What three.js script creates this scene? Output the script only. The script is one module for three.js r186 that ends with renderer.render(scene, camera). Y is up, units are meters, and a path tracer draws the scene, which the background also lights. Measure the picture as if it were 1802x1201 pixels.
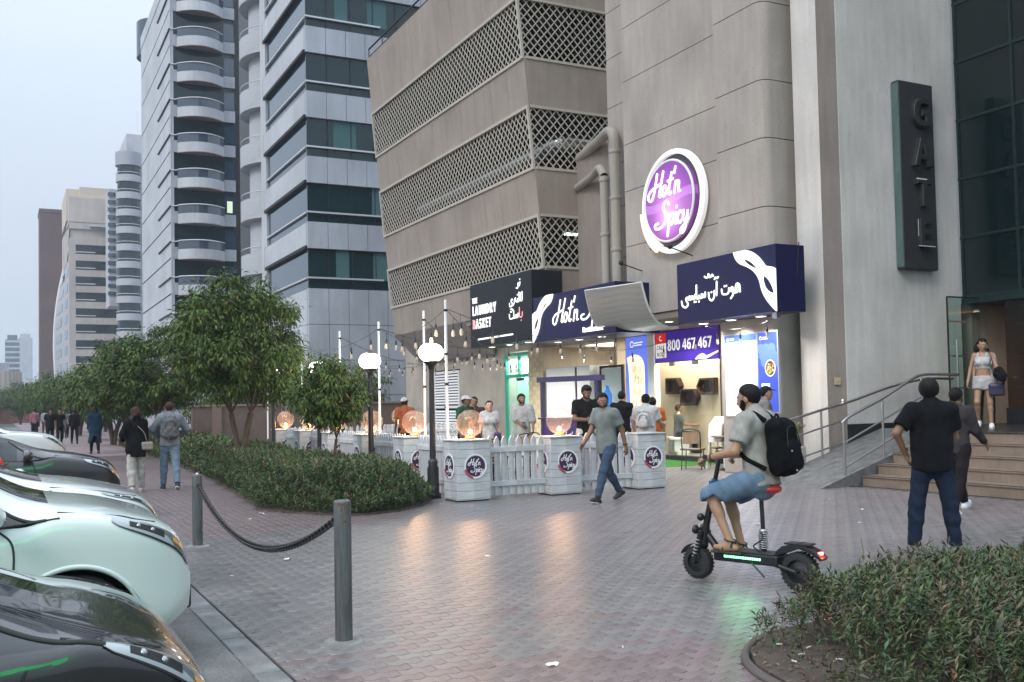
import * as THREE from 'three';
import { mergeGeometries, mergeVertices, toCreasedNormals } from 'three/addons/utils/BufferGeometryUtils.js';
import { RoundedBoxGeometry } from 'three/addons/geometries/RoundedBoxGeometry.js';
import { FontLoader } from 'three/addons/loaders/FontLoader.js';
import { TextGeometry } from 'three/addons/geometries/TextGeometry.js';
import { RectAreaLightUniformsLib } from 'three/addons/lights/RectAreaLightUniformsLib.js';
RectAreaLightUniformsLib.init();

// ---------- camera, sky, sun, exposure ----------
const scene = new THREE.Scene();
const renderer = new THREE.WebGLRenderer({ antialias: true });
renderer.setSize(1024, 682);
renderer.toneMapping = THREE.LinearToneMapping;
renderer.toneMappingExposure = 1.3;
renderer.shadowMap.enabled = true;
const camera = new THREE.PerspectiveCamera(2 * Math.atan(600.5 / 1745) * 180 / Math.PI, 1802 / 1201, 0.1, 4000);
{
  const yaw = 27.2 * Math.PI / 180, pit = 2.2 * Math.PI / 180, rol = -1.15 * Math.PI / 180;
  const f = new THREE.Vector3(Math.sin(yaw) * Math.cos(pit), Math.sin(pit), -Math.cos(yaw) * Math.cos(pit));
  const r0 = new THREE.Vector3(Math.cos(yaw), 0, Math.sin(yaw)), u0 = new THREE.Vector3().crossVectors(r0, f);
  const r = r0.clone().multiplyScalar(Math.cos(rol)).addScaledVector(u0, Math.sin(rol));
  const u = u0.clone().multiplyScalar(Math.cos(rol)).addScaledVector(r0, -Math.sin(rol));
  camera.quaternion.setFromRotationMatrix(new THREE.Matrix4().makeBasis(r, u, f.clone().negate()));
  camera.position.set(0, 1.57, 0);
  camera.setViewOffset(1802, 1201, 0, -41.5, 1802, 1201);
  camera.updateProjectionMatrix(); camera.updateMatrixWorld(true);
}
{ // overcast dusk sky: brighter overhead, paler and greyer low down
  const w = 256, h = 128, d = new Float32Array(w * h * 4);
  for (let j = 0; j < h; j++) for (let i = 0; i < w; i++) {
    const el = ((j + .5) / h - .5) * Math.PI, s = Math.max(0, Math.sin(el)), az = i / w * Math.PI * 2;
    const c = .035 * Math.sin(az * 2 + el * 5) * Math.sin(el * 7 + az) + .025 * Math.sin(az * 5 - el * 9);
    const L = .56 * (1 + 2.3 * s * s) * (1 + c * .5), k = (j * w + i) * 4;
    const b = Math.min(1, s * 3);
    d[k] = L * .9; d[k + 1] = L * 1.03; d[k + 2] = L * 1.2; d[k + 3] = 1;
    if (el < 0) { d[k] = .2; d[k + 1] = .21; d[k + 2] = .22; }
  }
  const t = new THREE.DataTexture(d, w, h, THREE.RGBAFormat, THREE.FloatType);
  t.mapping = THREE.EquirectangularReflectionMapping; t.magFilter = THREE.LinearFilter; t.minFilter = THREE.LinearFilter; t.needsUpdate = true;
  scene.background = t; scene.environment = t;
}
const sun = new THREE.DirectionalLight(new THREE.Color(1, .94, .88), 1.4);
sun.position.set(-60, 55, 28); sun.castShadow = true; sun.shadow.radius = 40; sun.shadow.mapSize.set(2048, 2048);
Object.assign(sun.shadow.camera, { left: -60, right: 60, top: 60, bottom: -60, near: 1, far: 250 });
scene.add(sun);
scene.fog = new THREE.FogExp2(new THREE.Color(.74, .82, .92), 0.0006);

// ---------- helpers ----------
function rng(seed) { let a = seed >>> 0; return () => { a = a + 0x6D2B79F5 | 0; let t = Math.imul(a ^ a >>> 15, 1 | a); t = t + Math.imul(t ^ t >>> 7, 61 | t) ^ t; return ((t ^ t >>> 14) >>> 0) / 4294967296; }; }
const R0 = rng(7);
const V3 = (x, y, z) => new THREE.Vector3(x, y, z);
const lerp = (a, b, t) => a + (b - a) * t, clamp = (x, a, b) => Math.min(b, Math.max(a, x)), sstep = (a, b, x) => { const t = clamp((x - a) / (b - a), 0, 1); return t * t * (3 - 2 * t); };
function h2(i, j, s = 0) { let n = (i * 374761393 + j * 668265263 + s * 1274126177) | 0; n = Math.imul(n ^ n >>> 13, 1274126177); return ((n ^ n >>> 16) >>> 0) / 4294967296; }
function vnoise(x, y, per, s = 0) { const i = Math.floor(x), j = Math.floor(y), fx = x - i, fy = y - j, u = fx * fx * (3 - 2 * fx), v = fy * fy * (3 - 2 * fy), m = k => ((k % per) + per) % per; const a = h2(m(i), m(j), s), b = h2(m(i + 1), m(j), s), c = h2(m(i), m(j + 1), s), d = h2(m(i + 1), m(j + 1), s); return lerp(lerp(a, b, u), lerp(c, d, u), v); }
function fbm(x, y, per, oct = 4, s = 0) { let v = 0, a = .5, n = 0; for (let o = 0; o < oct; o++) { v += a * vnoise(x, y, per, s + o); n += a; a *= .5; x *= 2; y *= 2; per *= 2; } return v / n; }
const names = {};
function numbered(n) { const k = names[n] = (names[n] ?? -1) + 1; return k ? `${n}_${String(k).padStart(3, '0')}` : n; }
function shade(o) { o.castShadow = o.receiveShadow = true; return o; }
function obj(name, geo, mat, parent) { const g = Array.isArray(geo) ? merge(geo) : geo; const m = shade(new THREE.Mesh(g, mat)); m.name = parent ? name : numbered(name); (parent || scene).add(m); return m; }
function thing(name, label, category, pos = [0, 0, 0], turn = 0, group) { const o = new THREE.Group(); o.name = numbered(name); o.position.set(...pos); o.rotation.y = turn; o.userData = { label, category }; if (group) o.userData.group = group; scene.add(o); return o; }
function tag(o, label, category, group, kind) { o.userData.label = label; o.userData.category = category; if (group) o.userData.group = group; if (kind) o.userData.kind = kind; return o; }
function struct(name, geo, mat) { const o = obj(name, geo, mat); o.userData.kind = 'structure'; return o; }
function dup(root, pos, turn, label, group) { const r = root.clone(); r.name = numbered(root.name.replace(/_\d{3}$/, '')); r.userData = { ...root.userData }; scene.add(r); r.position.set(...pos); if (turn !== undefined) r.rotation.y = turn; if (label) r.userData.label = label; if (group) r.userData.group = group; return r; }
function clean(g) { const n = g.index ? g.toNonIndexed() : g; for (const k of Object.keys(n.attributes)) if (!['position', 'normal', 'uv', 'color'].includes(k)) n.deleteAttribute(k); if (!n.attributes.normal) n.computeVertexNormals(); if (!n.attributes.uv) n.setAttribute('uv', new THREE.BufferAttribute(new Float32Array(n.attributes.position.count * 2), 2)); return n; }
function merge(list) { const l = list.map(clean); const col = l.some(g => g.attributes.color); if (col) for (const g of l) if (!g.attributes.color) g.setAttribute('color', new THREE.BufferAttribute(new Float32Array(g.attributes.position.count * 3).fill(1), 3)); return l.length === 1 ? l[0] : mergeGeometries(l); }
function uvM(g, k = 1) { // uv in metres from position, by the way each face points
  g = clean(g); const p = g.attributes.position, n = g.attributes.normal, uv = g.attributes.uv;
  for (let i = 0; i < p.count; i++) { const ax = Math.abs(n.getX(i)), ay = Math.abs(n.getY(i)), az = Math.abs(n.getZ(i)); if (ay > ax && ay > az) uv.setXY(i, p.getX(i) * k, p.getZ(i) * k); else if (ax > az) uv.setXY(i, p.getZ(i) * k, p.getY(i) * k); else uv.setXY(i, p.getX(i) * k, p.getY(i) * k); }
  return g;
}
function bx(x0, x1, y0, y1, z0, z1) { const g = new THREE.BoxGeometry(Math.abs(x1 - x0), Math.abs(y1 - y0), Math.abs(z1 - z0)); g.translate((x0 + x1) / 2, (y0 + y1) / 2, (z0 + z1) / 2); return uvM(g); }
function rbx(x0, x1, y0, y1, z0, z1, r = .01, seg = 2) { const g = new RoundedBoxGeometry(Math.abs(x1 - x0), Math.abs(y1 - y0), Math.abs(z1 - z0), seg, r); g.translate((x0 + x1) / 2, (y0 + y1) / 2, (z0 + z1) / 2); return uvM(g); }
function rod(a, b, r, r2 = r, n = 10) { const d = V3(b[0] - a[0], b[1] - a[1], b[2] - a[2]), L = d.length(); const g = new THREE.CylinderGeometry(r2, r, L, n); g.translate(0, L / 2, 0); g.applyQuaternion(new THREE.Quaternion().setFromUnitVectors(V3(0, 1, 0), d.normalize())); g.translate(...a); return clean(g); }
function tube(pts, r, seg = 24, n = 8, closed = false) { return clean(new THREE.TubeGeometry(new THREE.CatmullRomCurve3(pts.map(p => V3(...p)), closed), seg, r, n, closed)); }
function ball(c, r, a = 16, b = 12, s = [1, 1, 1]) { const g = new THREE.SphereGeometry(r, a, b); g.scale(...s); g.translate(...c); return clean(g); }
function lathe(pts, n = 20) { return clean(new THREE.LatheGeometry(pts.map(p => new THREE.Vector2(...p)), n)); }
function at(g, x, y, z, ry = 0, rx = 0, rz = 0) { g = g.clone(); if (rz) g.rotateZ(rz); if (rx) g.rotateX(rx); if (ry) g.rotateY(ry); g.translate(x, y, z); return g; }
function prism(poly, y0, y1, bevel = 0) { const s = new THREE.Shape(poly.map(p => new THREE.Vector2(p[0], -p[1]))); const g = new THREE.ExtrudeGeometry(s, { depth: y1 - y0, bevelEnabled: bevel > 0, bevelSize: bevel, bevelThickness: bevel, bevelSegments: 2 }); g.rotateX(-Math.PI / 2); g.translate(0, y0, 0); return uvM(g); }
const quad = (a, b, c, d) => { const g = new THREE.BufferGeometry(); g.setAttribute('position', new THREE.BufferAttribute(new Float32Array([...a, ...b, ...c, ...a, ...c, ...d]), 3)); g.setAttribute('uv', new THREE.BufferAttribute(new Float32Array([0, 0, 1, 0, 1, 1, 0, 0, 1, 1, 0, 1]), 2)); g.computeVertexNormals(); return g; };

// ---------- textures and materials ----------
function tex(n, fn, srgb = true) { const d = new Uint8Array(n * n * 4); for (let j = 0; j < n; j++) for (let i = 0; i < n; i++) { const c = fn(i / n, j / n), k = (j * n + i) * 4; if (typeof c === 'number') d[k] = d[k + 1] = d[k + 2] = clamp(c, 0, 1) * 255; else for (let m = 0; m < 3; m++) d[k + m] = clamp(c[m], 0, 1) * 255; d[k + 3] = 255; } const t = new THREE.DataTexture(d, n, n); t.wrapS = t.wrapT = THREE.RepeatWrapping; t.magFilter = THREE.LinearFilter; t.minFilter = THREE.LinearFilter; if (srgb) t.colorSpace = THREE.SRGBColorSpace; t.needsUpdate = true; return t; }
const rep = (t, k, l = k) => { const c = t.clone(); c.repeat.set(k, l); c.needsUpdate = true; return c; };
const T = {};
T.mottle = tex(256, (u, v) => .82 + .3 * (fbm(u * 4, v * 4, 4, 5, 3) - .5) + .1 * (h2(u * 256 | 0, v * 256 | 0, 5) - .5));
T.stain = tex(512, (u, v) => { const a = fbm(u * 6, v * 6, 6, 5, 11), s = fbm(u * 64, v * 8, 64, 3, 17), g = h2(u * 512 | 0, v * 512 | 0, 9); const k = .88 + .19 * (a - .5) + .08 * (s - .5) + .06 * (g - .5); return [k, k * .995, k * .985]; });
T.grain = tex(256, (u, v) => .5 + .5 * (h2(u * 256 | 0, v * 256 | 0, 21) - .5) + .4 * (fbm(u * 16, v * 16, 16, 3, 23) - .5), false);
T.speck = tex(256, (u, v) => { const g = h2(u * 256 | 0, v * 256 | 0, 31), f = fbm(u * 8, v * 8, 8, 4, 33); return .78 + .35 * (f - .5) + .22 * (g - .5); });
T.wood = tex(256, (u, v) => .84 + .2 * (fbm(u * 3, v * 40, 4, 3, 41) - .5) + .1 * (fbm(u * 8, v * 8, 8, 3, 43) - .5));
const lin = (r, g, b) => new THREE.Color(r, g, b);
const std = (c, rough = .7, o = {}) => new THREE.MeshStandardMaterial({ color: c, roughness: rough, ...o });
const phy = (c, rough, o) => new THREE.MeshPhysicalMaterial({ color: c, roughness: rough, ...o });
const glow = (c, k) => new THREE.MeshStandardMaterial({ color: lin(.6, .6, .6), roughness: .4, emissive: c, emissiveIntensity: k });
const M = {
  beige: std(lin(.4, .34, .29), .75, { map: rep(T.stain, .12, .1) }),
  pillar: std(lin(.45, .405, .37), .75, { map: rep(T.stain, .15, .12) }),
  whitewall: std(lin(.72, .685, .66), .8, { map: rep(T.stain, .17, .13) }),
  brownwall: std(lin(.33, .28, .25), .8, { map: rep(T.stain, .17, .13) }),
  joint: std(lin(.03, .03, .03), .9),
  trim: std(lin(.45, .41, .345), .6),
  clad: std(lin(.47, .51, .58), .55, { map: rep(T.stain, .08, .08) }),
  cladlight: std(lin(.6, .63, .68), .5, { map: rep(T.stain, .06, .06) }),
  glass: phy(lin(.008, .026, .032), .04, { ior: 1.5 }),
  glassblue: phy(lin(.02, .05, .08), .06, { ior: 1.9 }),
  dark: phy(lin(.016, .016, .018), .6, { specularIntensity: .6 }),
  black: std(lin(.012, .012, .014), .45),
  steel: std(lin(.55, .55, .56), .28, { metalness: 1 }),
  railmetal: std(lin(.42, .41, .41), .35, { metalness: 1 }),
  whitepaint: std(lin(.75, .76, .78), .45, { map: rep(T.wood, .8, 1.5) }),
  white: std(lin(.78, .78, .78), .5),
  navy: phy(lin(.012, .011, .055), .4, { specularIntensity: .5 }),
  purple: std(lin(.10, .03, .30), .4),
  concrete: std(lin(.36, .345, .335), .85, { map: rep(T.speck, .7) }),
  trunk: std(lin(.16, .11, .08), .9, { map: rep(T.speck, 2) }),
  soil: std(lin(.13, .095, .075), .95, { map: rep(T.speck, 1.2) }),
  bollard: std(lin(.22, .225, .235), .55, { metalness: .4, map: rep(T.speck, 3, 2), bumpMap: T.grain, bumpScale: .0006 }),
  rust: std(lin(.16, .07, .03), .9),
};
// ---------- where the planting beds lie (plan outlines in metres) ----------
const bedPoly = [[3.5, -15.4], [3.75, -14.7], [4.15, -14.05], [4.6, -13.65], [5.2, -13.85], [5.8, -14.4], [6.25, -15.1], [6.25, -48], [4.6, -48], [4.35, -32], [4.15, -24], [3.75, -18.2]];
const shrubPoly = [[3.72, -4.0], [3.86, -4.5], [4.05, -4.78], [4.4, -5.03], [4.9, -5.12], [6, -5.05], [8, -4.6], [9, -3], [8, -.5], [4, -.8], [3.6, -2.5]];
function inPoly(p, x, z) { let c = false; for (let i = 0, j = p.length - 1; i < p.length; j = i++) if ((p[i][1] > z) !== (p[j][1] > z) && x < (p[j][0] - p[i][0]) * (z - p[i][1]) / (p[j][1] - p[i][1]) + p[i][0]) c = !c; return c; }
const bedShape = (x, z) => inPoly(bedPoly, x, z), shrubBed = (x, z) => inPoly(shrubPoly, x, z);
// ---------- ground ----------
{
  const asphalt = std(lin(.075, .077, .082), .85, { map: rep(T.speck, .5), bumpMap: rep(T.grain, 3), bumpScale: .002 });
  const g = new THREE.PlaneGeometry(6000, 6000); g.rotateX(-Math.PI / 2); g.translate(0, -.055, 0);
  struct('ground', uvM(g, 1), asphalt);
  const bed = std(lin(.15, .135, .128), .95, { map: rep(T.speck, 1) });
  // joint bed under the pavers, with a raised kerb along the parking bays
  const pave = struct('pavement', bx(1.5, 40, -.3, -.009, -300, 14), bed);
  const kerbM = std(lin(.3, .3, .3), .85, { map: rep(T.speck, .9) });
  const kerb = new THREE.Group(); kerb.name = 'kerb'; kerb.userData.kind = 'structure'; scene.add(kerb);
  for (let k = 0; k < 110; k++) { const z = 4 - k * 1.0, dx = (R0() - .5) * .012; obj('kerb_stone', rbx(1.32 + dx, 1.494 + dx, -.3, -.002 - R0() * .004, z - .992, z - .002, .012, 1), kerbM, kerb); }
  obj('kerb_stone', bx(1.33, 1.49, -.3, -.006, -300, -106.1), kerbM, kerb);
  const far = new THREE.PlaneGeometry(38.4, 262); far.rotateX(-Math.PI / 2); far.translate(1.52 + 19.2, -.006, -37.3 - 131);
  const brick = tex(256, (u, v) => { const row = Math.floor(v * 16), x = (u * 8 + (row % 2) * .5) % 1, y = (v * 16) % 1, e = Math.min(x * 2, (1 - x) * 2, y, 1 - y); const id = h2(Math.floor(u * 8 + (row % 2) * .5) % 8, row, 3); const j = e < .08 ? .35 : 1; return [(.5 + .14 * id) * j, (.45 + .1 * id) * j, (.45 + .1 * id) * j]; });
  obj('far_paving', uvM(far, .55), std(lin(1, 1, 1), .6, { map: brick }), pave);
  struct('parking_bay', bx(-5.2, 1.314, -.2, -.014, -120, 8), std(lin(.23, .225, .222), .7, { map: rep(T.speck, .45), bumpMap: rep(T.grain, 2), bumpScale: .002 }));
  // interlocking zigzag pavers, each one a stone with chamfered edges
  const L = .225, W = .1125, amp = .013, n = 8;
  const top = [], out = [];
  const zig = x => { const t = ((x / (L / 2)) % 1 + 1) % 1; return amp * (t < .5 ? 4 * t - 1 : 3 - 4 * t); };
  const edge = (ins) => { const p = []; for (let i = 0; i <= n; i++) { const x = L * i / n; p.push([clamp(x, ins, L - ins), zig(x) - W / 2 + ins]); } for (let i = n; i >= 0; i--) { const x = L * i / n; p.push([clamp(x, ins, L - ins), zig(x) + W / 2 - ins]); } return p; };
  const a = edge(.006), b = edge(.0012), pos = [];
  const tri = (p, q, r) => pos.push(...p, ...q, ...r), P = (q, y) => [q[0] - L / 2, y, q[1]];
  for (let i = 0; i < n; i++) { const A = P(a[i], 0), B = P(a[i + 1], 0), C = P(a[2 * n + 1 - i], 0), D = P(a[2 * n - i], 0); tri(A, C, B); tri(B, C, D); }
  for (let i = 0; i < a.length; i++) { const j = (i + 1) % a.length; const A = P(a[i], 0), B = P(a[j], 0), C = P(b[i], -.006), D = P(b[j], -.006); tri(A, B, C); tri(B, D, C); }
  const pg = new THREE.BufferGeometry(); pg.setAttribute('position', new THREE.BufferAttribute(new Float32Array(pos), 3)); pg.setAttribute('uv', new THREE.BufferAttribute(new Float32Array(pos.length / 3 * 2), 2)); pg.computeVertexNormals(); uvM(pg, 2.2);
  const ptex = tex(128, (u, v) => .84 + .3 * (h2(u * 128 | 0, v * 128 | 0, 61) - .5) + .25 * (fbm(u * 8, v * 8, 8, 3, 63) - .5));
  const pbase = { roughness: .29, map: ptex, bumpMap: rep(T.grain, 1.5), bumpScale: .0012 };
  const pm = new THREE.MeshStandardMaterial({ ...pbase, color: 0xffffff });
  const rr = rng(99), list = [], hedgeTip = [[3.0, -14.9], [4.6, -13.5], [6.45, -14.9]];
  const inBed = (x, z) => bedShape(x, z) || shrubBed(x, z);
  for (let row = 0; row < 312; row++) { const z = -2 - (row + .5) * W; for (let k = 0; k < 64; k++) { const x = 1.615 + (k + (row % 2) * .5) * L; if (row % 2 && !k && !inBed(1.56, z)) list.push([1.558, z, .5]); if (x > 15.4 || inBed(x, z) || (x > 13.05 && z > -15)) continue; list.push([x, z]); } }
  const col = (x, z) => { const f = fbm(x * .35 + 50, z * .35 + 50, 4096, 3, 71), v = rr(); let red = 0; if (x < 5.2 && z < -12.2 - (x - 1.5) * .25) red = .9; else if (z > -5.62 + (x - 2.4) * .29) red = .75; else if (x > 11.6 && z > -11.4) red = .5; else red = f > .62 ? .25 : 0; red *= .7 + .4 * v; const d = .92 + .42 * (f - .5) + .24 * (v - .5) - (rr() < .04 ? .15 : 0); return [lerp(.28, .285, red) * d, lerp(.257, .208, red) * d, lerp(.257, .21, red) * d]; };
  const seen = list.filter(p => !p[2]).map(p => [...p, Math.hypot(p[0], p[1])]).filter(p => { const c = V3(p[0], 0, p[1]).project(camera); return Math.abs(c.x) < 1.0 && c.y > -1.02; }).sort((p, q) => p[2] - q[2]);
  const near = new Set(seen.slice(0, 300).map(p => p[0] + '_' + p[1]));
  const vm = Array.from({ length: 10 }, (_, i) => { const v = .89 + .022 * i, pink = i % 5 === 4; return new THREE.MeshStandardMaterial({ ...pbase, color: pink ? lin(.275 * v, .235 * v, .232 * v) : lin(.275 * v, .252 * v, .252 * v) }); });
  const redv = Array.from({ length: 5 }, (_, i) => new THREE.MeshStandardMaterial({ ...pbase, color: lin(.285 * (.85 + .06 * i), .215 * (.85 + .06 * i), .213 * (.85 + .06 * i)) }));
  const inst = list.filter(p => !near.has(p[0] + '_' + p[1]));
  const im = new THREE.InstancedMesh(pg, pm, inst.length), mt = new THREE.Matrix4(), q = new THREE.Quaternion(), e = new THREE.Euler(), c = new THREE.Color();
  inst.forEach((p, i) => { e.set((rr() - .5) * .012, (rr() - .5) * .01, (rr() - .5) * .008); q.setFromEuler(e); mt.compose(V3(p[0], (rr() - .5) * .002 - .001, p[1]), q, V3(p[2] || 1, 1, 1)); im.setMatrixAt(i, mt); c.setRGB(...col(p[0], p[1])); im.setColorAt(i, c); });
  im.name = 'paver_field'; im.userData = { kind: 'stuff' }; shade(im); pave.add(im);
  for (const p of seen.slice(0, 300)) { const red = col(p[0], p[1]), m = red[0] / red[1] > 1.15 ? redv[Math.floor(rr() * 5)] : vm[Math.floor(rr() * 10)]; const o = obj('paver', pg, m, pave); o.position.set(p[0], (rr() - .5) * .002 - .001, p[1]); o.rotation.set((rr() - .5) * .012, (rr() - .5) * .01, (rr() - .5) * .008); }
}
// ---------- parking building with diamond lattice ----------
const xF = y => 14.25 - .09 * (y - 4.4);
{
  const b = thing('parking_building', 'beige podium car park with three rows of diamond lattice screens leaning over the street', 'building');
  const zr = -25.3, zl = -38.2, bands = [[4.42, 5.5], [7.1, 8.42], [10.3, 11.67], [13.5, 15.7]], lats = [[5.5, 7.1], [8.42, 10.3], [11.67, 13.5]];
  const slanted = (y0, y1, z0, z1, t, dx = 0) => { // a slab that follows the lean, thickness t inward
    const g = new THREE.BufferGeometry(), c = (x, y, z) => [x, y, z], a0 = xF(y0) + dx, a1 = xF(y1) + dx;
    const q = [quad(c(a0, y0, z0), c(a0, y0, z1), c(a1, y1, z1), c(a1, y1, z0)), quad(c(a0 + t, y0, z1), c(a0 + t, y0, z0), c(a1 + t, y1, z0), c(a1 + t, y1, z1)), quad(c(a0, y0, z1), c(a0 + t, y0, z1), c(a1 + t, y1, z1), c(a1, y1, z1)), quad(c(a0 + t, y0, z0), c(a0, y0, z0), c(a1, y1, z0), c(a1 + t, y1, z0)), quad(c(a1, y1, z0), c(a1, y1, z1), c(a1 + t, y1, z1), c(a1 + t, y1, z0)), quad(c(a0, y0, z1), c(a0, y0, z0), c(a0 + t, y0, z0), c(a0 + t, y0, z1))];
    return uvM(merge(q));
  };
  const n = 11, w = (zr - zl) / n;
  for (const [y0, y1] of bands) { for (let k = 0; k < n; k++) obj('panel', slanted(y0, y1, zl + k * w + .008, zl + (k + 1) * w - (k === n - 1 ? .0 : .008), .06, 0), M.beige, b); obj('backing', slanted(y0 + .03, y1 - .03, zl + .05, zr - .06, .12, .055), M.joint, b); }
  // short side facing the square
  const side = (y0, y1, z, x1, t, dx = 0) => { const a0 = xF(y0) + dx, a1 = xF(y1) + dx, c = (x, y, zz) => [x, y, zz]; return uvM(merge([quad(c(a0, y0, z), c(x1, y0, z), c(x1, y1, z), c(a1, y1, z)), quad(c(x1, y0, z - t), c(a0, y0, z - t), c(a1, y1, z - t), c(x1, y1, z - t)), quad(c(a0, y1, z), c(x1, y1, z), c(x1, y1, z - t), c(a1, y1, z - t)).translate(xF(y1) - xF(y0), 0, 0), quad(c(a0, y0, z - t), c(x1, y0, z - t), c(x1, y0, z), c(a0, y0, z))])); };
  for (const [y0, y1] of bands) obj('side_panel', side(y0, y1, zr + .004, 17, .1, .002), M.beige, b);
  const bar = (p, q, wd, th, nrm) => { // flat strip from p to q
    const d = q.clone().sub(p).normalize(), s = new THREE.Vector3().crossVectors(d, nrm).normalize().multiplyScalar(wd / 2), t = nrm.clone().multiplyScalar(th / 2), L = q.distanceTo(p); const g = new THREE.BoxGeometry(wd, L, th); const m = new THREE.Matrix4().makeBasis(s.clone().normalize(), d, t.clone().normalize()); m.setPosition(p.clone().add(q).multiplyScalar(.5)); g.applyMatrix4(m); return clean(g);
  };
  function lattice(map, W, H, nrm, dw = .25, dh = .29) { // diagonal bars clipped to a W x H rectangle; map(u, v) -> point
    const out = []; const s = dh / dw;
    for (const dir of [1, -1]) for (let k = -Math.ceil(H / dh) - 1; k < W / dw + Math.ceil(H / dh) + 1; k++) {
      const u0 = k * dw; let pts = []; const f = u => dir * s * (u - u0), g = v => u0 + dir * v / s;
      for (const v of [0, H]) { const u = g(v); if (u >= 0 && u <= W) pts.push([u, v]); }
      for (const u of [0, W]) { const v = f(u); if (v > 0 && v < H) pts.push([u, v]); }
      if (pts.length >= 2 && Math.hypot(pts[0][0] - pts[1][0], pts[0][1] - pts[1][1]) > .05) out.push(bar(map(...pts[0], dir * .006), map(...pts[1], dir * .006), .034, .012, nrm));
    } return merge(out);
  }
  const nz = V3(-1, -.09, 0).normalize();
  for (const [y0, y1] of lats) {
    const scr = obj('lattice_screen', lattice((u, v, o) => V3(xF(y0 + v) + .03 + o, y0 + v, zl + u), zr - zl, y1 - y0, nz), M.trim, b);
    const fr = []; for (const [a, c] of [[y0 + .04, y0 + .04], [y1 - .04, y1 - .04]]) fr.push(bar(V3(xF(a) - .01, a, zl), V3(xF(c) - .01, c, zr), .085, .07, nz)); for (const z of [zl + .04, zr - .045]) fr.push(bar(V3(xF(y0) - .014, y0, z), V3(xF(y1) - .014, y1, z), .085, .07, nz));
    obj('frame', merge(fr), M.trim, scr);
    const W = 16.75 - xF(y0), sc2 = obj('side_lattice_screen', lattice((u, v, o) => V3(xF(y0 + v) + .02 + u * (16.75 - xF(y0 + v)) / W, y0 + v, zr - .03 + o), W, y1 - y0, V3(0, 0, 1), .25, .28), M.trim, b);
    const f2 = []; for (const a of [y0 + .035, y1 - .035]) f2.push(bar(V3(xF(a) + .05, a, zr), V3(16.8, a, zr), .075, .065, V3(0, 0, 1))); f2.push(bar(V3(16.77, y0, zr + .003), V3(16.77, y1, zr + .003), .075, .06, V3(0, 0, 1))); obj('frame', merge(f2), M.trim, sc2);
  }
  // decks inside, ceilings, columns, back wall
  const deckM = std(lin(.16, .15, .14), .9, { map: rep(T.speck, .4) });
  for (const y of [5.05, 8.0, 11.2, 15.2]) obj('deck', bx(xF(y) + .3, 30, y - .15, y + .15, zl + .1, zr - .15), deckM, b);
  for (const z of [-28, -31.5, -35]) for (const y of [5.2, 8.15, 11.35]) obj('column', bx(17.2, 17.7, y, y + 2.75, z, z + .5), deckM, b);
  obj('rear_wall', bx(29.4, 30, 0, 15.6, zl, zr - .16), deckM, b);
  obj('end_wall', bx(14.6, 30, 4.5, 15.3, zl - .15, zl + .08), deckM, b);
  obj('end_wall', uvM(merge([quad([xF(4.5) + .13, 4.5, zl - .06], [14.59, 4.5, zl - .06], [14.59, 15.3, zl - .06], [xF(15.3) + .13, 15.3, zl - .06]), quad([14.59, 4.5, zl - .14], [xF(4.5) + .13, 4.5, zl - .14], [xF(15.3) + .13, 15.3, zl - .14], [14.59, 15.3, zl - .14])])), deckM, b);
  obj('roof', bx(xF(15.7) + .15, 30, 15.36, 15.55, zl + .12, zr - .1), deckM, b);
  obj('inner_side_wall', bx(17.02, 30, 4.42, 15.65, zr - .1, zr), M.beige, b);
  // sloping soffit and its dark continuation over the shops
  obj('sloping_soffit', uvM(merge([quad([14.22, 4.415, zl], [15.35, 3.3, zl], [15.35, 3.3, -31.2], [14.22, 4.415, -31.2]), quad([14.22, 4.415, -31.2], [15.35, 3.3, -31.2], [15.36, 4.415, -31.2], [14.22, 4.415, -31.2]), quad([14.22, 4.415, zl], [15.36, 4.415, zl], [15.35, 3.3, zl], [14.22, 4.415, zl])])), M.pillar, b);
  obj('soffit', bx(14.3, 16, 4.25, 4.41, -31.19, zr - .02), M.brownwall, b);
  const rail = []; for (const [dy, r] of [[.12, .03], [.45, .035]]) rail.push(rod([xF(15.7) + .1, 15.7 + dy, zl], [xF(15.7) + .1, 15.7 + dy, zr], r, r, 6)); for (let z = zl; z < zr; z += 1.6) rail.push(rod([xF(15.7) + .1, 15.7, z], [xF(15.7) + .1, 16.15, z], .022, .022, 6)); obj('roof_railing', merge(rail), M.dark, b);
  // silver ventilation duct behind the middle screen
  const duct = obj('air_duct', merge([rod([14.9, 9.35, -36.5], [14.9, 9.35, -26.2], .26, .26, 16), tube([[14.9, 9.35, -26.2], [15.0, 9.38, -25.8], [15.4, 9.4, -25.75], [16.6, 9.4, -25.75]], .26, 16, 14)]), M.steel, b);
  for (const z of [-35, -33, -31, -29, -27]) obj('duct_joint', rod([14.9, 9.35, z - .04], [14.9, 9.35, z + .04], .285, .285, 16), M.steel, duct);
}
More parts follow.
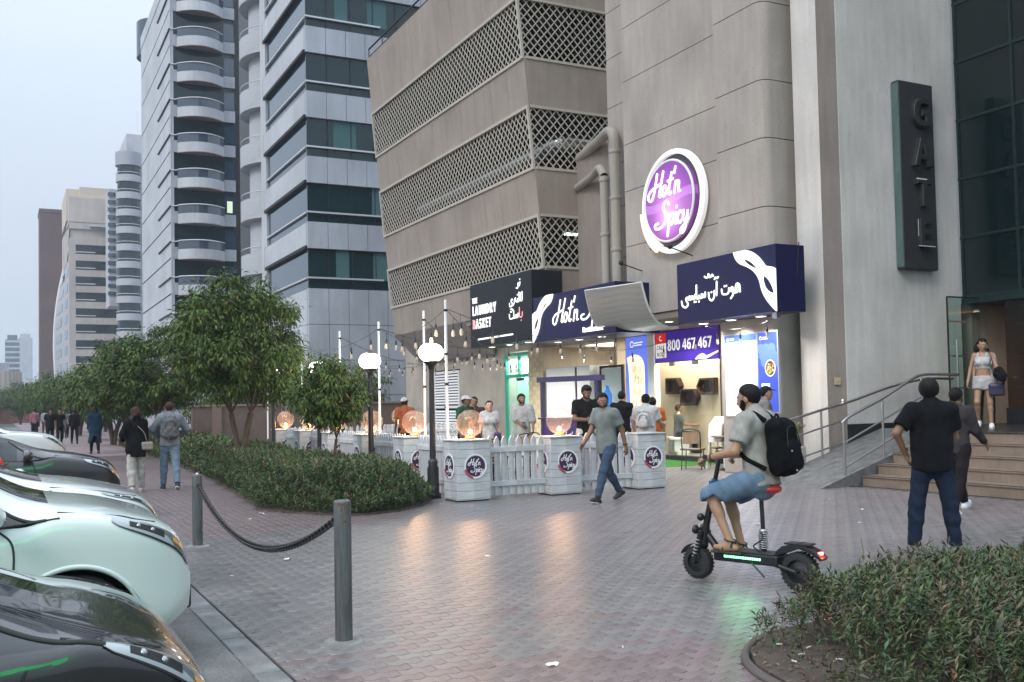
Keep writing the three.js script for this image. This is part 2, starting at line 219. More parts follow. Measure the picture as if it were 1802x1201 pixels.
{ // white painted pipes coming down beside the screens
  const pm = std(lin(.43, .4, .36), .55, { map: rep(T.stain, .3, .2) });
  const p = thing('drain_pipe', 'thick pale vent pipe bending out of the lattice screen and running down the wall', 'pipe');
  obj('pipe', merge([tube([[15.4, 8.85, -25.25], [15.05, 8.95, -23.6], [14.7, 8.9, -22.5], [14.62, 8.7, -22.2], [14.62, 8.3, -22.16]], .145, 28, 14), rod([14.62, 8.32, -22.16], [14.62, 4.4, -22.16], .145, .145, 16)]), pm, p);
  for (const y of [8.25, 7.0, 5.6]) obj('collar', lathe([[.145, -.05], [.165, -.04], [.165, .04], [.145, .05]]).translate(14.62, y, -22.16), pm, p);
  const p2 = thing('drain_pipe', 'slimmer pale pipe running down beside the thick bent vent pipe', 'pipe');
  obj('pipe', merge([rod([14.62, 7.7, -22.72], [14.62, 4.4, -22.72], .12, .12, 14), tube([[15.3, 7.95, -25.25], [15.0, 8.0, -23.9], [14.68, 7.98, -23.0], [14.62, 7.7, -22.72]], .12, 18, 12)]), pm, p2);
  for (const y of [7.6, 6.1]) obj('collar', lathe([[.12, -.05], [.14, -.04], [.14, .04], [.12, .05]]).translate(14.62, y, -22.72), pm, p2);
}
// ---------- restaurant building: two tall piers ----------
{
  const b = thing('restaurant_building', 'tall grey beige piers with dark horizontal joints above the restaurant', 'building');
  const js = [5.43, 6.83, 8.02, 9.63, 11.0, 12.3, 13.8, 15.2, 16.8, 18.5, 21];
  const pier = (name, x0, x1, z0, z1, yb, r, mat) => { let y = yb; for (const j of js) { if (j <= y) continue; const g = r ? prism([[x0, z0], [x1, z0], [x1, z1], ...Array.from({ length: 9 }, (_, i) => { const a = i / 8 * Math.PI / 2; return [x0 + r - r * Math.sin(a), z1 - r + r * Math.cos(a)]; })], y + .009, j - .009) : bx(x0, x1, y + .009, j - .009, z0, z1); obj(name, g, mat, b); y = j; } obj(name + '_core', bx(x0 + .03, x1, yb + .02, 21, z0 + .03, z1 - (r ? .3 : .03)), M.joint, b); };
  pier('pier_panel', 14, 18.4, -20.8, -16.78, 3.66, 0, M.pillar);
  pier('recessed_panel', 14.9, 18.4, -22.9, -20.82, 3.66, 0, M.pillar);
  pier('front_pier_panel', 13.65, 18.3, -16.75, -15.24, 0, .22, M.pillar);
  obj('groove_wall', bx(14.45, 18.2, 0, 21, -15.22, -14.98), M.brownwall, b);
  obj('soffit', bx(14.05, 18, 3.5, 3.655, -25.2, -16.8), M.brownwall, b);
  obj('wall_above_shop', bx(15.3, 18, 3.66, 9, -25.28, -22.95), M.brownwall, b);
}
{ // entrance block: pale wall, brown chamfer, dark glass
  const b = thing('entrance_building', 'white stucco entrance block with brown corner strip and dark glass front above steps', 'building');
  obj('corner_wall', prism([[14.2, -14.975], [14.2, -14.29], [14.3, -14.29], [14.3, -14.975]], 0, 21), M.whitewall, b);
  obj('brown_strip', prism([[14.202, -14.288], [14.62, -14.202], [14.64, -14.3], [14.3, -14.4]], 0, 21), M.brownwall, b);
  obj('white_wall', rbx(14.622, 17.98, -.1, 21, -14.9, -14.2, .02, 1), M.whitewall, b);
  obj('wall_core', bx(14.31, 20, 0, 21, -14.97, -14.905), M.whitewall, b);
  obj('skirting', bx(14.6, 17.99, 0, 1.02, -14.197, -14.17), M.black, b);
  // glass front in a plane along the street
  const gl = phy(lin(.004, .011, .012), .08, { ior: 1.5 });
  const fr = std(lin(.012, .03, .03), .4, { metalness: .4 });
  for (let iy = 0; iy < 14; iy++) for (let iz = 0; iz < 7; iz++) obj('pane', bx(18.03, 18.05, 3.6 + iy * 1.25 + .03, 3.6 + (iy + 1) * 1.25 - .03, -14.15 + iz * 1.3 + .03, -14.15 + (iz + 1) * 1.3 - .03), gl, b);
  obj('mullion_grid', merge([...Array.from({ length: 15 }, (_, i) => bx(18.0, 18.1, 3.57 + i * 1.25, 3.63 + i * 1.25, -14.19, -5)), ...Array.from({ length: 8 }, (_, i) => bx(18.002, 18.098, 3.6, 21.1, -14.18 + i * 1.3, -14.12 + i * 1.3))]), fr, b);
  obj('upper_backing', bx(18.4, 18.6, 3.5, 21.1, -14.2, -5), M.black, b);
  obj('canopy_soffit', bx(17.99, 21, 3.45, 3.565, -14.2, -5), fr, b);
  // lobby behind bronze glass
  const bronze = phy(lin(.5, .36, .22), .05, { transmission: 1, thickness: 0, ior: 1.5 });
  { const lp = obj('lobby_light_panel', bx(19.2, 19.6, 3.42, 3.445, -12.5, -8), glow(lin(1, .8, .55), 1.2), b); const l = new THREE.RectAreaLight(lin(1, .78, .52), 7, .4, 4.5); l.position.set(19.4, 3.41, -10.25); l.rotation.x = -Math.PI / 2; b.add(l); }
  obj('lobby_floor', bx(18.3, 24, .6, .915, -14.2, -5), M.black, b);
  obj('lobby_wall', bx(20.6, 21, .9, 3.5, -14.2, -5), std(lin(.3, .19, .11), .5, { map: rep(T.wood, .3, .6) }), b);
  obj('lobby_end_wall', bx(18.3, 21, .9, 3.5, -14.9, -14.21), M.brownwall, b);
  obj('door_base', bx(18.2, 18.3, .92, 1.26, -13.4, -5), M.black, b);
  for (let i = 0; i < 5; i++) obj('glass_panel', bx(18.24, 18.255, 1.262, 3.44, -13.38 + i * 1.66, -13.38 + i * 1.66 + 1.63), bronze, b);
  obj('patch_fitting', merge([0, 1, 2, 3].flatMap(i => [1.9, 2.9, 3.3].map(y => bx(18.22, 18.27, y, y + .05, -13.38 + i * 1.66 + 1.5, -13.38 + i * 1.66 + 1.76)))), M.steel, b);
}
{ // open door leaf with long pull handle
  const d = thing('glass_door', 'open frameless glass door leaf with tall steel pull handle beside white wall', 'door', [17.4, .92, -13.75]);
  const clear = phy(lin(.75, .85, .82), .02, { transmission: 1, thickness: 0, ior: 1.5 });
  obj('pane', bx(-.4, .55, .03, 2.6, -.006, .006), clear, d);
  obj('frame_edge', merge([bx(-.425, -.402, .02, 2.62, -.014, .014), bx(-.4, .55, 2.602, 2.63, -.012, .012)]), M.dark, d);
  const h = obj('handle', rod([-.28, .45, .09], [-.28, 1.75, .09], .018, .018, 10), M.steel, d);
  obj('bracket', merge([.6, 1.1, 1.6].map(y => rod([-.28, y, .085], [-.28, y, .006], .01, .01, 8))), M.steel, h);
  obj('fitting', merge([.75, 1.4, 2.1].map(y => bx(-.4, .1, y, y + .03, .008, .02))), M.steel, d);
}
{ // GATE sign: weathered dark box with raised letters
  const f = await new FontLoader().loadAsync('fonts/droid/droid_sans_bold.typeface.json'); T.font = f;
  T.serif = await new FontLoader().loadAsync('fonts/droid/droid_serif_bold.typeface.json');
  const s = thing('gate_sign', 'tall weathered dark box sign with stacked letters GATE on white wall', 'sign', [16.6, 4.1, -14.2]);
  const boxM = std(lin(.035, .036, .04), .55, { map: rep(T.stain, .6, .5) });
  obj('box', rbx(-.5, .5, 0, 3.85, .002, .2, .03, 2), boxM, s);
  obj('side_panel', bx(-.506, -.5, .05, 3.8, .02, .19), std(lin(.10, .17, .165), .4, { map: rep(T.stain, .8, .7) }), s);
  const lm = std(lin(.045, .044, .046), .5, { metalness: .3, map: rep(T.stain, .9, .9) }), edge = std(lin(.75, .76, .78), .4);
  'GATE'.split('').forEach((ch, i) => { const g = new TextGeometry(ch, { font: f, size: .56, depth: .1, bevelEnabled: true, bevelSize: .012, bevelThickness: .012, bevelSegments: 1 }); g.computeBoundingBox(); const bb = g.boundingBox; g.translate(-(bb.min.x + bb.max.x) / 2 + .05, -bb.min.y, 0); const o = obj('letter', clean(g), lm, s); o.position.set(0, 2.92 - i * .82, .2); if (i > 1) { const e = i === 3 ? [[-.2, 0, .28, .012], [-.2, .54, -.19, .2]] : [[-.2, .54, .1, .56]]; obj('worn_edge', merge(e.map(([x0, y0, x1, y1]) => bx(x0, x1, y0, y1, .113, .117))), edge, o); } });
}
// ---------- steps, ramp, rails ----------
{
  const s = thing('entrance_steps', 'brown stone entrance steps with black landing below the glass doors', 'steps');
  const riser = std(lin(.27, .205, .16), .6, { map: rep(T.stain, .5, .9) }), tread = std(lin(.05, .048, .05), .3, { map: rep(T.speck, .8) });
  for (let i = 0; i < 5; i++) { const x = 13.3 + i * .38, y = i * .184; for (let k = 0; k < 8; k++) { obj('riser_slab', bx(x, x + .06, y, y + .154, -12.62 + k * 1.05 + .002, -12.62 + (k + 1) * 1.05 - .002), riser, s); } obj('tread', rbx(x - .025, i < 4 ? x + .4 : 18.3, y + .155, y + .184, -12.62, -4.2, .008, 1), i < 4 ? riser : tread, s); obj('step_core', bx(x + .061, 18.2, y, y + .153, -12.6, -4.25), M.concrete, s); }
  obj('nosing', merge(Array.from({ length: 4 }, (_, i) => bx(13.3 + i * .38 - .027, 13.3 + i * .38 + .05, i * .184 + .1845, i * .184 + .187, -12.62, -4.2))), tread, s);
  obj('landing_slab', bx(15.6, 18.29, 0, .918, -14.19, -12.63), tread, s);
  const r = thing('access_ramp', 'grey speckled ramp rising beside the stairs along white wall', 'ramp');
  const rampM = std(lin(.2, .2, .2), .75, { map: rep(T.speck, 1.3) });
  obj('ramp_slab', prism([[12.35, 0], [15.6, .004], [15.6, -.915], [15.45, -.915]].map(p => [p[0], p[1]]), -14.16, -12.66).rotateX(Math.PI / 2), rampM, r);
  // handrails of brushed tube
  const hr = (label, z, pts, posts, low) => { const t = thing('handrail', label, 'handrail'); obj('top_rail', tube(pts.map(p => [p[0], p[1], z]), .026, 40, 10), M.railmetal, t); if (low) obj('middle_rail', rod([low[0], low[1], z], [low[2], low[3], z], .018, .018, 8), M.railmetal, t), obj('middle_rail', rod([low[0], low[1] - .42, z], [low[2], low[3] - .42, z], .018, .018, 8), M.railmetal, t); for (const [x, y0, y1] of posts) { const p = obj('post', rod([x, y0, z], [x, y1, z], .022, .022, 10), M.railmetal, t); obj('base_plate', lathe([[0, 0], [.055, 0], [.055, .012], [.03, .02], [0, .02]], 14).translate(x, y0, z), M.steel, p); } };
  hr('steel handrail with two lower bars at the stair edge', -12.71, [[12.95, 1.1, 0], [13.02, 1.16, 0], [13.9, 1.5, 0], [14.8, 1.89, 0], [15.0, 1.93, 0], [15.95, 1.93, 0]], [[12.98, 0, 1.12], [13.93, .3, 1.5], [14.95, .92, 1.92]], [13, .76, 14.92, 1.52]);
  hr('steel handrail on the wall side of the ramp', -14.02, [[12.5, .98, 0], [12.6, 1.04, 0], [13.7, 1.3, 0], [14.5, 1.46, 0], [15.6, 1.73, 0], [16.6, 1.88, 0], [17.4, 1.88, 0]], [[12.7, .09, 1.05], [13.75, .38, 1.3]], [12.6, .72, 14.3, 1.1]);
  const fl = thing('rail_finial', 'small polished ball at the bend of the wall side handrail', 'finial', [14.3, 1.47, -14.0]); obj('ball', ball([0, 0, 0], .045), M.steel, fl); obj('collar', lathe([[.03, -.05], [.04, -.04], [.04, -.02], [.02, -.01]]), M.steel, fl);
}
// ---------- blue grey tower next to the car park ----------
{
  const b = thing('office_tower', 'blue grey tower with dark window bands and white rails next to the lattice car park', 'building');
  const X = 13.6, Z = -48.6, FH = 3.33, top = 37;
  const curtain = std(lin(.05, .12, .125), .9), sill = std(lin(.55, .57, .6), .4, { metalness: .3 });
  obj('core', bx(X + .35, 34, 0, top, -66, Z - .35), M.black, b);
  for (let k = -1; k < 9; k++) { // storeys
    const y0 = 7.55 + k * FH, y1 = 9.54 + k * FH, yn = y0 + FH;
    const solidLow = k < 0;
    if (solidLow) { // tiled base
      for (let iy = 0; iy < 4; iy++) for (let ix = 0; ix < 11; ix++) obj('base_panel', bx(X + ix * 1.05 + .012, X + (ix + 1) * 1.05 - .012, .3 + iy * 1.8 + .012, .3 + (iy + 1) * 1.8 - .012 + (iy === 3 ? .02 : 0), Z - .3, Z), M.clad, b);
      for (let iy = 0; iy < 4; iy++) for (let iz = 0; iz < 5; iz++) obj('base_panel', bx(X, X + .3, .3 + iy * 1.8 + .012, .3 + (iy + 1) * 1.8 - .012, Z - .31 - (iz + 1) * 1.8, Z - .31 - iz * 1.8 - .02), M.cladlight, b);
      continue;
    }
    // side facing the square
    for (let ix = 0; ix < 11; ix++) obj('spandrel_panel', bx(X + ix * 1.05 + .012, X + (ix + 1) * 1.05 - .012, y1, yn, Z - .3, Z), M.clad, b);
    const w = obj('window_band', bx(X + .05, X + 11.5, y0, y1, Z - .28, Z - .16), M.glass, b);
    for (let i = 0; i < 8; i++) obj('mullion', bx(X + 1.1 + i * 1.25, X + 1.14 + i * 1.25, y0, y1, Z - .155, Z - .13), M.dark, w);
    obj('rail', bx(X - .01, X + 4.0, y0 + .46, y0 + .54, Z - .1, Z + .02), sill, w);
    for (let i = 0; i < 5; i++) if (R0() > .45) obj('curtain', bx(X + 1.3 + i * 2 + R0() * .4, X + 2.1 + i * 2 + R0() * .6, y0 + .5, y1 - .02, Z - .154, Z - .146), curtain, w);
    // street side
    for (let iz = 0; iz < 5; iz++) obj('spandrel_panel', bx(X, X + .3, y1 + .02, yn - .02, Z - .31 - (iz + 1) * 1.78, Z - .31 - iz * 1.78 - .015), M.cladlight, b);
    const v = obj('street_window', bx(X + .12, X + .3, y0, y1, Z - 8.6, Z - .32), M.glassblue, b);
    obj('rail', bx(X - .02, X + .1, y0 + .46, y0 + .54, Z - 8.6, Z - .3), sill, v);
    obj('hood', bx(X - .1, X + .2, y1 - .02, y1 + .14, Z - 8.8, Z - .15), M.dark, v);
    obj('wall_strip', bx(X, X + .3, y0, y1, Z - 9.3, Z - 8.62), M.cladlight, b);
  }
  // curved bay with arched balconies at the far end
  const cx = X + 2.05, cz = Z - 12.0, r = 2.75;
  for (let k = 0; k < 10; k++) { const y0 = 6.2 + k * FH; const seg = (ra, ya, yb, a0, a1, mat, name, p) => obj(name, clean(new THREE.CylinderGeometry(ra, ra, yb - ya, 20, 1, false, a0, a1 - a0)).translate(cx, (ya + yb) / 2, cz), mat, p);
    seg(r, y0, y0 + 1.25, Math.PI, Math.PI * 2, M.cladlight, 'balcony_front', b); const rr = seg(r - .55, y0 + 1.25, y0 + FH, Math.PI, Math.PI * 2, M.cladlight, 'balcony_recess', b); rr.name = 'balcony_recess'; obj('rail', tube(Array.from({ length: 12 }, (_, i) => { const a = Math.PI + i / 11 * Math.PI; return [cx + (r - .05) * Math.sin(a), y0 + 1.62, cz + (r - .05) * Math.cos(a)]; }), .035, 24, 6), sill, rr); }
  obj('bay_wall', bx(X, X + .5, 0, top, Z - 9.9, Z - 9.31), M.cladlight, b);
  obj('parapet', bx(X - .02, 34, 37.5, 38.6, -66, Z + .02), M.clad, b);
}
// ---------- tower with bowed balconies ----------
{
  const b = thing('apartment_tower', 'white grey apartment tower with a stack of bowed balconies and dark slanting joints', 'building');
  const X = 13.8, Z = -95.1, FH = 3.32, top = 42;
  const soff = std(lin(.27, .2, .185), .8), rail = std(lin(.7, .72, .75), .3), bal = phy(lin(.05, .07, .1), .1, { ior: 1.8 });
  obj('core', bx(X + .3, 30, 0, top, -116.6, Z - .3), M.black, b);
  obj('end_wall', bx(X + .31, 30, 0, top, -116.8, -116.61), M.cladlight, b);
  for (let k = 0; k < 12; k++) { const y0 = 2.2 + k * FH, g0 = y0 + 1.1; // parapet from y0, glass above
    obj('street_panel', bx(X, X + .28, y0 + .16, y0 + FH, -116.6, Z - .02), M.cladlight, b);
    obj('joint_shadow_gap', bx(X + .1, X + .3, y0 - .02, y0 + .17, -116.5, Z - .1), M.joint, b);
    obj('side_window', bx(X + .1, X + 5.7, g0, y0 + FH, Z - .28, Z - .2), M.glass, b);
    obj('side_wall', merge([bx(X + .002, X + 5.9, y0 - .0, g0, Z - .28, Z), bx(X + .003, X + .1, g0, y0 + FH, Z - .29, Z - .003)]), M.clad, b);
    obj('side_window', bx(X + 4.9, X + 5.85, g0 + .1, y0 + FH - .45, Z - .19, Z - .12), M.glassblue, b);
    const bow = (ya, yb, d, mat, name, p, cap) => { // shallow bow between x = .6 and 4.8
      const pts = []; for (let i = 0; i <= 10; i++) { const t = i / 10 * 2 - 1; pts.push([X + 2.7 + t * 2.1, Z + d * (1 - t * t * .85) - .02]); } return obj(name, prism([...pts, [X + 4.8, Z - .02], [X + .6, Z - .02]], ya, yb), mat, p || b); };
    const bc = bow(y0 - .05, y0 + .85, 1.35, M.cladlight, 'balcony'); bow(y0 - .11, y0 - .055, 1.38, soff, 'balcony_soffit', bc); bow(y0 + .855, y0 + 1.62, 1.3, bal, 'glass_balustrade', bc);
    obj('handrail', tube([[X + .02, y0 + 1.6, Z + .03], [X + .5, y0 + 1.6, Z + .08], ...Array.from({ length: 9 }, (_, i) => { const t = i / 8 * 2 - 1; return [X + 2.7 + t * 2.08, y0 + 1.66, Z + 1.36 * (1 - t * t * .85)]; })], .05, 40, 6), rail, bc);
    obj('bracket', bx(X - .12, X, y0 + 1.5, y0 + 1.62, -103, Z), M.dark, b);
  }
  obj('lit_window', bx(X + 5.1, X + 5.6, 2.2 + 9 * FH - 4 * FH + 1.3, 2.2 + 5 * FH + 2.4, Z - .118, Z - .1), glow(lin(.7, .85, .5), .55), b);
  obj('roof_band', bx(X - .05, 30, top, top + 1.4, -116.7, Z + .05), M.cladlight, b);
  obj('roof_glass_room', clean(new THREE.CylinderGeometry(2.6, 2.6, 4, 24)).translate(16.2, 44, -119), M.glassblue, b);
}
{ // slender tower with round bay
  const b = thing('balcony_tower', 'far grey apartment tower with round corner bay and antenna behind the balcony tower', 'building');
  const cx = 21.6, cz = -203;
  obj('body', bx(22, 32, 0, 50, -222, -205), M.cladlight, b); obj('top_block', bx(21.6, 26, 50, 56, -222, -206), M.cladlight, b); obj('side_wing', bx(18.4, 20.6, 22, 45, -214, -207), M.cladlight, b);
  obj('antenna', rod([24, 56, -210], [24, 62, -210], .12, .06, 6), M.white, b);
  for (let k = 0; k < 14; k++) { const y = 2 + k * 3.35; const r = 2.3; obj('bay_balcony', clean(new THREE.CylinderGeometry(r, r, 1.3, 20)).translate(cx, y + .65, cz), M.cladlight, b); const g = obj('bay_window', clean(new THREE.CylinderGeometry(r - .25, r - .25, 2.05, 20)).translate(cx, y + 2.32, cz), M.glass, b); obj('rail', tube(Array.from({ length: 14 }, (_, i) => [cx + (r + .02) * Math.cos(i / 14 * 6.283), y + 1.75, cz + (r + .02) * Math.sin(i / 14 * 6.283)]), .05, 28, 5, true), M.white, g); obj('corner_window', bx(24.8, 27.2, y + 1.1, y + 2.9, -204.98, -204.7), M.glassblue, b); obj('window_hood', bx(24.4, 27.4, y + 2.95, y + 3.2, -204.98, -204.1), M.clad, b); obj('wing_window', bx(18.2, 19.6, 24 + k * 1.5, 24.8 + k * 1.5, -206.98, -206.8), M.glassblue, b); }
  obj('bay_top', clean(new THREE.CylinderGeometry(2.4, 2.4, 2.6, 20)).translate(cx, 50, cz), M.clad, b);
}
{ // cream office block with curved street side
  const b = thing('office_block', 'cream office block with dark window strips and a curved white sail edge', 'building', [-2.8, 0, 0]);
  const cream = std(lin(.62, .57, .53), .75, { map: rep(T.stain, .03, .03) }), Z = -230;
  obj('body', bx(15.5, 34, 0, 43, -262, Z - .4), cream, b);
  for (let k = 0; k < 11; k++) { const y = 4.5 + k * 3.42; obj('wall_band', bx(15.3, 27, y + 2, y + 3.42, Z - .4, Z), cream, b); if (k < 10) { const w = obj('window_strip', bx(16.6, 25, y + .1, y + 2, Z - .38, Z - .2), M.glass, b); obj('sill', bx(16.6, 20.5, y + .3, y + .55, Z - .2, Z + .1), M.cladlight, w); obj('mullion', merge([18, 19.6, 20.6, 22].map(x => bx(x, x + .15, y + .1, y + 2, Z - .19, Z - .1))), M.dark, w); obj('wall_pier', bx(15.3, 16.58, y, y + 2, Z - .4, Z), cream, b); } }
  obj('base', bx(15.3, 27, 0, 4.48, Z - .4, Z), cream, b);
  obj('blank_top', bx(15.3, 27, 42, 47.5, Z - 10, Z), cream, b);
  obj('ledge', bx(19.4, 24, 41.2, 41.6, Z, Z + .8), M.cladlight, b);
  // sail: a curved fin edge with panels and windows
  const xe = y => { const t = clamp(y / 44, 0, 1); return 13.9 - 2.5 * Math.sin(t * Math.PI * .82 + .35) + 2.9 * t * t * t; };
  const zs = -258; let prev = null; const strip = [], white = M.cladlight;
  const sail = (y0, y1, u0, u1) => quad([lerp(15.3, xe(y0) + 2, u0), y0, lerp(Z, zs, u0)], [lerp(15.3, xe(y0) + 2, u1), y0, lerp(Z, zs, u1)], [lerp(15.3, xe(y1) + 2, u1), y1, lerp(Z, zs, u1)], [lerp(15.3, xe(y1) + 2, u0), y1, lerp(Z, zs, u0)]);
  const all = []; for (let y = 0; y < 43; y += 1) all.push(sail(y, y + 1, 0, 1)); const face = obj('sail_face', merge(all), white, b);
  for (let k = 0; k < 11; k++) { const y = 3.6 + k * 3.42; for (const [u0, u1] of [[.5, .93], [.12, .3]]) { const g = sail(y, y + 1.9, u0, u1); g.translate(-.06, 0, .04); obj('window', g, k % 3 && u0 < .3 ? M.glassblue : M.glass, face); } }
  obj('sail_edge', tube(Array.from({ length: 12 }, (_, i) => [xe(i * 4) + 2 - .1, i * 4, zs]), .3, 40, 6), M.white, b);
  obj('crown', merge([bx(15, 17.5, 43, 50, -252, -234), bx(17.5, 24, 46, 50, -250, -231), bx(24, 27, 47.4, 49.5, -240, -231)]), std(lin(.55, .48, .4), .8), b);
  const s = thing('brown_slab_tower', 'plain brown slab tower at the end of the street', 'building', [-4.2, 0, 0]);
  obj('slab', bx(13.7, 34, 0, 60, -330, -318), std(lin(.16, .085, .075), .8, { map: rep(T.stain, .02, .03) }), s); obj('parapet', bx(13.5, 34.2, 60, 61, -330.2, -317.8), std(lin(.12, .07, .065), .8), s);
}
{ // far skyline
  const mk = (label, x, z, w, h, d, mat, floors) => { const t = thing('skyline_tower', label, 'building', [x, 0, z]); obj('shaft', bx(-w / 2, w / 2, 0, h, -d / 2, d / 2), mat, t); if (floors) obj('floor_band', merge(Array.from({ length: floors }, (_, i) => bx(-w / 2 - .2, w / 2 + .2, (i + .5) * h / floors, (i + .5) * h / floors + h / floors * .35, -d / 2 - .2, d / 2 + .2))), M.cladlight, t); obj('crown', bx(-w / 2 * .7, w / 2 * .7, h, h + 3, -d / 2 * .7, d / 2 * .7), mat, t); return t; };
  const D = (px, dep) => [dep * .457 + (px - 901) / 1745 * dep * .889, -dep * .889 + (px - 901) / 1745 * dep * .457];
  let p = D(20, 620); mk('distant hazy blue striped tower beside the brown slab', p[0], p[1], 8, 47, 10, M.glassblue, 14);
  p = D(43, 700); mk('distant hazy white tower beside the brown slab', p[0], p[1], 9, 54, 10, M.cladlight, 0);
  p = D(58, 800); mk('low distant white block under the hazy towers', p[0], p[1], 12, 18, 10, M.cladlight, 0);
  const q = D(2, 240); const t = thing('drum_building', 'round beige drum building with ribs beyond the parked cars', 'building', [q[0], 0, q[1]]);
  obj('drum', clean(new THREE.CylinderGeometry(4.2, 4.6, 11.5, 40)).translate(0, 5.75, 0), std(lin(.42, .37, .34), .8), t); obj('rib', merge(Array.from({ length: 30 }, (_, i) => { const a = i / 30 * 6.283; return rod([4.5 * Math.cos(a), 1, 4.5 * Math.sin(a)], [4.22 * Math.cos(a), 11.4, 4.22 * Math.sin(a)], .12, .1, 5); })), std(lin(.48, .43, .4), .8), t); obj('top_room', bx(-3, 1.5, 11.5, 13.6, -2, 2), M.clad, t);
  const w = D(12, 150); const h = thing('brick_house', 'low red brick building beyond the parked cars', 'building', [w[0], 0, w[1]]); obj('wall', bx(-6, 3, 0, 3.6, -4, 4), std(lin(.3, .12, .08), .85, { map: rep(T.speck, .3) }), h); obj('roof', bx(-6.3, 3.3, 3.6, 3.9, -4.3, 4.3), M.brownwall, h);
}
// ---------- lettering made of strokes ----------
const HOT = [[[.24, .98], [.18, .6], [.09, .2], [-.05, -.02], [-.22, .04], [-.28, .2], [-.12, .38], [.2, .47], [.52, .55]], [[.64, 1.0], [.56, .6], [.48, .2], [.47, .03], [.57, .06]], [[.93, .22], [.88, .38], [.8, .42], [.7, .32], [.68, .14], [.76, .03], [.86, .06], [.93, .22]], [[1.2, .85], [1.12, .4], [1.08, .09], [1.15, .02], [1.25, .1]], [[.99, .56], [1.31, .6]], [[1.43, 1.02], [1.38, .8]], [[1.5, .45], [1.47, .02]], [[1.48, .28], [1.6, .45], [1.71, .42], [1.72, .2], [1.73, .05], [1.83, .05]]];
const SPICY = [[[.64, .84], [.52, 1], [.32, .93], [.27, .76], [.4, .6], [.5, .4], [.42, .15], [.15, .01], [-.15, .04], [-.2, .17], [0, .22]], [[.75, .46], [.68, -.36]], [[.73, .34], [.87, .48], [1.0, .36], [.95, .12], [.82, .04], [.72, .14]], [[1.13, .45], [1.1, .1], [1.17, .03]], [[1.15, .64], [1.16, .7]], [[1.5, .4], [1.4, .48], [1.28, .34], [1.28, .1], [1.4, .02], [1.52, .1]], [[1.62, .45], [1.62, .15], [1.72, .05], [1.85, .2], [1.88, .46], [1.84, 0], [1.74, -.3], [1.55, -.38], [1.5, -.25], [1.7, -.1], [1.95, .1]]];
const ARABIC = [[[5.15, .04], [5.1, .42], [4.92, .5], [4.8, .28], [4.92, .05], [5.05, .2], [4.98, .34]], [[4.92, .05], [4.7, .04], [4.62, .2], [4.52, .36], [4.42, .26], [4.48, .12], [4.6, .14], [4.56, -.08], [4.38, -.24]], [[4.26, .32], [4.2, .08], [3.95, .02], [3.7, .08], [3.64, .32]], [[3.88, .46], [3.9, .48]], [[4.04, .46], [4.06, .48]], [[3.24, .8], [3.2, .05]], [[3.06, .96], [3.16, 1.04], [3.26, .98], [3.38, 1.04]], [[3.02, .32], [2.97, -.05], [2.77, -.2], [2.56, -.05], [2.52, .26]], [[2.76, .26], [2.78, .28]], [[2.22, .32], [2.19, .08], [2.1, .06], [2.06, .28], [2.03, .07], [1.94, .06], [1.9, .3], [1.87, .06], [1.72, .04], [1.66, .24], [1.62, .05], [1.47, .05], [1.44, .8]], [[1.63, -.15], [1.65, -.13]], [[1.3, .28], [1.27, .05], [1.13, .05], [1.1, .28], [1.05, .06], [.98, .06], [.95, .28], [.9, .06], [.8, .06], [.77, .28], [.72, .04], [.58, .2], [.44, .1], [.55, -.06], [.64, -.2], [.45, -.36], [.14, -.26], [.04, .02]], [[1.22, -.13], [1.24, -.12]], [[1.36, -.13], [1.38, -.12]], [[2.2, 1.2], [2.35, 1.12], [2.5, 1.15], [2.55, 1.35], [2.6, 1.13], [2.78, 1.14], [2.85, 1.24], [2.95, 1.14]]];
const LAUNDRY_AR = [[[[1.5, 2.95], [1.42, 2.75], [1.25, 2.72], [1.2, 2.85], [1.3, 2.95], [1.15, 2.6], [.95, 2.62]], [[1.46, 3.12], [1.48, 3.14]]], [[[1.75, 2.3], [1.72, 1.75], [1.55, 1.72], [1.5, 2.25]], [[1.32, 2.3], [1.3, 1.72], [1.15, 1.72], [1.12, 1.95], [1.08, 1.72], [.9, 1.74], [.82, 1.98]], [[.72, 1.95], [.6, 1.65], [.42, 1.52]], [[.42, 1.9], [.25, 1.95], [.2, 1.78], [.35, 1.68], [.28, 1.5], [0, 1.5], [-.05, 1.7]], [[1.1, 2.15], [1.12, 2.17]], [[.1, 1.3], [.2, 1.3]]], [[[1.15, .95], [1.1, .7], [.95, .7], [.93, .92], [.88, .7], [.8, .7], [.78, .92], [.72, .7], [.55, .7], [.52, 1.15], [.3, 1.3]], [[.42, .7], [.2, .66], [-.05, .72], [-.1, .98]], [[.1, 1.12], [.12, 1.14]], [[.22, 1.12], [.24, 1.14]]], [[[1.75, .98], [1.7, .7], [1.4, .68], [1.36, .72], [1.34, 1.3]], [[1.56, .45], [1.58, .47]]]];
function strokes(list, s, r, shear = .18, ox = 0, oy = 0, flat = .7) { return merge(list.map(st => { const pts = st.map(([x, y]) => [ox + (x + shear * y) * s, oy + y * s, 0]); const L = st.length; const g = merge([tube(pts, r, Math.max(3, (L - 1) * 4), 6), ball(pts[0], r, 6, 4), ball(pts[L - 1], r, 6, 4)]); g.scale(1, 1, flat); return g; })); }
function flatShape(draw, depth, bevel = .004) { const s = new THREE.Shape(); draw(s); return clean(new THREE.ExtrudeGeometry(s, { depth, bevelEnabled: bevel > 0, bevelSize: bevel, bevelThickness: bevel, bevelSegments: 1, curveSegments: 24 })); }
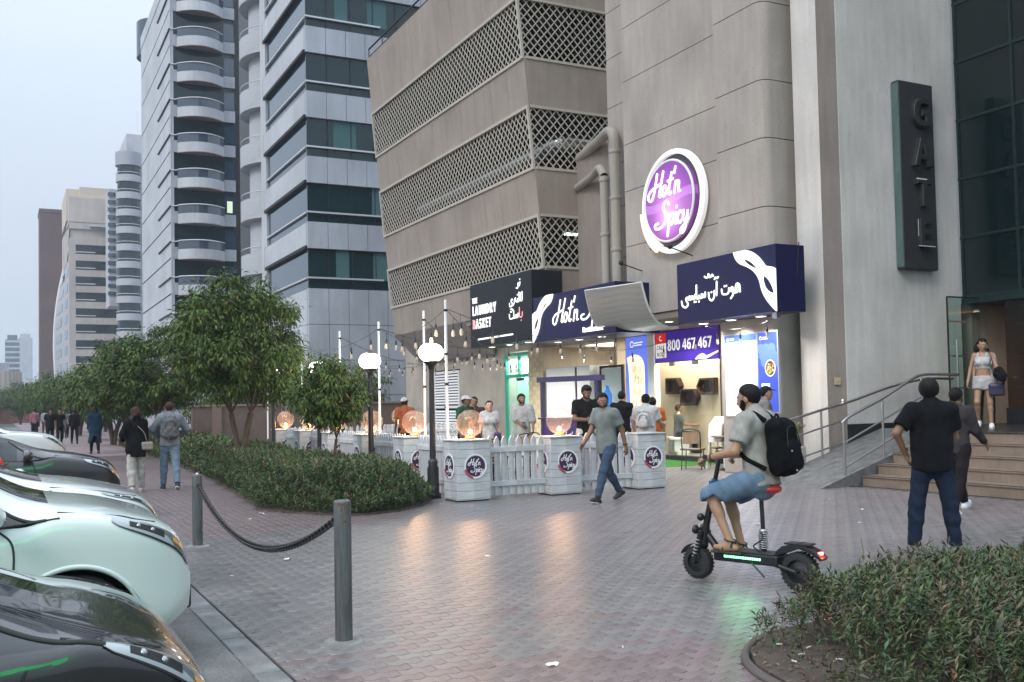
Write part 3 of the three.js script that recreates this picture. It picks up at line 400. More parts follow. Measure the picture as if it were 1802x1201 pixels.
function crescent(R, r, ox, oy, depth, a0 = 0, a1 = Math.PI * 2) { const s = new THREE.Shape(); s.absarc(0, 0, R, 0, Math.PI * 2); const h = new THREE.Path(); h.absarc(ox, oy, r, 0, Math.PI * 2, true); s.holes.push(h); return clean(new THREE.ExtrudeGeometry(s, { depth, bevelEnabled: false, curveSegments: 40 })); }
const litWhite = glow(lin(1, 1, 1), .75), litLetter = glow(lin(1, 1, .97), 1.05);
const canvasMat = (w, h, draw, emit = 0, rough = .4) => { const c = document.createElement('canvas'); c.width = w; c.height = h; draw(c.getContext('2d'), w, h); const t = new THREE.CanvasTexture(c); t.colorSpace = THREE.SRGBColorSpace; const m = new THREE.MeshStandardMaterial({ map: t, roughness: rough }); if (emit) { m.emissive = lin(1, 1, 1); m.emissiveMap = t; m.emissiveIntensity = emit; } return m; };
const panelUV = (w, h) => { const g = new THREE.PlaneGeometry(w, h); return clean(g); };
const W2 = -Math.PI / 2; // signs along the street face -x

{ // laundry sign
  const s = thing('laundry_sign', 'dark grey shop sign reading The Laundry Basket above the green door', 'sign', [13.1, 3.32, -26.25], W2);
  obj('box', rbx(-2.05, 2.05, 0, 1.96, -1.0, 0, .015, 1), phy(lin(.013, .014, .017), .5, { specularIntensity: .5 }), s);
  const txt = (t, size, x, y, mat, name = 'letter') => { let cx = x; for (const ch of t) { if (ch === ' ') { cx += size * .4; continue; } const g = new TextGeometry(ch, { font: T.font, size, depth: .02, bevelEnabled: false }); g.computeBoundingBox(); const w = g.boundingBox.max.x; g.scale(.8, 1, 1); obj(name, clean(g).translate(cx, y, .002), mat, s); cx += (w + size * .16) * .8; } };
  const red = glow(lin(.85, .02, .05), .55);
  txt('THE', .17, -1.86, 1.36, litWhite); txt('LAUNDRY', .3, -1.86, .98, litWhite); txt('B', .3, -1.86, .56, red, 'red_letter'); txt('ASKET', .3, -1.63, .56, litWhite);
  LAUNDRY_AR.forEach((l, i) => obj(i === 3 ? 'red_arabic_lettering' : 'arabic_lettering', strokes(l, .44, .022, 0, .72, .38), i === 3 ? red : litWhite, s).position.z = .01);
  let x = -1.5; for (const w of [.78, .1, .42, .03, .85]) { obj('small_print', rbx(x, x + w, .2, .25, .001, .008, .003, 1), litWhite, s); x += w + .05; }
}
const swirl = (sgn) => { // white leaf ribbon of the sign
  const main = flatShape(s => { s.moveTo(0, 0); s.bezierCurveTo(.12, .12, .32, .3, .36, .56); s.bezierCurveTo(.42, .82, .62, .92, .8, 1.0); s.bezierCurveTo(.95, 1.06, 1.0, 1.2, 1.02, 1.28); s.lineTo(.72, 1.28); s.bezierCurveTo(.5, 1.22, .36, 1.08, .24, .9); s.bezierCurveTo(.16, .86, .04, .86, 0, .8); s.lineTo(0, 0);
    const h = new THREE.Path(); h.moveTo(.03, .34); h.bezierCurveTo(.08, .56, .2, .7, .3, .72); h.bezierCurveTo(.31, .5, .2, .36, .03, .34); s.holes.push(h);
    const k = new THREE.Path(); k.moveTo(.42, .86); k.bezierCurveTo(.5, .98, .62, 1.08, .78, 1.12); k.bezierCurveTo(.72, 1.0, .58, .92, .42, .86); s.holes.push(k); }, .03);
  main.scale(sgn, 1, 1); if (sgn < 0) { const p = main.attributes.position.array, n = main.attributes.normal.array; for (let i = 0; i < p.length; i += 9) for (let k = 0; k < 3; k++) { let t = p[i + 3 + k]; p[i + 3 + k] = p[i + 6 + k]; p[i + 6 + k] = t; t = n[i + 3 + k]; n[i + 3 + k] = n[i + 6 + k]; n[i + 6 + k] = t; } }
  return main; };
{ // restaurant sign, latin script
  const s = thing('restaurant_sign', 'navy shop sign with white Hot n lettering and white ribbon partly hidden by the canopy', 'sign', [13, 3.2, -21.9], W2);
  obj('box', rbx(-2.05, 2.05, 0, 1.23, -1.3, 0, .015, 1), M.navy, s);
  const sw = obj('white_ribbon', swirl(1), litWhite, s); sw.position.set(-2.05, 0, .004); sw.scale.set(1.12, .96, 1);
  const l = obj('script_lettering', strokes(HOT, .62, .025, .2, -.78, .42), litLetter, s); l.position.z = .02;
  const l2 = obj('script_lettering', strokes(SPICY, .62, .025, .2, .62, .42), litLetter, s); l2.position.z = .02;
  const g = new TextGeometry('Restaurant', { font: T.font, size: .13, depth: .02, bevelEnabled: false }); obj('small_lettering', clean(g).translate(.55, .1, .002), litLetter, s);
}
{ // restaurant sign, arabic
  const s = thing('arabic_sign', 'navy box sign with white Arabic script and white ribbon on the front pier', 'sign', [12.93, 3.19, -15.76], W2);
  obj('box', rbx(-1.54, 1.54, 0, 1.28, -.72, 0, .015, 1), M.navy, s);
  const sw = obj('white_ribbon', swirl(-1), litWhite, s); sw.position.set(1.54, 0, .004); sw.scale.set(1.15, .99, 1);
  const l = obj('arabic_lettering', strokes(ARABIC, .37, .02, 0, -1.38, .46), litLetter, s); l.position.z = .02;
  obj('junction_box', rbx(1.3, 1.42, -.12, 0, -.2, -.08, .01, 1), M.steel, s);
  obj('cable', tube([[1.5, .0, -.5], [1.52, 1.3, -.6], [1.4, 1.36, -.72]], .012, 12, 5), M.dark, s);
}
{ // round sign on the pier
  const s = thing('round_sign', 'round glowing purple sign with white script and white crescent ring high on the pier', 'sign', [14 - .02, 6.17, -18.6], W2);
  const violet = canvasMat(256, 256, (g, w, h) => { const r = g.createRadialGradient(120, 178, 10, 128, 150, 130); r.addColorStop(0, '#d3a6e6'); r.addColorStop(.3, '#b577cc'); r.addColorStop(.6, '#96539f'); r.addColorStop(1, '#7a3c92'); g.fillStyle = r; g.fillRect(0, 0, w, h); g.fillStyle = 'rgba(190,140,210,.5)'; g.beginPath(); g.moveTo(0, 120); g.bezierCurveTo(90, 150, 160, 90, 256, 100); g.lineTo(256, 128); g.bezierCurveTo(170, 120, 90, 170, 0, 150); g.fill(); }, .38);
  const disc = clean(new THREE.CylinderGeometry(.93, .93, .16, 56)); disc.rotateX(Math.PI / 2); { const p = disc.attributes.position, uv = disc.attributes.uv; for (let i = 0; i < p.count; i++) uv.setXY(i, p.getX(i) / 1.9 + .5, p.getY(i) / 1.9 + .5); }
  const d = obj('disc', disc, violet, s); d.position.set(-.08, .02, .12);
  const edge = clean(new THREE.TorusGeometry(.94, .03, 8, 56)); obj('disc_rim', edge, M.white, d).position.z = .07;
  obj('script_lettering', strokes(HOT, .6, .032, .15, -.62, .12), litLetter, d).position.z = .1; obj('script_lettering', strokes(SPICY, .6, .032, .15, -.42, -.6), litLetter, d).position.z = .1;
  const ring = obj('crescent_ring', crescent(1.21, 1.09, -.05, .02, .1), glow(lin(1, .99, .97), .4), s); ring.position.z = .06; obj('back_plate', at(clean(new THREE.CylinderGeometry(1.12, 1.12, .03, 48)), -.06, .02, .03, 0, Math.PI / 2), std(lin(.09, .085, .09), .6), s);
  const tail = obj('orange_tail', flatShape(k => { k.absarc(0, 0, 1.3, Math.PI * 1.02, Math.PI * 1.32, false); k.absarc(.12, .1, 1.2, Math.PI * 1.34, Math.PI * 1.06, true); }, .06), glow(lin(1, .62, .35), 1.0), s); tail.position.z = .1;
  const pl = new THREE.PointLight(lin(1, .85, 1), .5, 0, 2); pl.position.set(0, 0, .75); s.add(pl); pl.castShadow = true; pl.shadow.radius = 20;
  obj('bracket', merge([rod([-1.1, -.95, 0], [-.95, -.9, .1], .02, .02, 6), rod([1.0, .5, 0], [1.0, .5, .1], .03, .03, 6), bx(-.5, .5, -.1, .1, 0, .06)]), M.dark, s);
}
{ // two little wall cameras on stalks under the round sign
  for (const [z, y, l] of [[-20.1, 4.9, 'small dark spotlight on a stalk at the left under the round sign'], [-18.1, 5.0, 'small dark spotlight on a stalk at the right under the round sign']]) { const c = thing('wall_spotlight', l.replace(' at the left', ' beside the pipes').replace(' at the right', ' above the Arabic sign'), 'spotlight', [13.98, y, z]); obj('arm', rod([0, -.16, 0], [-.55, 0, -.05], .014, .014, 6), M.dark, c); obj('head', ball([-.58, .02, -.05], .06, 10, 8), M.dark, c); }
}
{ // curved sheet canopy over the door
  const t = thing('curved_canopy', 'curved grey sheet canopy curling out between the two restaurant signs', 'canopy');
  const A = V3(12.35, 4.2, -20.15), B = V3(12.35, 4.12, -17.8), C = V3(13.75, 3.26, -21.0), D = V3(13.75, 3.2, -18.4), g = [], n = 14; const P = (i, s, o) => { const k = i / n, a = s ? B : A, c = s ? D : C; const p = a.clone().lerp(c, k); const bow = Math.sin(k * Math.PI) * .34; p.x -= bow * .45; p.y -= bow * .9; p.x += o * .5; p.y += o; return p.toArray(); };
  for (let i = 0; i < n; i++) { g.push(quad(P(i, 0, 0), P(i + 1, 0, 0), P(i + 1, 1, 0), P(i, 1, 0)), quad(P(i, 1, .02), P(i + 1, 1, .02), P(i + 1, 0, .02), P(i, 0, .02))); }
  let sheet = merge(g); sheet.deleteAttribute('normal'); sheet = mergeVertices(sheet, 1e-4); sheet.computeVertexNormals();
  obj('sheet', clean(sheet), std(lin(.42, .44, .44), .35, { metalness: .25, side: THREE.DoubleSide, map: rep(T.stain, .6, .5) }), t);
  obj('edge_trim', merge([tube(Array.from({ length: 9 }, (_, i) => P(i * n / 8, 1, .01)), .022, 24, 6), tube(Array.from({ length: 9 }, (_, i) => P(i * n / 8, 0, .01)), .018, 24, 6), rod(P(0, 0, .01), P(0, 1, .01), .015, .015, 6), rod(P(n, 0, .01), P(n, 1, .01), .02, .02, 6)]), std(lin(.66, .68, .68), .3), t);
}
// ---------- shop fronts ----------
{
  const b = thing('shop_front', 'beige ground floor wall with the laundry and restaurant entrances under the overhang', 'building');
  const warm = std(lin(.5, .455, .385), .75, { map: rep(T.stain, .2, .2) }), tile = std(lin(.44, .4, .35), .6, { map: rep(T.stain, .3, .3) });
  obj('left_wall', bx(15.5, 16, 0, 4.4, -40.2, -37.05), warm, b); obj('left_wall', bx(15.5, 16, 2.9, 4.4, -37.05, -34.5), warm, b); obj('left_wall', bx(15.5, 16, 0, 4.4, -34.5, -30.65), warm, b); obj('left_wall', bx(15.5, 16, 3.3, 4.24, -30.65, -22.0), warm, b);
  obj('dado', merge([bx(15.488, 15.499, 0, 1.45, -40.1, -37.1), bx(15.488, 15.499, 0, 1.45, -34.45, -30.7)]), tile, b);
  obj('end_wall', bx(16.01, 28, 0, 4.4, -40.2, -39.9), warm, b);
  obj('inner_back_wall', bx(19, 19.3, 0, 3.5, -33, -16.9), std(lin(.62, .5, .34), .7), b); obj('floor', bx(15.52, 19, -.01, .12, -33, -16.9), std(lin(.3, .28, .25), .35), b); obj('ceiling', bx(15.52, 19, 3.36, 3.49, -33, -16.9), M.white, b);
  obj('partition', bx(15.6, 19, .12, 3.35, -28.45, -28.3), warm, b); obj('partition', bx(15.7, 19, .12, 3.35, -24.1, -23.95), warm, b); obj('partition', bx(15.6, 19, .12, 3.35, -33, -32.85), warm, b); obj('partition', bx(15.6, 19, .12, 3.35, -17.05, -16.9), warm, b);
  for (const [z, w, k, x] of [[-21.2, 4.2, 1, 16.1], [-30.5, 2.5, 1.6, 17.2], [-25.6, 3, .6, 17.2]]) { const hw = x < 17 ? .4 : .6; const p = obj('ceiling_light_panel', bx(x - hw, x + hw, 3.33, 3.355, z - w / 2, z + w / 2), glow(lin(1, .95, .85), 1.6), b); const l = new THREE.RectAreaLight(lin(1, .9, .74), 17 * k, hw * 2, w); l.position.set(x, 3.32, z); l.rotation.x = -Math.PI / 2; b.add(l); }
  obj('side_strip', bx(15.45, 15.7, 0, 3.5, -19.0, -16.78), M.pillar, b); obj('white_post', bx(15.4, 15.6, 0, 3.5, -22.0, -21.72), M.white, b); obj('threshold', bx(15.3, 15.6, 0, .125, -21.7, -19.02), M.dark, b);
  // rough patterned column beside the green door
  const col = obj('tiled_column', bx(15.2, 15.5, 0, 3.3, -28.4, -27.4), warm, b); const cm = [std(lin(.55, .47, .3), .6), std(lin(.48, .4, .25), .6)]; for (let r = 0; r < 22; r++) for (let c = 0; c < 4; c++) obj('tile', rbx(15.185 - h2(r, c, 4) * .012, 15.198, r * .15 + .004, r * .15 + .146, -28.4 + c * .25 + .004 + (r % 2) * .06, -28.4 + c * .25 + .246 + (r % 2 && c === 3 ? 0 : (r % 2) * .06), .004, 1), cm[(r + c) % 2], col);
}
{ // green door
  const d = thing('green_door', 'bright glazed door with green metal frame under the laundry sign', 'door', [15.48, 0, -29.6], W2);
  const gm = std(lin(.03, .32, .2), .4); obj('frame', merge([bx(-1.02, -.9, 0, 3.25, -.08, .04), bx(.9, 1.02, 0, 3.25, -.08, .04), bx(-.9, .9, 3.15, 3.25, -.08, .04), bx(-.9, .9, 2.42, 2.52, -.08, .04), bx(-.04, .04, 2.52, 3.15, -.06, .03)]), gm, d);
  const gl = phy(lin(.82, .95, .92), .12, { transmission: .85, thickness: 0, ior: 1.5 }); obj('pane', bx(-.9, .9, .1, 2.42, -.03, -.018), gl, d); obj('transom_pane', bx(-.9, -.04, 2.52, 3.15, -.03, -.018), gl, d); obj('transom_pane', bx(.04, .9, 2.52, 3.15, -.03, -.018), gl, d); obj('closer', bx(-.1, .3, 2.3, 2.4, -.018, .05), M.dark, d);
  obj('blind', bx(-.9, .9, .05, 3.15, -.4, -.38), std(lin(.7, .86, .82), .7), d); obj('kick_plate', bx(-.9, .9, 0, .1, -.03, .0), gm, d);
  const l = new THREE.RectAreaLight(lin(.9, 1, .96), 34, 1.7, .3); l.position.set(0, 3.0, -.14); l.rotation.x = -Math.PI / 2; d.add(l); obj('lamp_strip', bx(-.85, .85, 3.02, 3.06, -.28, -.05), glow(lin(.9, 1, .96), 2), d);
}
{ // louvred doors
  const d = thing('louvred_door', 'pair of white louvred service doors in beige wall', 'door', [15.48, 0, -35.77], W2);
  for (const x of [-.63, .63]) { obj('leaf_frame', merge([bx(x - .61, x - .53, .02, 2.85, -.03, .03), bx(x + .53, x + .61, .02, 2.85, -.03, .03), bx(x - .53, x + .53, .02, .12, -.03, .03), bx(x - .53, x + .53, 2.75, 2.85, -.03, .03), bx(x - .53, x + .53, 1.4, 1.5, -.03, .03)]), M.white, d); for (let k = 0; k < 24; k++) { const y = .16 + k * .108; if (Math.abs(y - 1.42) < .08) continue; const g = bx(-.53, .53, -.045, .045, -.006, .006); obj('slat', at(g, x, y + .03, 0, 0, -.6), M.white, d); } }
  obj('backing', bx(-1.25, 1.25, 0, 2.88, -.12, -.06), M.dark, d); obj('latch', bx(-.12, .12, 1.42, 1.47, .032, .06), M.dark, d);
}
{ // glass front with phone banner
  const d = thing('glass_shopfront', 'frameless glass restaurant front with a wooden arrow shelf display behind', 'shopfront', [15.48, .12, -20.36], W2);
  const gl = phy(lin(.93, .96, .94), .01, { transmission: 1, thickness: 0, ior: 1.5 });
  for (const [a, c] of [[-1.3, -.63], [-.62, .3], [.31, 1.3]]) obj('pane', bx(a, c, .02, 2.42, -.006, .006), gl, d);
  obj('patch_fitting', merge([bx(-.75, -.55, 2.32, 2.42, -.02, .02), bx(.2, .42, 2.32, 2.42, -.02, .02), bx(-.7, -.55, .02, .1, -.02, .02)]), M.steel, d); obj('dark_jamb', bx(1.3, 1.36, 0, 2.45, -.06, .03), std(lin(.05, .03, .02), .5), d);
  const wood = std(lin(.07, .03, .025), .45, { map: rep(T.wood, 1, 1) });
  const arrow = (x, y, s, l) => { const o = obj('arrow_shelf', flatShape(k => { k.moveTo(-l, -.22); k.lineTo(l * .6, -.22); k.lineTo(l, 0); k.lineTo(l * .6, .22); k.lineTo(-l, .22); k.lineTo(-l, -.22); const h = new THREE.Path(); h.moveTo(-l + .05, -.17); h.lineTo(-l + .05, .17); h.lineTo(l * .55, .17); h.lineTo(l * .85, 0); h.lineTo(l * .55, -.17); h.lineTo(-l + .05, -.17); k.holes.push(h); }, .16, .004), wood, d); o.position.set(x, y, -1.18); o.scale.x = s; obj('back_board', bx(-l * .9, l * .6, -.2, .2, .01, .03), std(lin(.045, .02, .022), .5), o); return o; };
  arrow(-2.06, 1.82, 1, .32); arrow(-.63, 1.78, -1, .36); arrow(-1.36, 1.5, 1, .36);
  obj('feature_wall', bx(-3.3, 1.35, 0, 3.2, -1.32, -1.19), std(lin(.68, .56, .4), .7), d);
  const bn = obj('phone_banner', panelUV(2.62, .78), canvasMat(512, 152, (g, w, h) => { g.fillStyle = '#3d1f93'; g.fillRect(0, 0, w, h); g.fillStyle = '#4a2bab'; g.fillRect(0, 110, w, 42); g.fillStyle = '#d8261f'; g.fillRect(6, 6, 92, 52); g.fillStyle = '#fff'; g.fillRect(6, 58, 92, 74); g.font = 'bold 30px sans-serif'; g.fillStyle = '#1c1c28'; g.fillText('CALL', 14, 90); g.fillText('NOW', 16, 124); g.strokeStyle = '#fff'; g.lineWidth = 5; g.beginPath(); g.arc(52, 32, 11, .6, 5); g.stroke(); g.fillStyle = '#fff'; g.font = 'bold 76px sans-serif'; g.save(); g.translate(108, 98); g.scale(.86, 1); g.fillText('800 467 467', 0, 0); g.restore(); g.beginPath(); g.moveTo(330, 152); g.bezierCurveTo(370, 118, 400, 118, 420, 138); g.lineTo(512, 116); g.lineTo(512, 124); g.lineTo(420, 152); g.fill(); }, .35), d); bn.position.set(0, 2.83, .06);
  obj('banner_board', bx(-1.32, 1.32, 2.42, 3.24, -.02, .055), M.purple, d);
}
const poster = (label, x, y, z, w, h, draw, emit) => { const p = thing('poster', label, 'poster', [x, y, z], W2); obj('lightbox', rbx(-w / 2 - .03, w / 2 + .03, -.03, h + .03, -.06, 0, .008, 1), std(lin(.3, .31, .34), .35), p); const f = obj('print', panelUV(w, h), canvasMat(256, Math.round(256 * h / w), draw, emit), p); f.position.set(0, h / 2, .004); const l = new THREE.RectAreaLight(lin(.9, .95, 1), emit * .9, w, h); l.position.set(0, h / 2, .03); l.rotation.y = Math.PI; p.add(l); return p; };
poster('glowing white menu poster with blue header on the front pier', 13.64, 1.2, -16.14, .98, 1.68, (g, w, h) => { g.fillStyle = '#f4f7ff'; g.fillRect(0, 0, w, h); g.fillStyle = '#3a55b8'; g.fillRect(0, 0, w, 34); g.fillStyle = '#8fa6e6'; g.fillRect(0, 34, w, 40); g.fillStyle = '#c9d6fb'; g.fillRect(0, 74, w, 40); g.strokeStyle = '#fff'; g.lineWidth = 3; g.beginPath(); g.arc(26, 20, 8, 0, 6); g.moveTo(40, 16); g.lineTo(80, 16); g.moveTo(40, 24); g.lineTo(74, 24); g.stroke(); g.fillStyle = '#c3cdf0'; for (let i = 0; i < 14; i++) g.fillRect(22 + (i % 2) * 110, 140 + (i >> 1) * 38, 84, 6), g.fillRect(22 + (i % 2) * 110, 154 + (i >> 1) * 38, 50, 4); }, .6);
poster('narrow blue poster with a plate of food on the front pier', 13.64, 1.28, -15.32, .56, 1.6, (g, w, h) => { g.fillStyle = '#2c3f9a'; g.fillRect(0, 0, w, h); g.fillStyle = '#4a62c4'; for (let i = 0; i < 9; i++) { g.beginPath(); g.arc(40 + i * 24, 150 + (i % 3) * 60, 50, 0, 7); g.fill(); } g.fillStyle = '#b9b4ae'; g.beginPath(); g.ellipse(160, 330, 70, 78, 0, 0, 7); g.fill(); g.fillStyle = '#2a2018'; g.beginPath(); g.ellipse(160, 330, 58, 66, 0, 0, 7); g.fill(); for (let i = 0; i < 60; i++) { g.fillStyle = ['#8a5a30', '#b98a50', '#5c3a20', '#6f7a35', '#c7b08a'][i % 5]; g.beginPath(); g.ellipse(160 + (h2(i, 1) - .5) * 80, 330 + (h2(i, 2) - .5) * 92, 5 + h2(i, 3) * 9, 4 + h2(i, 4) * 6, h2(i, 5) * 3, 0, 7); g.fill(); } g.fillStyle = '#efe9df'; g.fillRect(40, 470, 110, 60); g.strokeStyle = '#fff'; g.lineWidth = 5; g.beginPath(); g.arc(40, 50, 14, 0, 6); g.moveTo(64, 44); g.lineTo(150, 44); g.moveTo(64, 60); g.lineTo(140, 60); g.stroke(); }, .9);
poster('tall blue and cream food poster beside the white post of the shopfront', 15.42, .9, -22.5, 1.1, 2.4, (g, w, h) => { g.fillStyle = '#5a6fd6'; g.fillRect(0, 0, w, h); g.fillStyle = '#f3e9d2'; g.beginPath(); g.moveTo(10, 130); g.bezierCurveTo(120, 90, 200, 120, 206, 200); g.lineTo(206, h); g.lineTo(60, h); g.bezierCurveTo(20, 400, 50, 300, 10, 130); g.fill(); for (let i = 0; i < 90; i++) { g.fillStyle = ['#e4d3ae', '#d6bd8c', '#efe6d2', '#c9a878', '#dccfc0'][i % 5]; g.beginPath(); g.ellipse(60 + h2(i, 1) * 120, 160 + h2(i, 2) * 330, 8 + h2(i, 3) * 16, 5 + h2(i, 4) * 10, h2(i, 5) * 3, 0, 7); g.fill(); } g.strokeStyle = '#fff'; g.lineWidth = 5; g.beginPath(); g.arc(70, 46, 18, 0, 6); g.moveTo(96, 40); g.lineTo(190, 36); g.moveTo(96, 54); g.lineTo(180, 52); g.stroke(); }, .8);
{ // white cold cabinets
  const f = thing('cold_cabinet', 'tall white refrigerator cabinets with dark gap behind the purple kiosk', 'refrigerator', [15.2, 0, -25.95], W2); const wm = phy(lin(.8, .82, .82), .3, {});
  obj('door', rbx(-1.3, .44, .12, 2.62, -.7, 0, .03, 2), wm, f); obj('door', rbx(.56, 1.3, .12, 2.62, -.7, 0, .03, 2), wm, f); obj('gap_strip', bx(.44, .56, .12, 2.6, -.6, -.03), M.dark, f); obj('base', bx(-1.3, 1.3, 0, .12, -.68, -.02), M.dark, f); for (const x of [.38, .62]) obj('handle', rod([x, 1.2, .03], [x, 1.7, .03], .012, .012, 6), M.steel, f);
}
{ // purple kiosk frame
  const k = thing('order_kiosk', 'purple ordering counter with open frame standing on the terrace', 'kiosk', [13.3, 0, -22.6], -1.25);
  const pf = std(lin(.028, .022, .085), .4), pp = std(lin(.06, .025, .14), .45);
  for (const x of [-.95, .95]) obj('post', bx(x - .05, x + .05, 0, 2.1, -.05, .05), pf, k); obj('top_beam', bx(-1.1, 1.15, 2.1, 2.24, -.08, .08), pf, k); obj('counter_panel', bx(-.9, .9, 0, 1.1, -.04, .04), pp, k); obj('counter_top', rbx(-1.05, 1.05, 1.1, 1.15, -.3, .12, .01, 1), pf, k); obj('lettering', strokes(HOT, .26, .016, .2, -.3, .5), M.white, k).position.z = .05;
  const b = thing('blue_bottle', 'tall blue water cooler bottle beside the tall food poster', 'bottle', [15.1, 1.15, -23.55]); obj('body', lathe([[0, 0], [.12, 0], [.13, .1], [.13, .6], [.05, .75], [.05, .85], [0, .85]], 18), phy(lin(.02, .2, .75), .1, { clearcoat: 1 }), b); obj('stand', rbx(-.16, .16, -1.14, -.005, -.16, .16, .02, 1), M.white, b);
  obj('tap', rod([-.16, -.2, 0], [-.22, -.2, 0], .02, .02, 8), M.dark, b);
  const p = thing('side_door', 'plain pale blue service door next to the tall food poster', 'door', [15.45, 0, -23.85], W2); obj('leaf', rbx(-.55, .5, .02, 2.5, -.05, 0, .008, 1), std(lin(.5, .62, .62), .5), p); obj('frame', merge([bx(-.62, -.56, 0, 2.58, -.06, .02), bx(.51, .57, 0, 2.58, -.06, .02), bx(-.56, .51, 2.52, 2.58, -.06, .02)]), M.dark, p); obj('handle', bx(.36, .44, 1.0, 1.04, .0, .06), M.steel, p);
}
{ // round recessed downlights below the signs
  const spots = [[13.5, 3.318, -27.6, 'laundry'], [13.5, 3.318, -26.4, 'laundry'], [13.5, 3.318, -25.2, 'laundry'], [13.4, 3.198, -23.3, 'hot'], [13.4, 3.198, -22.2, 'hot'], [13.4, 3.198, -21.1, 'hot'], [14.6, 3.498, -19.9, 'soffit'], [14.4, 3.498, -18.4, 'soffit'], [13.3, 3.188, -16.9, 'arabic'], [13.3, 3.188, -16.0, 'arabic'], [13.3, 3.188, -15.1, 'arabic']];
  const lab = { laundry: 'round white downlight under the dark laundry sign', hot: 'round white downlight under the navy sign with the canopy', soffit: 'round white downlight in the soffit over the glass shopfront', arabic: 'round white downlight under the navy Arabic sign' }, grp = { laundry: 'downlights under the laundry sign', hot: 'downlights under the restaurant sign', soffit: 'downlights in the soffit', arabic: 'downlights under the Arabic sign' };
  const lens = clean(new THREE.CylinderGeometry(.1, .1, .012, 20)).translate(0, -.012, 0), rim = clean(new THREE.TorusGeometry(.11, .014, 6, 20).rotateX(Math.PI / 2)).translate(0, -.01, 0), gm = glow(lin(1, .98, .92), 6);
  for (const [x, y, z, k] of spots) { const d = thing('downlight', lab[k], 'light', [x, y, z], 0, grp[k]); obj('lens', lens, gm, d); obj('rim', rim, M.white, d); const l = new THREE.SpotLight(lin(1, .97, .88), k === 'laundry' ? 26 : 15, 0, 1.25, .7, 2); l.position.set(0, -.03, 0); l.target.position.set(0, -2, 0); d.add(l, l.target); l.castShadow = true; l.shadow.radius = 4; }
}
{ // fluorescent fitting inside the car park
  const t = thing('strip_light', 'twin fluorescent strip light glowing behind the lowest lattice screen', 'light', [16.2, 6.78, -26.6]); obj('housing', rbx(-.6, .6, .05, .12, -.12, .12, .01, 1), M.white, t); for (const z of [-.06, .06]) obj('tube', rod([-.56, .02, z], [.56, .02, z], .02, .02, 8), glow(lin(.75, 1, .85), 5), t); const l = new THREE.RectAreaLight(lin(.8, 1, .88), 14, 1.1, .2); l.position.set(0, -.01, 0); l.rotation.x = -Math.PI / 2; t.add(l);
}
// ---------- fence posts with round badges ----------
const badgeFace = std(lin(.045, .018, .06), .4), badgeRed = std(lin(.42, .06, .09), .4);
const badgeG = { disc: clean(new THREE.CylinderGeometry(.165, .165, .008, 32).rotateX(Math.PI / 2)), ring: crescent(.198, .172, -.004, .004, .007).translate(0, 0, 0), red: flatShape(k => { k.absarc(0, 0, .205, Math.PI * 1.08, Math.PI * 1.42, false); k.absarc(.02, .02, .2, Math.PI * 1.4, Math.PI * 1.1, true); }, .006, 0), text: merge([strokes(HOT, .105, .0065, .15, -.11, .015), strokes(SPICY, .105, .0065, .15, -.07, -.095)]) };
function badge(parent, x, y, z, turn) { const d = obj('badge', badgeG.disc, badgeFace, parent); d.position.set(x, y, z); d.rotation.y = turn; obj('ring', badgeG.ring, M.white, d).position.z = -.002; obj('red_crescent', badgeG.red, badgeRed, d); obj('script', badgeG.text, M.white, d).position.z = .006; }
const FP = (() => {
  const p = thing('fence_post', 'white boarded square fence post with round purple badge', 'post', [6.73, 0, -14.78]);
  for (let k = 0; k < 7; k++) { const w = .295 + (k % 2) * .003; obj('board', rbx(-w, w, .035 + k * .133, .035 + k * .133 + .127, -.27, .27, .006, 1), M.whitepaint, p); }
  obj('core', bx(-.28, .28, .02, .95, -.255, .255), M.white, p); obj('lid', rbx(-.315, .315, .966, .99, -.29, .29, .006, 1), M.whitepaint, p); obj('foot', bx(-.27, .27, 0, .034, -.25, .25), M.dark, p);
  badge(p, .03, .56, .275, 0); badge(p, -.302, .56, -.02, -Math.PI / 2); return p; })();
FP.userData.label = 'white boarded fence post at the front corner beside the lamp post'; FP.userData.group = 'white fence posts';
const postAt = [[8.45, -14.78, 'white boarded fence post in the middle of the front fence'], [10.2, -14.78, 'white boarded fence post without a globe at the open end of the front fence'], [6.73, -17.13], [6.73, -19.5], [6.73, -21.85], [6.73, -24.2], [6.73, -26.5]];
const ORD = ['first', 'second', 'third', 'fourth', 'fifth', 'sixth', 'seventh', 'eighth', 'ninth', 'tenth', 'eleventh', 'twelfth', 'thirteenth']; let pk = 0;
for (const [x, z, l] of postAt) dup(FP, [x, 0, z], 0, l || `white boarded fence post along the hedge, ${ORD[++pk]} from the corner post`, 'white fence posts');
// ---------- picket fence panels ----------
function picketPanel(label, L, n, pos, turn) {
  const f = thing('picket_fence', label, 'fence', pos, turn, 'white picket fence panels'); const w = L / n * .68;
  const pk = flatShape(s => { s.moveTo(-w / 2, .05); s.lineTo(w / 2, .05); s.lineTo(w / 2, .9); s.bezierCurveTo(w / 2, .95, w * .2, .99, 0, 1.02); s.bezierCurveTo(-w * .2, .99, -w / 2, .95, -w / 2, .9); }, .018, .003);
  for (let k = 0; k < n; k++) { const o = obj('picket', pk, M.whitepaint, f); o.position.set(-L / 2 + (k + .5) * L / n, (h2(k, n, 3) - .5) * .012, -.02); o.rotation.z = (h2(k, n, 5) - .5) * .02; }
  obj('rail', rbx(-L / 2, L / 2, .76, .85, .004, .03, .005, 1), M.whitepaint, f); obj('rail', rbx(-L / 2, L / 2, .2, .29, .004, .03, .005, 1), M.whitepaint, f); return f;
}
picketPanel('white picket fence panel between the corner post and the middle post', 1.1, 8, [7.59, 0, -14.7], 0);
picketPanel('white picket fence panel behind the walking man', 1.13, 8, [9.33, 0, -14.7], 0);
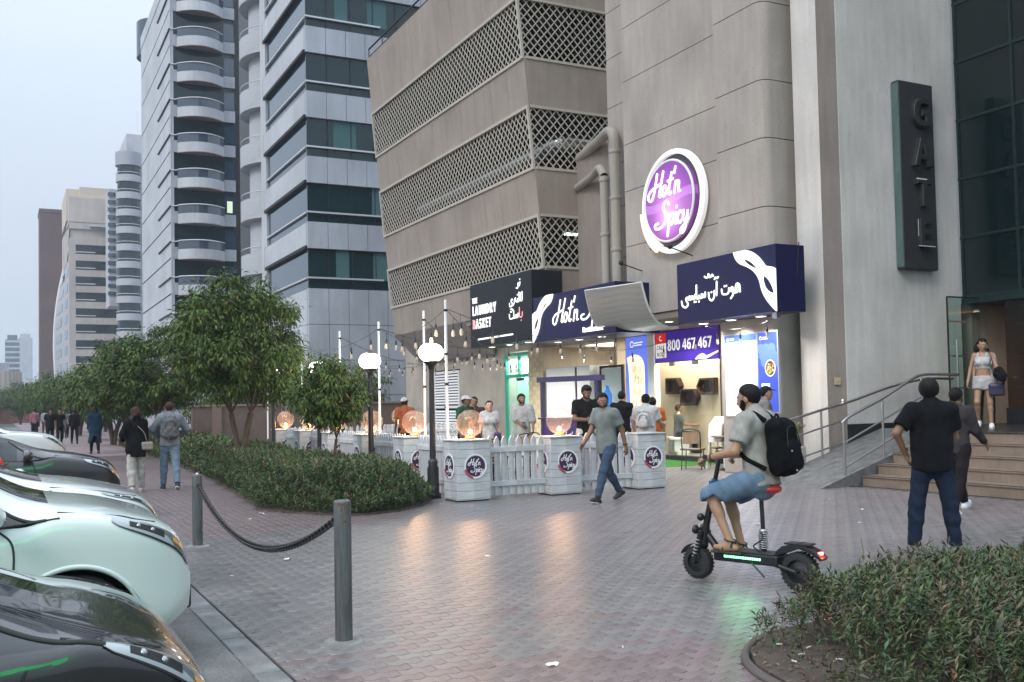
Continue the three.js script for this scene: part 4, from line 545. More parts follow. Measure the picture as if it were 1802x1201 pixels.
for (const [i, z] of [-15.95, -18.32, -20.68, -23.03, -25.35].entries()) picketPanel(`white picket fence panel along the hedge, ${ORD[i]} from the corner post`, 1.75, 13, [6.7, 0, z], -Math.PI / 2);
for (let i = 0; i < 3; i++) picketPanel(`white picket fence panel in the back fence, ${ORD[i]} from the hedge`, 1.75, 13, [8 + i * 1.8, 0, -27.2], 0);
dup(FP, [10.4, 0, -27.6], 0, 'white boarded fence post in the back fence of the terrace', 'white fence posts');
// ---------- glass globe lamps ----------
{
  const gl = phy(lin(1, .9, .86), .02, { transmission: .97, thickness: 0, ior: 1.45, bumpMap: rep(T.grain, 2), bumpScale: .002 }), gold = std(lin(.75, .5, .22), .3, { metalness: .9 }), bulb = glow(lin(1, .6, .22), 16);
  const base = lathe([[0, 0], [.1, 0], [.1, .02], [.075, .035], [.06, .05], [0, .05]], 20), cup = lathe([[.02, .05], [.022, .1], [0, .1]], 10), bl = ball([0, .115, 0], .034, 12, 10, [1, 1.3, 1]), sph = ball([0, .255, 0], .225, 40, 28);
  const mk = (x, z, label) => { const t = thing('globe_lamp', label, 'lamp', [x, .99, z], 0, 'glass globe lamps on the fence posts'); obj('globe', sph, gl, t); obj('base', base, gold, t); obj('socket', cup, M.dark, t); obj('bulb', bl, bulb, t); const l = new THREE.PointLight(lin(1, .64, .34), 2.3, 0, 2); l.position.set(0, .115, 0); l.shadow.radius = 1.5; l.castShadow = true; t.add(l); };
  mk(6.8, -14.78, 'pinkish glass globe lamp on the corner fence post'); mk(8.48, -14.78, 'pinkish glass globe lamp on the middle post of the front fence');
  for (const [i, z] of [-17.13, -19.5, -21.85, -24.2, -26.5].entries()) mk(6.75, z, `pinkish glass globe lamp on the hedge side post, ${ORD[i]} from the corner post`); mk(10.4, -27.6, 'pinkish glass globe lamp on the back fence of the terrace');
}
// ---------- twin globe lamp posts ----------
{
  const pole = std(lin(.035, .035, .038), .45, { metalness: .4 }), gm = glow(lin(1, .98, .95), 5);
  const mk = (x, z, label) => { const t = thing('lamp_post', label, 'street lamp', [x, 0, z], .5, 'twin globe lamp posts along the fence'); obj('base', lathe([[0, 0], [.13, 0], [.13, .06], [.1, .1], [.095, .5], [.075, .55], [.085, .6], [.06, .66], [0, .66]], 16), pole, t); obj('pole', rod([0, .6, 0], [0, 2.2, 0], .055, .042, 14), pole, t); obj('head', lathe([[0, 2.16], [.05, 2.16], [.06, 2.22], [.13, 2.27], [.13, 2.3], [0, 2.3]], 16), pole, t); for (const s of [-1, 1]) { obj('globe', ball([s * .09, 2.44, 0], .155, 20, 14), gm, t); const l = new THREE.PointLight(lin(1, .97, .9), 2.2, 0, 2); l.position.set(s * .09, 2.44, 0); l.shadow.radius = 7; l.castShadow = true; t.add(l); } };
  mk(6.42, -15.47, 'black lamp post with twin white globes right beside the corner fence post'); mk(6.4, -18.55, 'black lamp post with twin white globes between the small tree and the fence'); mk(6.4, -22.1, 'black lamp post with twin globes hidden in the small tree crown'); mk(6.4, -26.4, 'black lamp post with twin white globes beside the big tree');
}
// ---------- white poles and string lights ----------
{
  const poles = [[6.56, -15.15, 3.28], [7.0, -17.2, 3.3], [7.0, -19.7, 3.3], [7.0, -22.4, 3.3], [7.05, -25.9, 3.3], [7.1, -30, 3.3]];
  for (const [i, [x, z, h]] of poles.entries()) { const t = thing('light_pole', `thin white string light pole, ${ORD[i]} along the fence from the corner post`, 'pole', [x, 0, z], 0, 'white poles for the string lights'); obj('shaft', rod([0, 0, 0], [0, h, 0], .024, .022, 10), M.white, t); obj('cap', ball([0, h, 0], .026, 8, 6), M.white, t); obj('hook', merge([1.9, 2.4, h - .15].map(y => lathe([[.024, -.02], [.034, -.015], [.034, .015], [.024, .02]], 10).translate(0, y, 0))), M.dark, t); }
  const sock = lathe([[0, .1], [.014, .1], [.02, .06], [.022, 0], [0, 0]], 8), bulbG = lathe([[0, -.12], [.02, -.118], [.031, -.095], [.033, -.075], [.03, -.04], [.016, 0], [0, 0]], 12);
  const dim = phy(lin(.5, .44, .36), .15, { transmission: .4, thickness: 0, emissive: lin(1, .85, .6), emissiveIntensity: .1 }), lit = glow(lin(1, .75, .4), 6), wireM = M.black;
  const rr = rng(55);
  const string = (a, b, sag, n, label, litK = -1) => { const t = thing('string_lights', label, 'string lights', [0, 0, 0], 0, 'string lights over the terrace'); const P = k => V3(lerp(a[0], b[0], k), lerp(a[1], b[1], k) - sag * 4 * k * (1 - k), lerp(a[2], b[2], k)); obj('wire', tube(Array.from({ length: 9 }, (_, i) => P(i / 8).toArray()), .006, 40, 5), wireM, t); for (let i = 0; i < n; i++) { const k = (i + .5 + (rr() - .5) * .3) / n, p = P(k), dr = .12 + rr() * .04; const bl = obj('bulb', bulbG, i === litK ? lit : dim, t); bl.position.set(p.x, p.y - dr - .08, p.z); bl.rotation.z = (rr() - .5) * .2; obj('socket', sock, wireM, bl); obj('drop_wire', rod([0, .1, 0], [0, dr + .08, 0], .004, .004, 4), wireM, bl); } };
  const top = i => [poles[i][0], poles[i][2] - .12, poles[i][1]];
  string(top(0), [13.6, 3.25, -20.5], .32, 8, 'string of bulbs from the front pole to the navy sign');
  string(top(0), [15.3, 3.05, -28.6], .4, 10, 'string of bulbs from the front pole to the green door');
  string(top(1), [15.3, 3.1, -30.4], .35, 9, 'string of bulbs from the second pole to the beige wall', 0);
  string(top(2), [14.6, 3.35, -31.5], .3, 9, 'string of bulbs from the third pole to the sloping soffit');
  string(top(2), [13.2, 3.25, -24.1], .3, 7, 'string of bulbs from the third pole to the laundry sign');
  string(top(3), [15.3, 3.15, -34.2], .35, 9, 'string of bulbs from the fourth pole to the louvred doors');
  string(top(4), [15.3, 3.2, -37.4], .35, 9, 'string of bulbs from the fifth pole to the wall end');
  string(top(5), [15.2, 3.3, -38.6], .3, 8, 'string of bulbs from the farthest pole to the wall end');
  string([13.6, 3.15, -24], [13.7, 3.1, -17.2], .3, 6, 'string of bulbs hanging below the restaurant sign and canopy');
  string([13.35, 3.12, -16.9], [13.35, 3.16, -14.6], .16, 3, 'short string with three bulbs under the Arabic sign');
  string(top(0), top(2), .25, 4, 'string of bulbs between the front pole and the third pole'); string(top(2), top(4), .25, 5, 'string of bulbs between the third pole and the fifth pole');
}
// ---------- bollards and chain ----------
{
  const mk = (x, z, h, label) => { const t = thing('bollard', label, 'bollard', [x, 0, z], 0, 'grey bollards along the kerb'); obj('shaft', lathe([[0, -.05], [.058, -.05], [.058, h - .012], [.052, h], [0, h]], 24), M.bollard, t); obj('chain_ring', clean(new THREE.TorusGeometry(.022, .006, 6, 14)).translate(0, h - .12, h > .9 ? -.075 : .075), M.rust, t); obj('concrete_collar', lathe([[.06, -.02], [.16, -.02], [.13, .008], [.06, .016]], 20), M.concrete, t); return t; };
  const b1 = mk(2.02, -6.46, .94, 'grey steel bollard with a rust mark at its top'); const b2 = mk(1.98, -11.81, .82, 'grey steel bollard at the far end of the chain'); 
  { const rg = []; for (let i = 0; i < 26; i++) { const y = .925 - Math.pow(h2(i, 1, 7), 1.6) * .13, a = -.15 + (h2(i, 2, 7) - .5) * 1.5 * (1 - (.925 - y) * 3), w = .06 + h2(i, 3, 7) * .16, hh = .006 + h2(i, 4, 7) * .018; rg.push(clean(new THREE.CylinderGeometry(.0583 + i * .00004, .0583 + i * .00004, hh, 6, 1, true, a, w)).translate(0, y, 0)); } const rp = obj('rust_patch', merge(rg), M.rust, b1); rp.userData.kind = 'stuff'; } obj('cap_glint', ball([0, .82, 0], .02, 8, 6), M.steel, b2);
  const ch = thing('chain', 'dark sagging chain between the two bollards', 'chain'); const A = V3(2.02, .82, -6.54), B = V3(1.98, .7, -11.73), n = 124; const C = k => { const p = A.clone().lerp(B, k); p.y -= .43 * 4 * k * (1 - k); p.y = Math.max(p.y, .03); return p; };
  const link = clean(new THREE.TorusGeometry(.026, .0078, 5, 12)); link.scale(1.5, 1, 1); const cm = std(lin(.05, .045, .045), .5, { metalness: .6 }); for (let i = 0; i < n; i++) { const p = C((i + .5) / n), q = C((i + 1) / n).sub(C(i / n)).normalize(); const o = obj('link', link, cm, ch); o.position.copy(p); o.quaternion.setFromUnitVectors(V3(1, 0, 0), q); o.rotateX(i % 2 ? Math.PI / 2 : 0); }
}
// ---------- terrace furniture ----------
{
  const turfM = std(lin(.05, .2, .03), .9); const rr = rng(12);
  const t = obj('artificial_turf', bx(13.3, 15.3, -.004, .012, -24, -18.95), turfM); tag(t, 'bright green artificial turf strip in front of the glass shopfront', 'turf', null, 'stuff');
  const blade = new THREE.ConeGeometry(.004, .035, 3); const im = new THREE.InstancedMesh(blade, std(lin(.06, .26, .04), .8), 9000), mt = new THREE.Matrix4(); for (let i = 0; i < 9000; i++) { mt.makeRotationFromEuler(new THREE.Euler((rr() - .5) * .8, rr() * 6, (rr() - .5) * .8)); mt.setPosition(13.3 + rr() * 2, .022, -24 + rr() * 5.05); im.setMatrixAt(i, mt); } im.name = 'turf_blades'; im.userData = { kind: 'stuff' }; t.add(shade(im));
  const frame = std(lin(.02, .018, .017), .4), cane = std(lin(.34, .22, .13), .7, { map: rep(T.wood, 6, 6) });
  const chair = (pos, turn, label) => { const c = thing('bistro_chair', label, 'chair', pos, turn, 'bistro chairs on the terrace'); for (const [x, z, k] of [[-.19, .19, 0], [.19, .19, 0], [-.2, -.2, 1], [.2, -.2, 1]]) obj('leg', rod([x * 1.12, 0, z * 1.15], [x, .45, z], .012, .012, 7), frame, c); obj('seat', rbx(-.22, .22, .44, .465, -.21, .21, .012, 2), cane, c); obj('seat_frame', tube([[-.22, .45, -.2], [.22, .45, -.2], [.22, .45, .2], [-.22, .45, .2]], .014, 32, 6, true), frame, c); obj('back_frame', tube([[-.2, .45, -.2], [-.21, .7, -.24], [-.19, .86, -.27], [0, .91, -.28], [.19, .86, -.27], [.21, .7, -.24], [.2, .45, -.2]], .013, 32, 6), frame, c); obj('backrest', rbx(-.18, .18, .58, .84, -.262, -.25, .006, 1), cane, c); obj('stretcher', merge([rod([-.2, .2, .2], [.2, .2, .2], .007, .007, 5), rod([-.2, .2, -.21], [.2, .2, -.21], .007, .007, 5)]), frame, c); };
  chair([13.7, 0, -17.9], 2.3, 'black framed bistro chair with cane seat standing on the paving next to the turf'); chair([14.6, 0, -18.0], -.4, 'black framed bistro chair behind the scooter rider'); chair([14.9, 0, -17.4], -1.8, 'black framed bistro chair below the menu poster');
  for (const [x, z, a] of [[8.3, -17.6, .6], [9.6, -18.4, -1], [8.0, -20.4, 2], [9.8, -21.2, .3], [10.6, -19.2, 1.8], [7.9, -16.6, 3.2]]) chair([x, 0, z], a, 'black framed bistro chair inside the white fence');
  const table = (pos, label) => { const c = thing('bistro_table', label, 'table', pos, 0, 'round terrace tables'); obj('top', lathe([[0, .72], [.36, .72], [.37, .735], [.36, .75], [0, .75]], 28), cane, c); obj('column', rod([0, .03, 0], [0, .72, 0], .03, .03, 10), frame, c); obj('base', lathe([[0, 0], [.24, 0], [.24, .015], [.05, .05], [0, .05]], 20), frame, c); };
  table([14.2, 0, -17.3], 'round cane table beside the turf'); for (const [x, z] of [[8.9, -17.2], [8.8, -20.8], [10.2, -18.8]]) table([x, 0, z], 'round cane table inside the white fence');
  const w = thing('high_chair_stack', 'stack of white plastic high chairs in front of the menu poster', 'chair', [14.35, 0, -17.75], .4); for (let k = 0; k < 3; k++) { obj('shell', flatShape(s => { s.moveTo(-.24, .62 + k * .07); s.lineTo(.24, .62 + k * .07); s.lineTo(.2, .82 + k * .07); s.lineTo(.06, .98 + k * .08); s.lineTo(-.2, .84 + k * .07); }, .3, .02).translate(0, 0, -.15), M.white, w); } for (const [x, z] of [[-.22, -.2], [.22, -.2], [-.22, .2], [.22, .2]]) obj('leg', rod([x * 1.15, 0, z * 1.15], [x * .8, .64, z * .8], .018, .018, 7), M.white, w);
}
{ // planter by the ramp
  const p = thing('planter_box', 'pale square planter with dry twiggy plant beside the ramp rail', 'planter', [13.35, 0, -14.55]); obj('box', prism([[-.24, -.24], [.24, -.24], [.24, .24], [-.24, .24]], 0, .62, .015), std(lin(.55, .55, .53), .7, { map: rep(T.stain, 1, 1) }), p); obj('soil', bx(-.22, .22, .6, .645, -.22, .22), M.soil, p); const rr = rng(31), lf = [], tw = []; for (let i = 0; i < 26; i++) { const a = rr() * 6.28, l = .25 + rr() * .35, e = [Math.cos(a) * l * .6, .64 + l * .7, Math.sin(a) * l * .6]; tw.push(rod([0, .63, 0], e, .006, .003, 4)); for (let k = 0; k < 4; k++) { const g = new THREE.PlaneGeometry(.03, .1); g.rotateX(rr() * 3); g.rotateY(rr() * 6); g.translate(e[0] + (rr() - .5) * .12, e[1] + (rr() - .5) * .1, e[2] + (rr() - .5) * .12); lf.push(g); } } obj('twigs', merge(tw), std(lin(.3, .25, .15), .9), p); obj('leaves', merge(lf), std(lin(.14, .15, .06), .8, { side: THREE.DoubleSide }), p);
  const s = thing('wall_switch', 'small square brass plate on the brown corner strip', 'switch', [14.4, 1.86, -14.225]); s.rotation.y = -.2; obj('plate', rbx(-.07, .07, -.07, .07, 0, .015, .005, 1), std(lin(.45, .36, .22), .4), s); obj('button', rbx(-.03, .03, -.03, .03, .015, .022, .003, 1), std(lin(.4, .33, .2), .5), s);
}
{ // low garden wall behind the terrace and white blocks of the driveway
  const w = thing('garden_wall', 'low brown rendered wall behind the terrace', 'wall'); obj('wall', bx(7.2, 22, 0, 1.66, -44.4, -44), std(lin(.2, .155, .13), .85, { map: rep(T.stain, .3, .3) }), w); obj('coping', bx(7.15, 22, 1.66, 1.74, -44.45, -43.95), std(lin(.26, .21, .18), .85), w); for (const x of [8, 11, 14]) obj('pier', bx(x, x + .4, 0, 1.64, -43.99, -43.9), std(lin(.21, .16, .135), .85), w);
  const d = thing('driveway_wall', 'low white rendered driveway wall behind the big tree', 'wall'); obj('wall', bx(8.2, 13.4, 0, 1.5, -62.6, -62.3), M.white, d); obj('coping', bx(8.15, 13.4, 1.5, 1.56, -62.65, -62.25), M.cladlight, d);
  const d2 = thing('driveway_wall', 'second low white wall farther along under the street trees', 'wall'); obj('wall', bx(7.5, 13.4, 0, 1.3, -72, -71.7), M.white, d2); obj('coping', bx(7.45, 13.4, 1.3, 1.36, -72.05, -71.65), M.cladlight, d2);
}
{ // litter: cigarette ends, paper scraps, dry leaves
  const rr = rng(77), butt = rod([-.02, .006, 0], [.02, .006, 0], .0045, .0045, 6), bm = std(lin(.75, .72, .66), .8);
  const spots = [[4.25, -4.75], [4.35, -4.6], [4.5, -4.7], [4.2, -4.5], [4.62, -4.9], [4.15, -4.35], [4.3, -4.3], [4.05, -4.4], [2.9, -5.2], [3.5, -5.35], [1.9, -9.5], [2.6, -10.2], [3.1, -14.2], [2.9, -15.6], [3.4, -14.8], [6.4, -13.9], [6.1, -14.4], [10.5, -10], [9.4, -9], [7.2, -8.2], [8.3, -9.6], [11.2, -11.3], [5.1, -10.6], [4.4, -9.2], [7.5, -14.1]];
  spots.forEach(([x, z], i) => { if (i % 3 === 2) { const g = new THREE.PlaneGeometry(.07, .05, 3, 3); const p = g.attributes.position; for (let k = 0; k < p.count; k++) p.setZ(k, (h2(k, i) - .5) * .02); g.rotateX(-Math.PI / 2); g.computeVertexNormals(); const o = obj('paper_scrap', clean(g), std(lin(.7, .7, .68), .8, { side: THREE.DoubleSide })); o.position.set(x, .012, z); o.rotation.y = rr() * 6; tag(o, 'crumpled white paper scrap lying on the paving', 'litter', 'litter scraps on the ground'); } else { const inb = shrubBed(x, z); const o = obj('cigarette_end', butt, bm); o.position.set(x, inb ? .045 : .002, z); o.rotation.y = rr() * 6; tag(o, inb ? 'white cigarette end on the bare soil of the shrub bed' : 'white cigarette end lying on the paving', 'litter', inb ? 'cigarette ends in the shrub bed' : 'cigarette ends on the paving'); } });
}
// ---------- planting ----------
function leafInto(arr, p, dir, up, L, w, col, bend = .25) { // narrow leaf of 4 triangles
  const s = new THREE.Vector3().crossVectors(dir, up).normalize().multiplyScalar(w / 2), n = new THREE.Vector3().crossVectors(s, dir).normalize();
  const m1 = p.clone().addScaledVector(dir, L * .42).addScaledVector(n, L * bend * .35), tip = p.clone().addScaledVector(dir, L).addScaledVector(n, -L * bend * .25), a = m1.clone().add(s), b = m1.clone().sub(s);
  const P = arr.pos; for (const t of [p, a, m1, p, m1, b, a, tip, m1, m1, tip, b]) { P.push(t.x, t.y, t.z); arr.col.push(col[0], col[1], col[2]); }
}
function leafGeo(arr) { const g = new THREE.BufferGeometry(); g.setAttribute('position', new THREE.BufferAttribute(new Float32Array(arr.pos), 3)); g.setAttribute('color', new THREE.BufferAttribute(new Float32Array(arr.col), 3)); g.setAttribute('uv', new THREE.BufferAttribute(new Float32Array(arr.pos.length / 3 * 2), 2)); g.computeVertexNormals(); return g; }
const leafM = phy(lin(1, 1, 1), .6, { vertexColors: true, side: THREE.DoubleSide, specularIntensity: .4 });
const leafI = phy(lin(1, 1, 1), .6, { side: THREE.DoubleSide, specularIntensity: .4 });
function makeTree(name, label, seed, o) { // o: cx offset, crown centre y, rx, ry, clumps, leaves, leaf length
  const rr = rng(seed), t = thing(name, label, 'tree', o.pos, o.turn || 0, o.group), G = () => (rr() + rr() + rr() - 1.5) / 1.5;
  const limbs = [], tips = [];
  const stems = o.stems || 2; for (let i = 0; i < stems; i++) { const a = i / stems * 6.28 + rr(), b0 = [Math.cos(a) * .05, 0, Math.sin(a) * .05], f = [Math.cos(a) * .16 * o.rx, o.fork, Math.sin(a) * .16 * o.rx], mid = [b0[0] * .5 + f[0] * .3, o.fork * .5, b0[2] * .5 + f[2] * .3]; limbs.push(tube([b0, mid, f], o.tr * (1 - i * .15), 14, 8)); for (let k = 0; k < 4; k++) { const c = a + (k - 1.5) * 1.1 + rr() * .4, e = [Math.cos(c) * o.rx * (.45 + rr() * .3), o.cy + (rr() - .4) * o.ry * .8, Math.sin(c) * o.rx * (.45 + rr() * .3)], m = [lerp(f[0], e[0], .5) + G() * .1, lerp(f[1], e[1], .55), lerp(f[2], e[2], .5) + G() * .1]; limbs.push(tube([f, m, e], o.tr * .38, 10, 6)); tips.push(e); } }
  obj('trunk', merge(limbs), M.trunk, t);
  const arr = { pos: [], col: [] }, tw = [];
  for (let c = 0; c < o.clumps; c++) {
    let d; do { d = V3(rr() * 2 - 1, rr() * 2 - 1, rr() * 2 - 1); } while (d.length() > 1 || d.length() < .05); const shell = .55 + .5 * Math.pow(rr(), .6); d.normalize();
    const lob = 1 + (o.lob ?? .16) * Math.sin(d.x * 5 + seed) + (o.lob ?? .13) * .8 * Math.sin(d.z * 6 + d.y * 4 + seed * 2), cc = V3(d.x * o.rx * shell * lob * .88, o.cy + (d.y > 0 ? d.y : d.y * .85) * o.ry * shell * lob * .88, d.z * o.rx * shell * lob * .88), cr = o.cr * (.65 + rr() * .6), tone = rr();
    for (let l = 0; l < o.leaves; l++) { const q = V3(G(), G() * .8, G()).multiplyScalar(cr), p = cc.clone().add(q), dir = V3(q.x + G() * .6 * cr, q.y - cr * (.2 + rr() * .55), q.z + G() * .6 * cr).normalize(), L = o.leaf * (.6 + rr() * .7), v = .58 + rr() * .72, y = rr(), k = tone * .5 + rr() * .5; const col = y < .05 ? [.16 * v, .13 * v, .035 * v] : [lerp(.045, .105, k) * v, lerp(.085, .16, k) * v, lerp(.026, .036, k) * v]; leafInto(arr, p, dir, V3(G(), 1, G()).normalize(), L, L * .3, col); }
    if (c % 3 === 0) tw.push(rod(tips[c % tips.length], cc.toArray(), .012, .005, 4));
  }
  obj('crown', leafGeo(arr), leafM, t); obj('twigs', merge(tw), M.trunk, t); return t;
}
{
  const g = 'street trees in the hedge bed';
  const big = makeTree('street_tree', 'big leafy street tree with a pale forked trunk in the hedge', 5, { pos: [4.95, 0, -23.6], fork: 1.45, cy: 3.1, rx: 1.62, ry: 1.66, lob: .09, clumps: 230, leaves: 125, leaf: .14, cr: .4, tr: .075, stems: 2, group: g });
  makeTree('small_tree', 'small round young tree on a thin stem beside the lamp posts', 9, { pos: [5.5, 0, -18.3], fork: .95, cy: 1.78, rx: .76, ry: .76, lob: .04, clumps: 150, leaves: 80, leaf: .1, cr: .22, tr: .03, stems: 1 });
  dup(big, [4.55, 0, -34.5], 2.1, 'leafy street tree directly behind the big leafy tree', g).scale.set(1.15, .93, 1.15);
  dup(big, [4.4, 0, -41], 1.1, 'leafy street tree third along the hedge row', g).scale.set(1.1, .82, 1.1);
  const far = makeTree('street_tree', 'leafy street tree with reddish trunks past the woman in blue', 15, { pos: [4.5, 0, -49], fork: 1.2, cy: 2.6, rx: 2.1, ry: 1.5, clumps: 110, leaves: 60, leaf: .26, cr: .6, tr: .1, stems: 3, group: g });
  for (const [i, [x, z, a, s]] of [[4.6, -58, 1, .95], [4.4, -70, 3, 1.05], [4.3, -84, 5, 1.1], [4.0, -100, 2, 1.2], [3.4, -120, 4, 1.2], [2, -145, 1, 1.3], [-1.5, -165, 1, 1.3], [6.5, -62, 2.4, .9], [6.8, -80, 4.4, 1.1]].entries()) { const d = dup(far, [x, 0, z], a, `leafy tree in the street row, ${ORD[i + 4]} along from the big tree`, g); d.scale.setScalar(s); }
  for (const [i, [x, z, s, a]] of [[10.3, -46.2, .95, 1], [12.6, -46.4, 1, 2], [14.9, -46.3, .95, 4], [8.5, -46.5, .62, 3]].entries()) { const d = dup(far, [x, 0, z], a, ['dense green tree behind the low brown wall beside the smallest one', 'dense green tree in the middle behind the low brown wall', 'dense green tree behind the low brown wall nearest the car park', 'smallest dense tree behind the low brown wall'][i], 'trees behind the brown wall'); d.scale.set(s, s * .86, s); }
}
// instanced sprigs for the hedge and the shrubs
function sprig(seed, n, L, w, droop) { const rr = rng(seed), a = { pos: [], col: [] }; for (let i = 0; i < n; i++) { const t = i / n, an = i * 2.4, up = .35 + .9 * t; const dir = V3(Math.cos(an) * (1.1 - .6 * t), up - droop, Math.sin(an) * (1.1 - .6 * t)).normalize(); leafInto(a, V3(0, t * L * 1.6, 0), dir, V3(Math.cos(an + 1.5) * .3, 1, Math.sin(an + 1.5) * .3).normalize(), L * (.7 + rr() * .6), w * (.8 + rr() * .5), [1, 1, 1]); } const g = leafGeo(a); g.deleteAttribute('color'); const st = rod([0, -L * 1.2, 0], [0, L * 1.7, 0], w * .09, w * .05, 3); return merge([g, st]); }
function edgeDist(p, x, z) { let m = 9; for (let i = 0, j = p.length - 1; i < p.length; j = i++) { const ax = p[j][0], az = p[j][1], bx_ = p[i][0] - ax, bz = p[i][1] - az, t = clamp(((x - ax) * bx_ + (z - az) * bz) / (bx_ * bx_ + bz * bz), 0, 1); m = Math.min(m, Math.hypot(x - ax - bx_ * t, z - az - bz * t)); } return m; }
function fillBed(name, label, cat, poly, opt) {
  const rr = rng(opt.seed), pts = []; const xs = poly.map(p => p[0]), zs = poly.map(p => p[1]), x0 = Math.min(...xs) - .12, x1 = Math.max(...xs) + .1, z0 = Math.max(Math.min(...zs), opt.zmin), z1 = Math.max(...zs) + .1; let tries = 0;
  while (pts.length < opt.n && tries++ < opt.n * 12) { const x = lerp(x0, x1, rr()), z = opt.near ? lerp(z1, z0, Math.pow(rr(), opt.near)) : lerp(z0, z1, rr()); if (!inPoly(poly, x, z)) continue; const e = edgeDist(poly, x, z); if (opt.skip && opt.skip(x, z, e, rr)) continue; const top = opt.h * (sstep(-.1, opt.edge, e) * .8 + .2) * (.78 + .5 * fbm(x * 1.3 + 40, z * 1.3 + 90, 4096, 3, opt.seed)); const k = Math.pow(rr(), .45); pts.push([x, top * k, z, e]); }
  const o = thing(name, label, cat); o.userData.kind = 'stuff';
  const kinds = opt.kinds, per = kinds.map(() => []); pts.forEach(p => per[Math.floor(rr() * kinds.length)].push(p));
  const m = new THREE.Matrix4(), q = new THREE.Quaternion(), e = new THREE.Euler(), c = new THREE.Color();
  kinds.forEach((g, i) => { const im = new THREE.InstancedMesh(g, leafI, per[i].length); per[i].forEach((p, k) => { const lean = p[3] < .25 ? .9 : .5; e.set((rr() - .5) * 1.6 * lean, rr() * 6.28, (rr() - .5) * 1.6 * lean); q.setFromEuler(e); const s = .7 + rr() * .6; m.compose(V3(p[0], Math.max(.02, p[1]), p[2]), q, V3(s, s, s)); im.setMatrixAt(k, m); const v = .6 + rr() * .8, y = rr(), pal = opt.pal; let b = pal[Math.floor(rr() * pal.length)]; if (y < opt.dry) b = opt.dryc[Math.floor(rr() * opt.dryc.length)]; c.setRGB(b[0] * v, b[1] * v, b[2] * v); im.setColorAt(k, c); }); im.name = 'leaf_sprigs'; im.userData = { kind: 'stuff' }; o.add(shade(im)); });
  return o;
}
{
  struct('hedge_bed', prism(bedPoly, -.2, .025), M.soil); struct('shrub_bed', prism(shrubPoly, -.2, .035), M.soil);
  // rounded kerb of the near bed
  const kp = shrubPoly.slice(0, 6).map(p => [p[0] - .02, .01, p[1] - .02]); const kb = obj('bed_kerb', tube([[3.58, .0, -2.5], ...kp], .028, 60, 8), std(lin(.17, .14, .125), .9, { map: rep(T.speck, 2) })); kb.userData.kind = 'structure';
  const greens = [[.055, .085, .038], [.072, .11, .04], [.09, .12, .05], [.06, .098, .05], [.1, .115, .045]], dry = [[.16, .1, .06], [.12, .08, .06], [.17, .14, .08]];
  fillBed('low_hedge', 'low dark green hedge filling the long bed beside the walkway', 'hedge', bedPoly, { seed: 3, n: 15000, zmin: -24, near: 1.25, h: .56, edge: .4, kinds: [sprig(1, 12, .055, .016, .1), sprig(2, 10, .065, .018, .3), sprig(3, 9, .05, .02, .0)], pal: greens, dry: .07, dryc: dry });
  fillBed('low_hedge', 'far stretch of the low hedge under the row of street trees', 'hedge', bedPoly.map(p => [p[0], p[1] > -24 ? -23.9 : p[1]]), { seed: 4, n: 7000, zmin: -48, h: .55, edge: .4, kinds: [sprig(5, 9, .1, .035, .1), sprig(6, 8, .11, .035, .3)], pal: greens, dry: .05, dryc: dry });
  const bare = (x, z, e, rr) => (x < 4.46 && z < -3.9) ? rr() < .88 : e < .16 ? rr() < .7 : false;
  fillBed('shrub_patch', 'straggly green and brown shrubs with bare soil edge in the rounded kerb bed', 'shrubs', shrubPoly, { seed: 8, n: 22000, zmin: -5.4, h: .46, edge: .45, skip: bare, kinds: [sprig(11, 11, .045, .011, .1), sprig(12, 9, .055, .012, .35), sprig(13, 8, .04, .013, 0), sprig(14, 7, .06, .01, .5)], pal: [[.05, .078, .035], [.068, .1, .035], [.08, .1, .05], [.055, .09, .05], [.09, .1, .05], [.09, .08, .05]], dry: .16, dryc: [[.15, .085, .06], [.1, .065, .055], [.16, .13, .07], [.12, .1, .08]] });
  // a few long bare shoots above the shrubs
  const rr = rng(88), sh = []; for (let i = 0; i < 70; i++) { const x = 4.2 + rr() * 2.6, z = -5 + rr() * 3; if (!shrubBed(x, z)) continue; const h = .3 + rr() * .36, dx = (rr() - .5) * .3, dz = (rr() - .5) * .3; sh.push(tube([[x, .05, z], [x + dx * .4, h * .6, z + dz * .4], [x + dx, h, z + dz]], .0035, 5, 4)); } const s = obj('bare_shoots', merge(sh), std(lin(.13, .1, .07), .9)); tag(s, 'thin bare brown shoots sticking up among the straggly shrubs', 'shoots', null, 'stuff');
  const dl = { pos: [], col: [] }; for (let i = 0; i < 320; i++) { const x = 3.75 + rr() * 1.6, z = -5.2 + rr() * 1.6; if (!shrubBed(x, z)) continue; const a = rr() * 6.28; leafInto(dl, V3(x, .043 + rr() * .01, z), V3(Math.cos(a), .05, Math.sin(a)).normalize(), V3(0, 1, 0), .03 + rr() * .04, .014, [[.16, .1, .06], [.22, .17, .1], [.1, .06, .045]][i % 3]); } const d = obj('leaf_litter', leafGeo(dl), std(lin(1, 1, 1), .85, { vertexColors: true, side: THREE.DoubleSide })); tag(d, 'dry brown leaves scattered on the bare soil of the shrub bed', 'leaf litter', null, 'stuff');
}
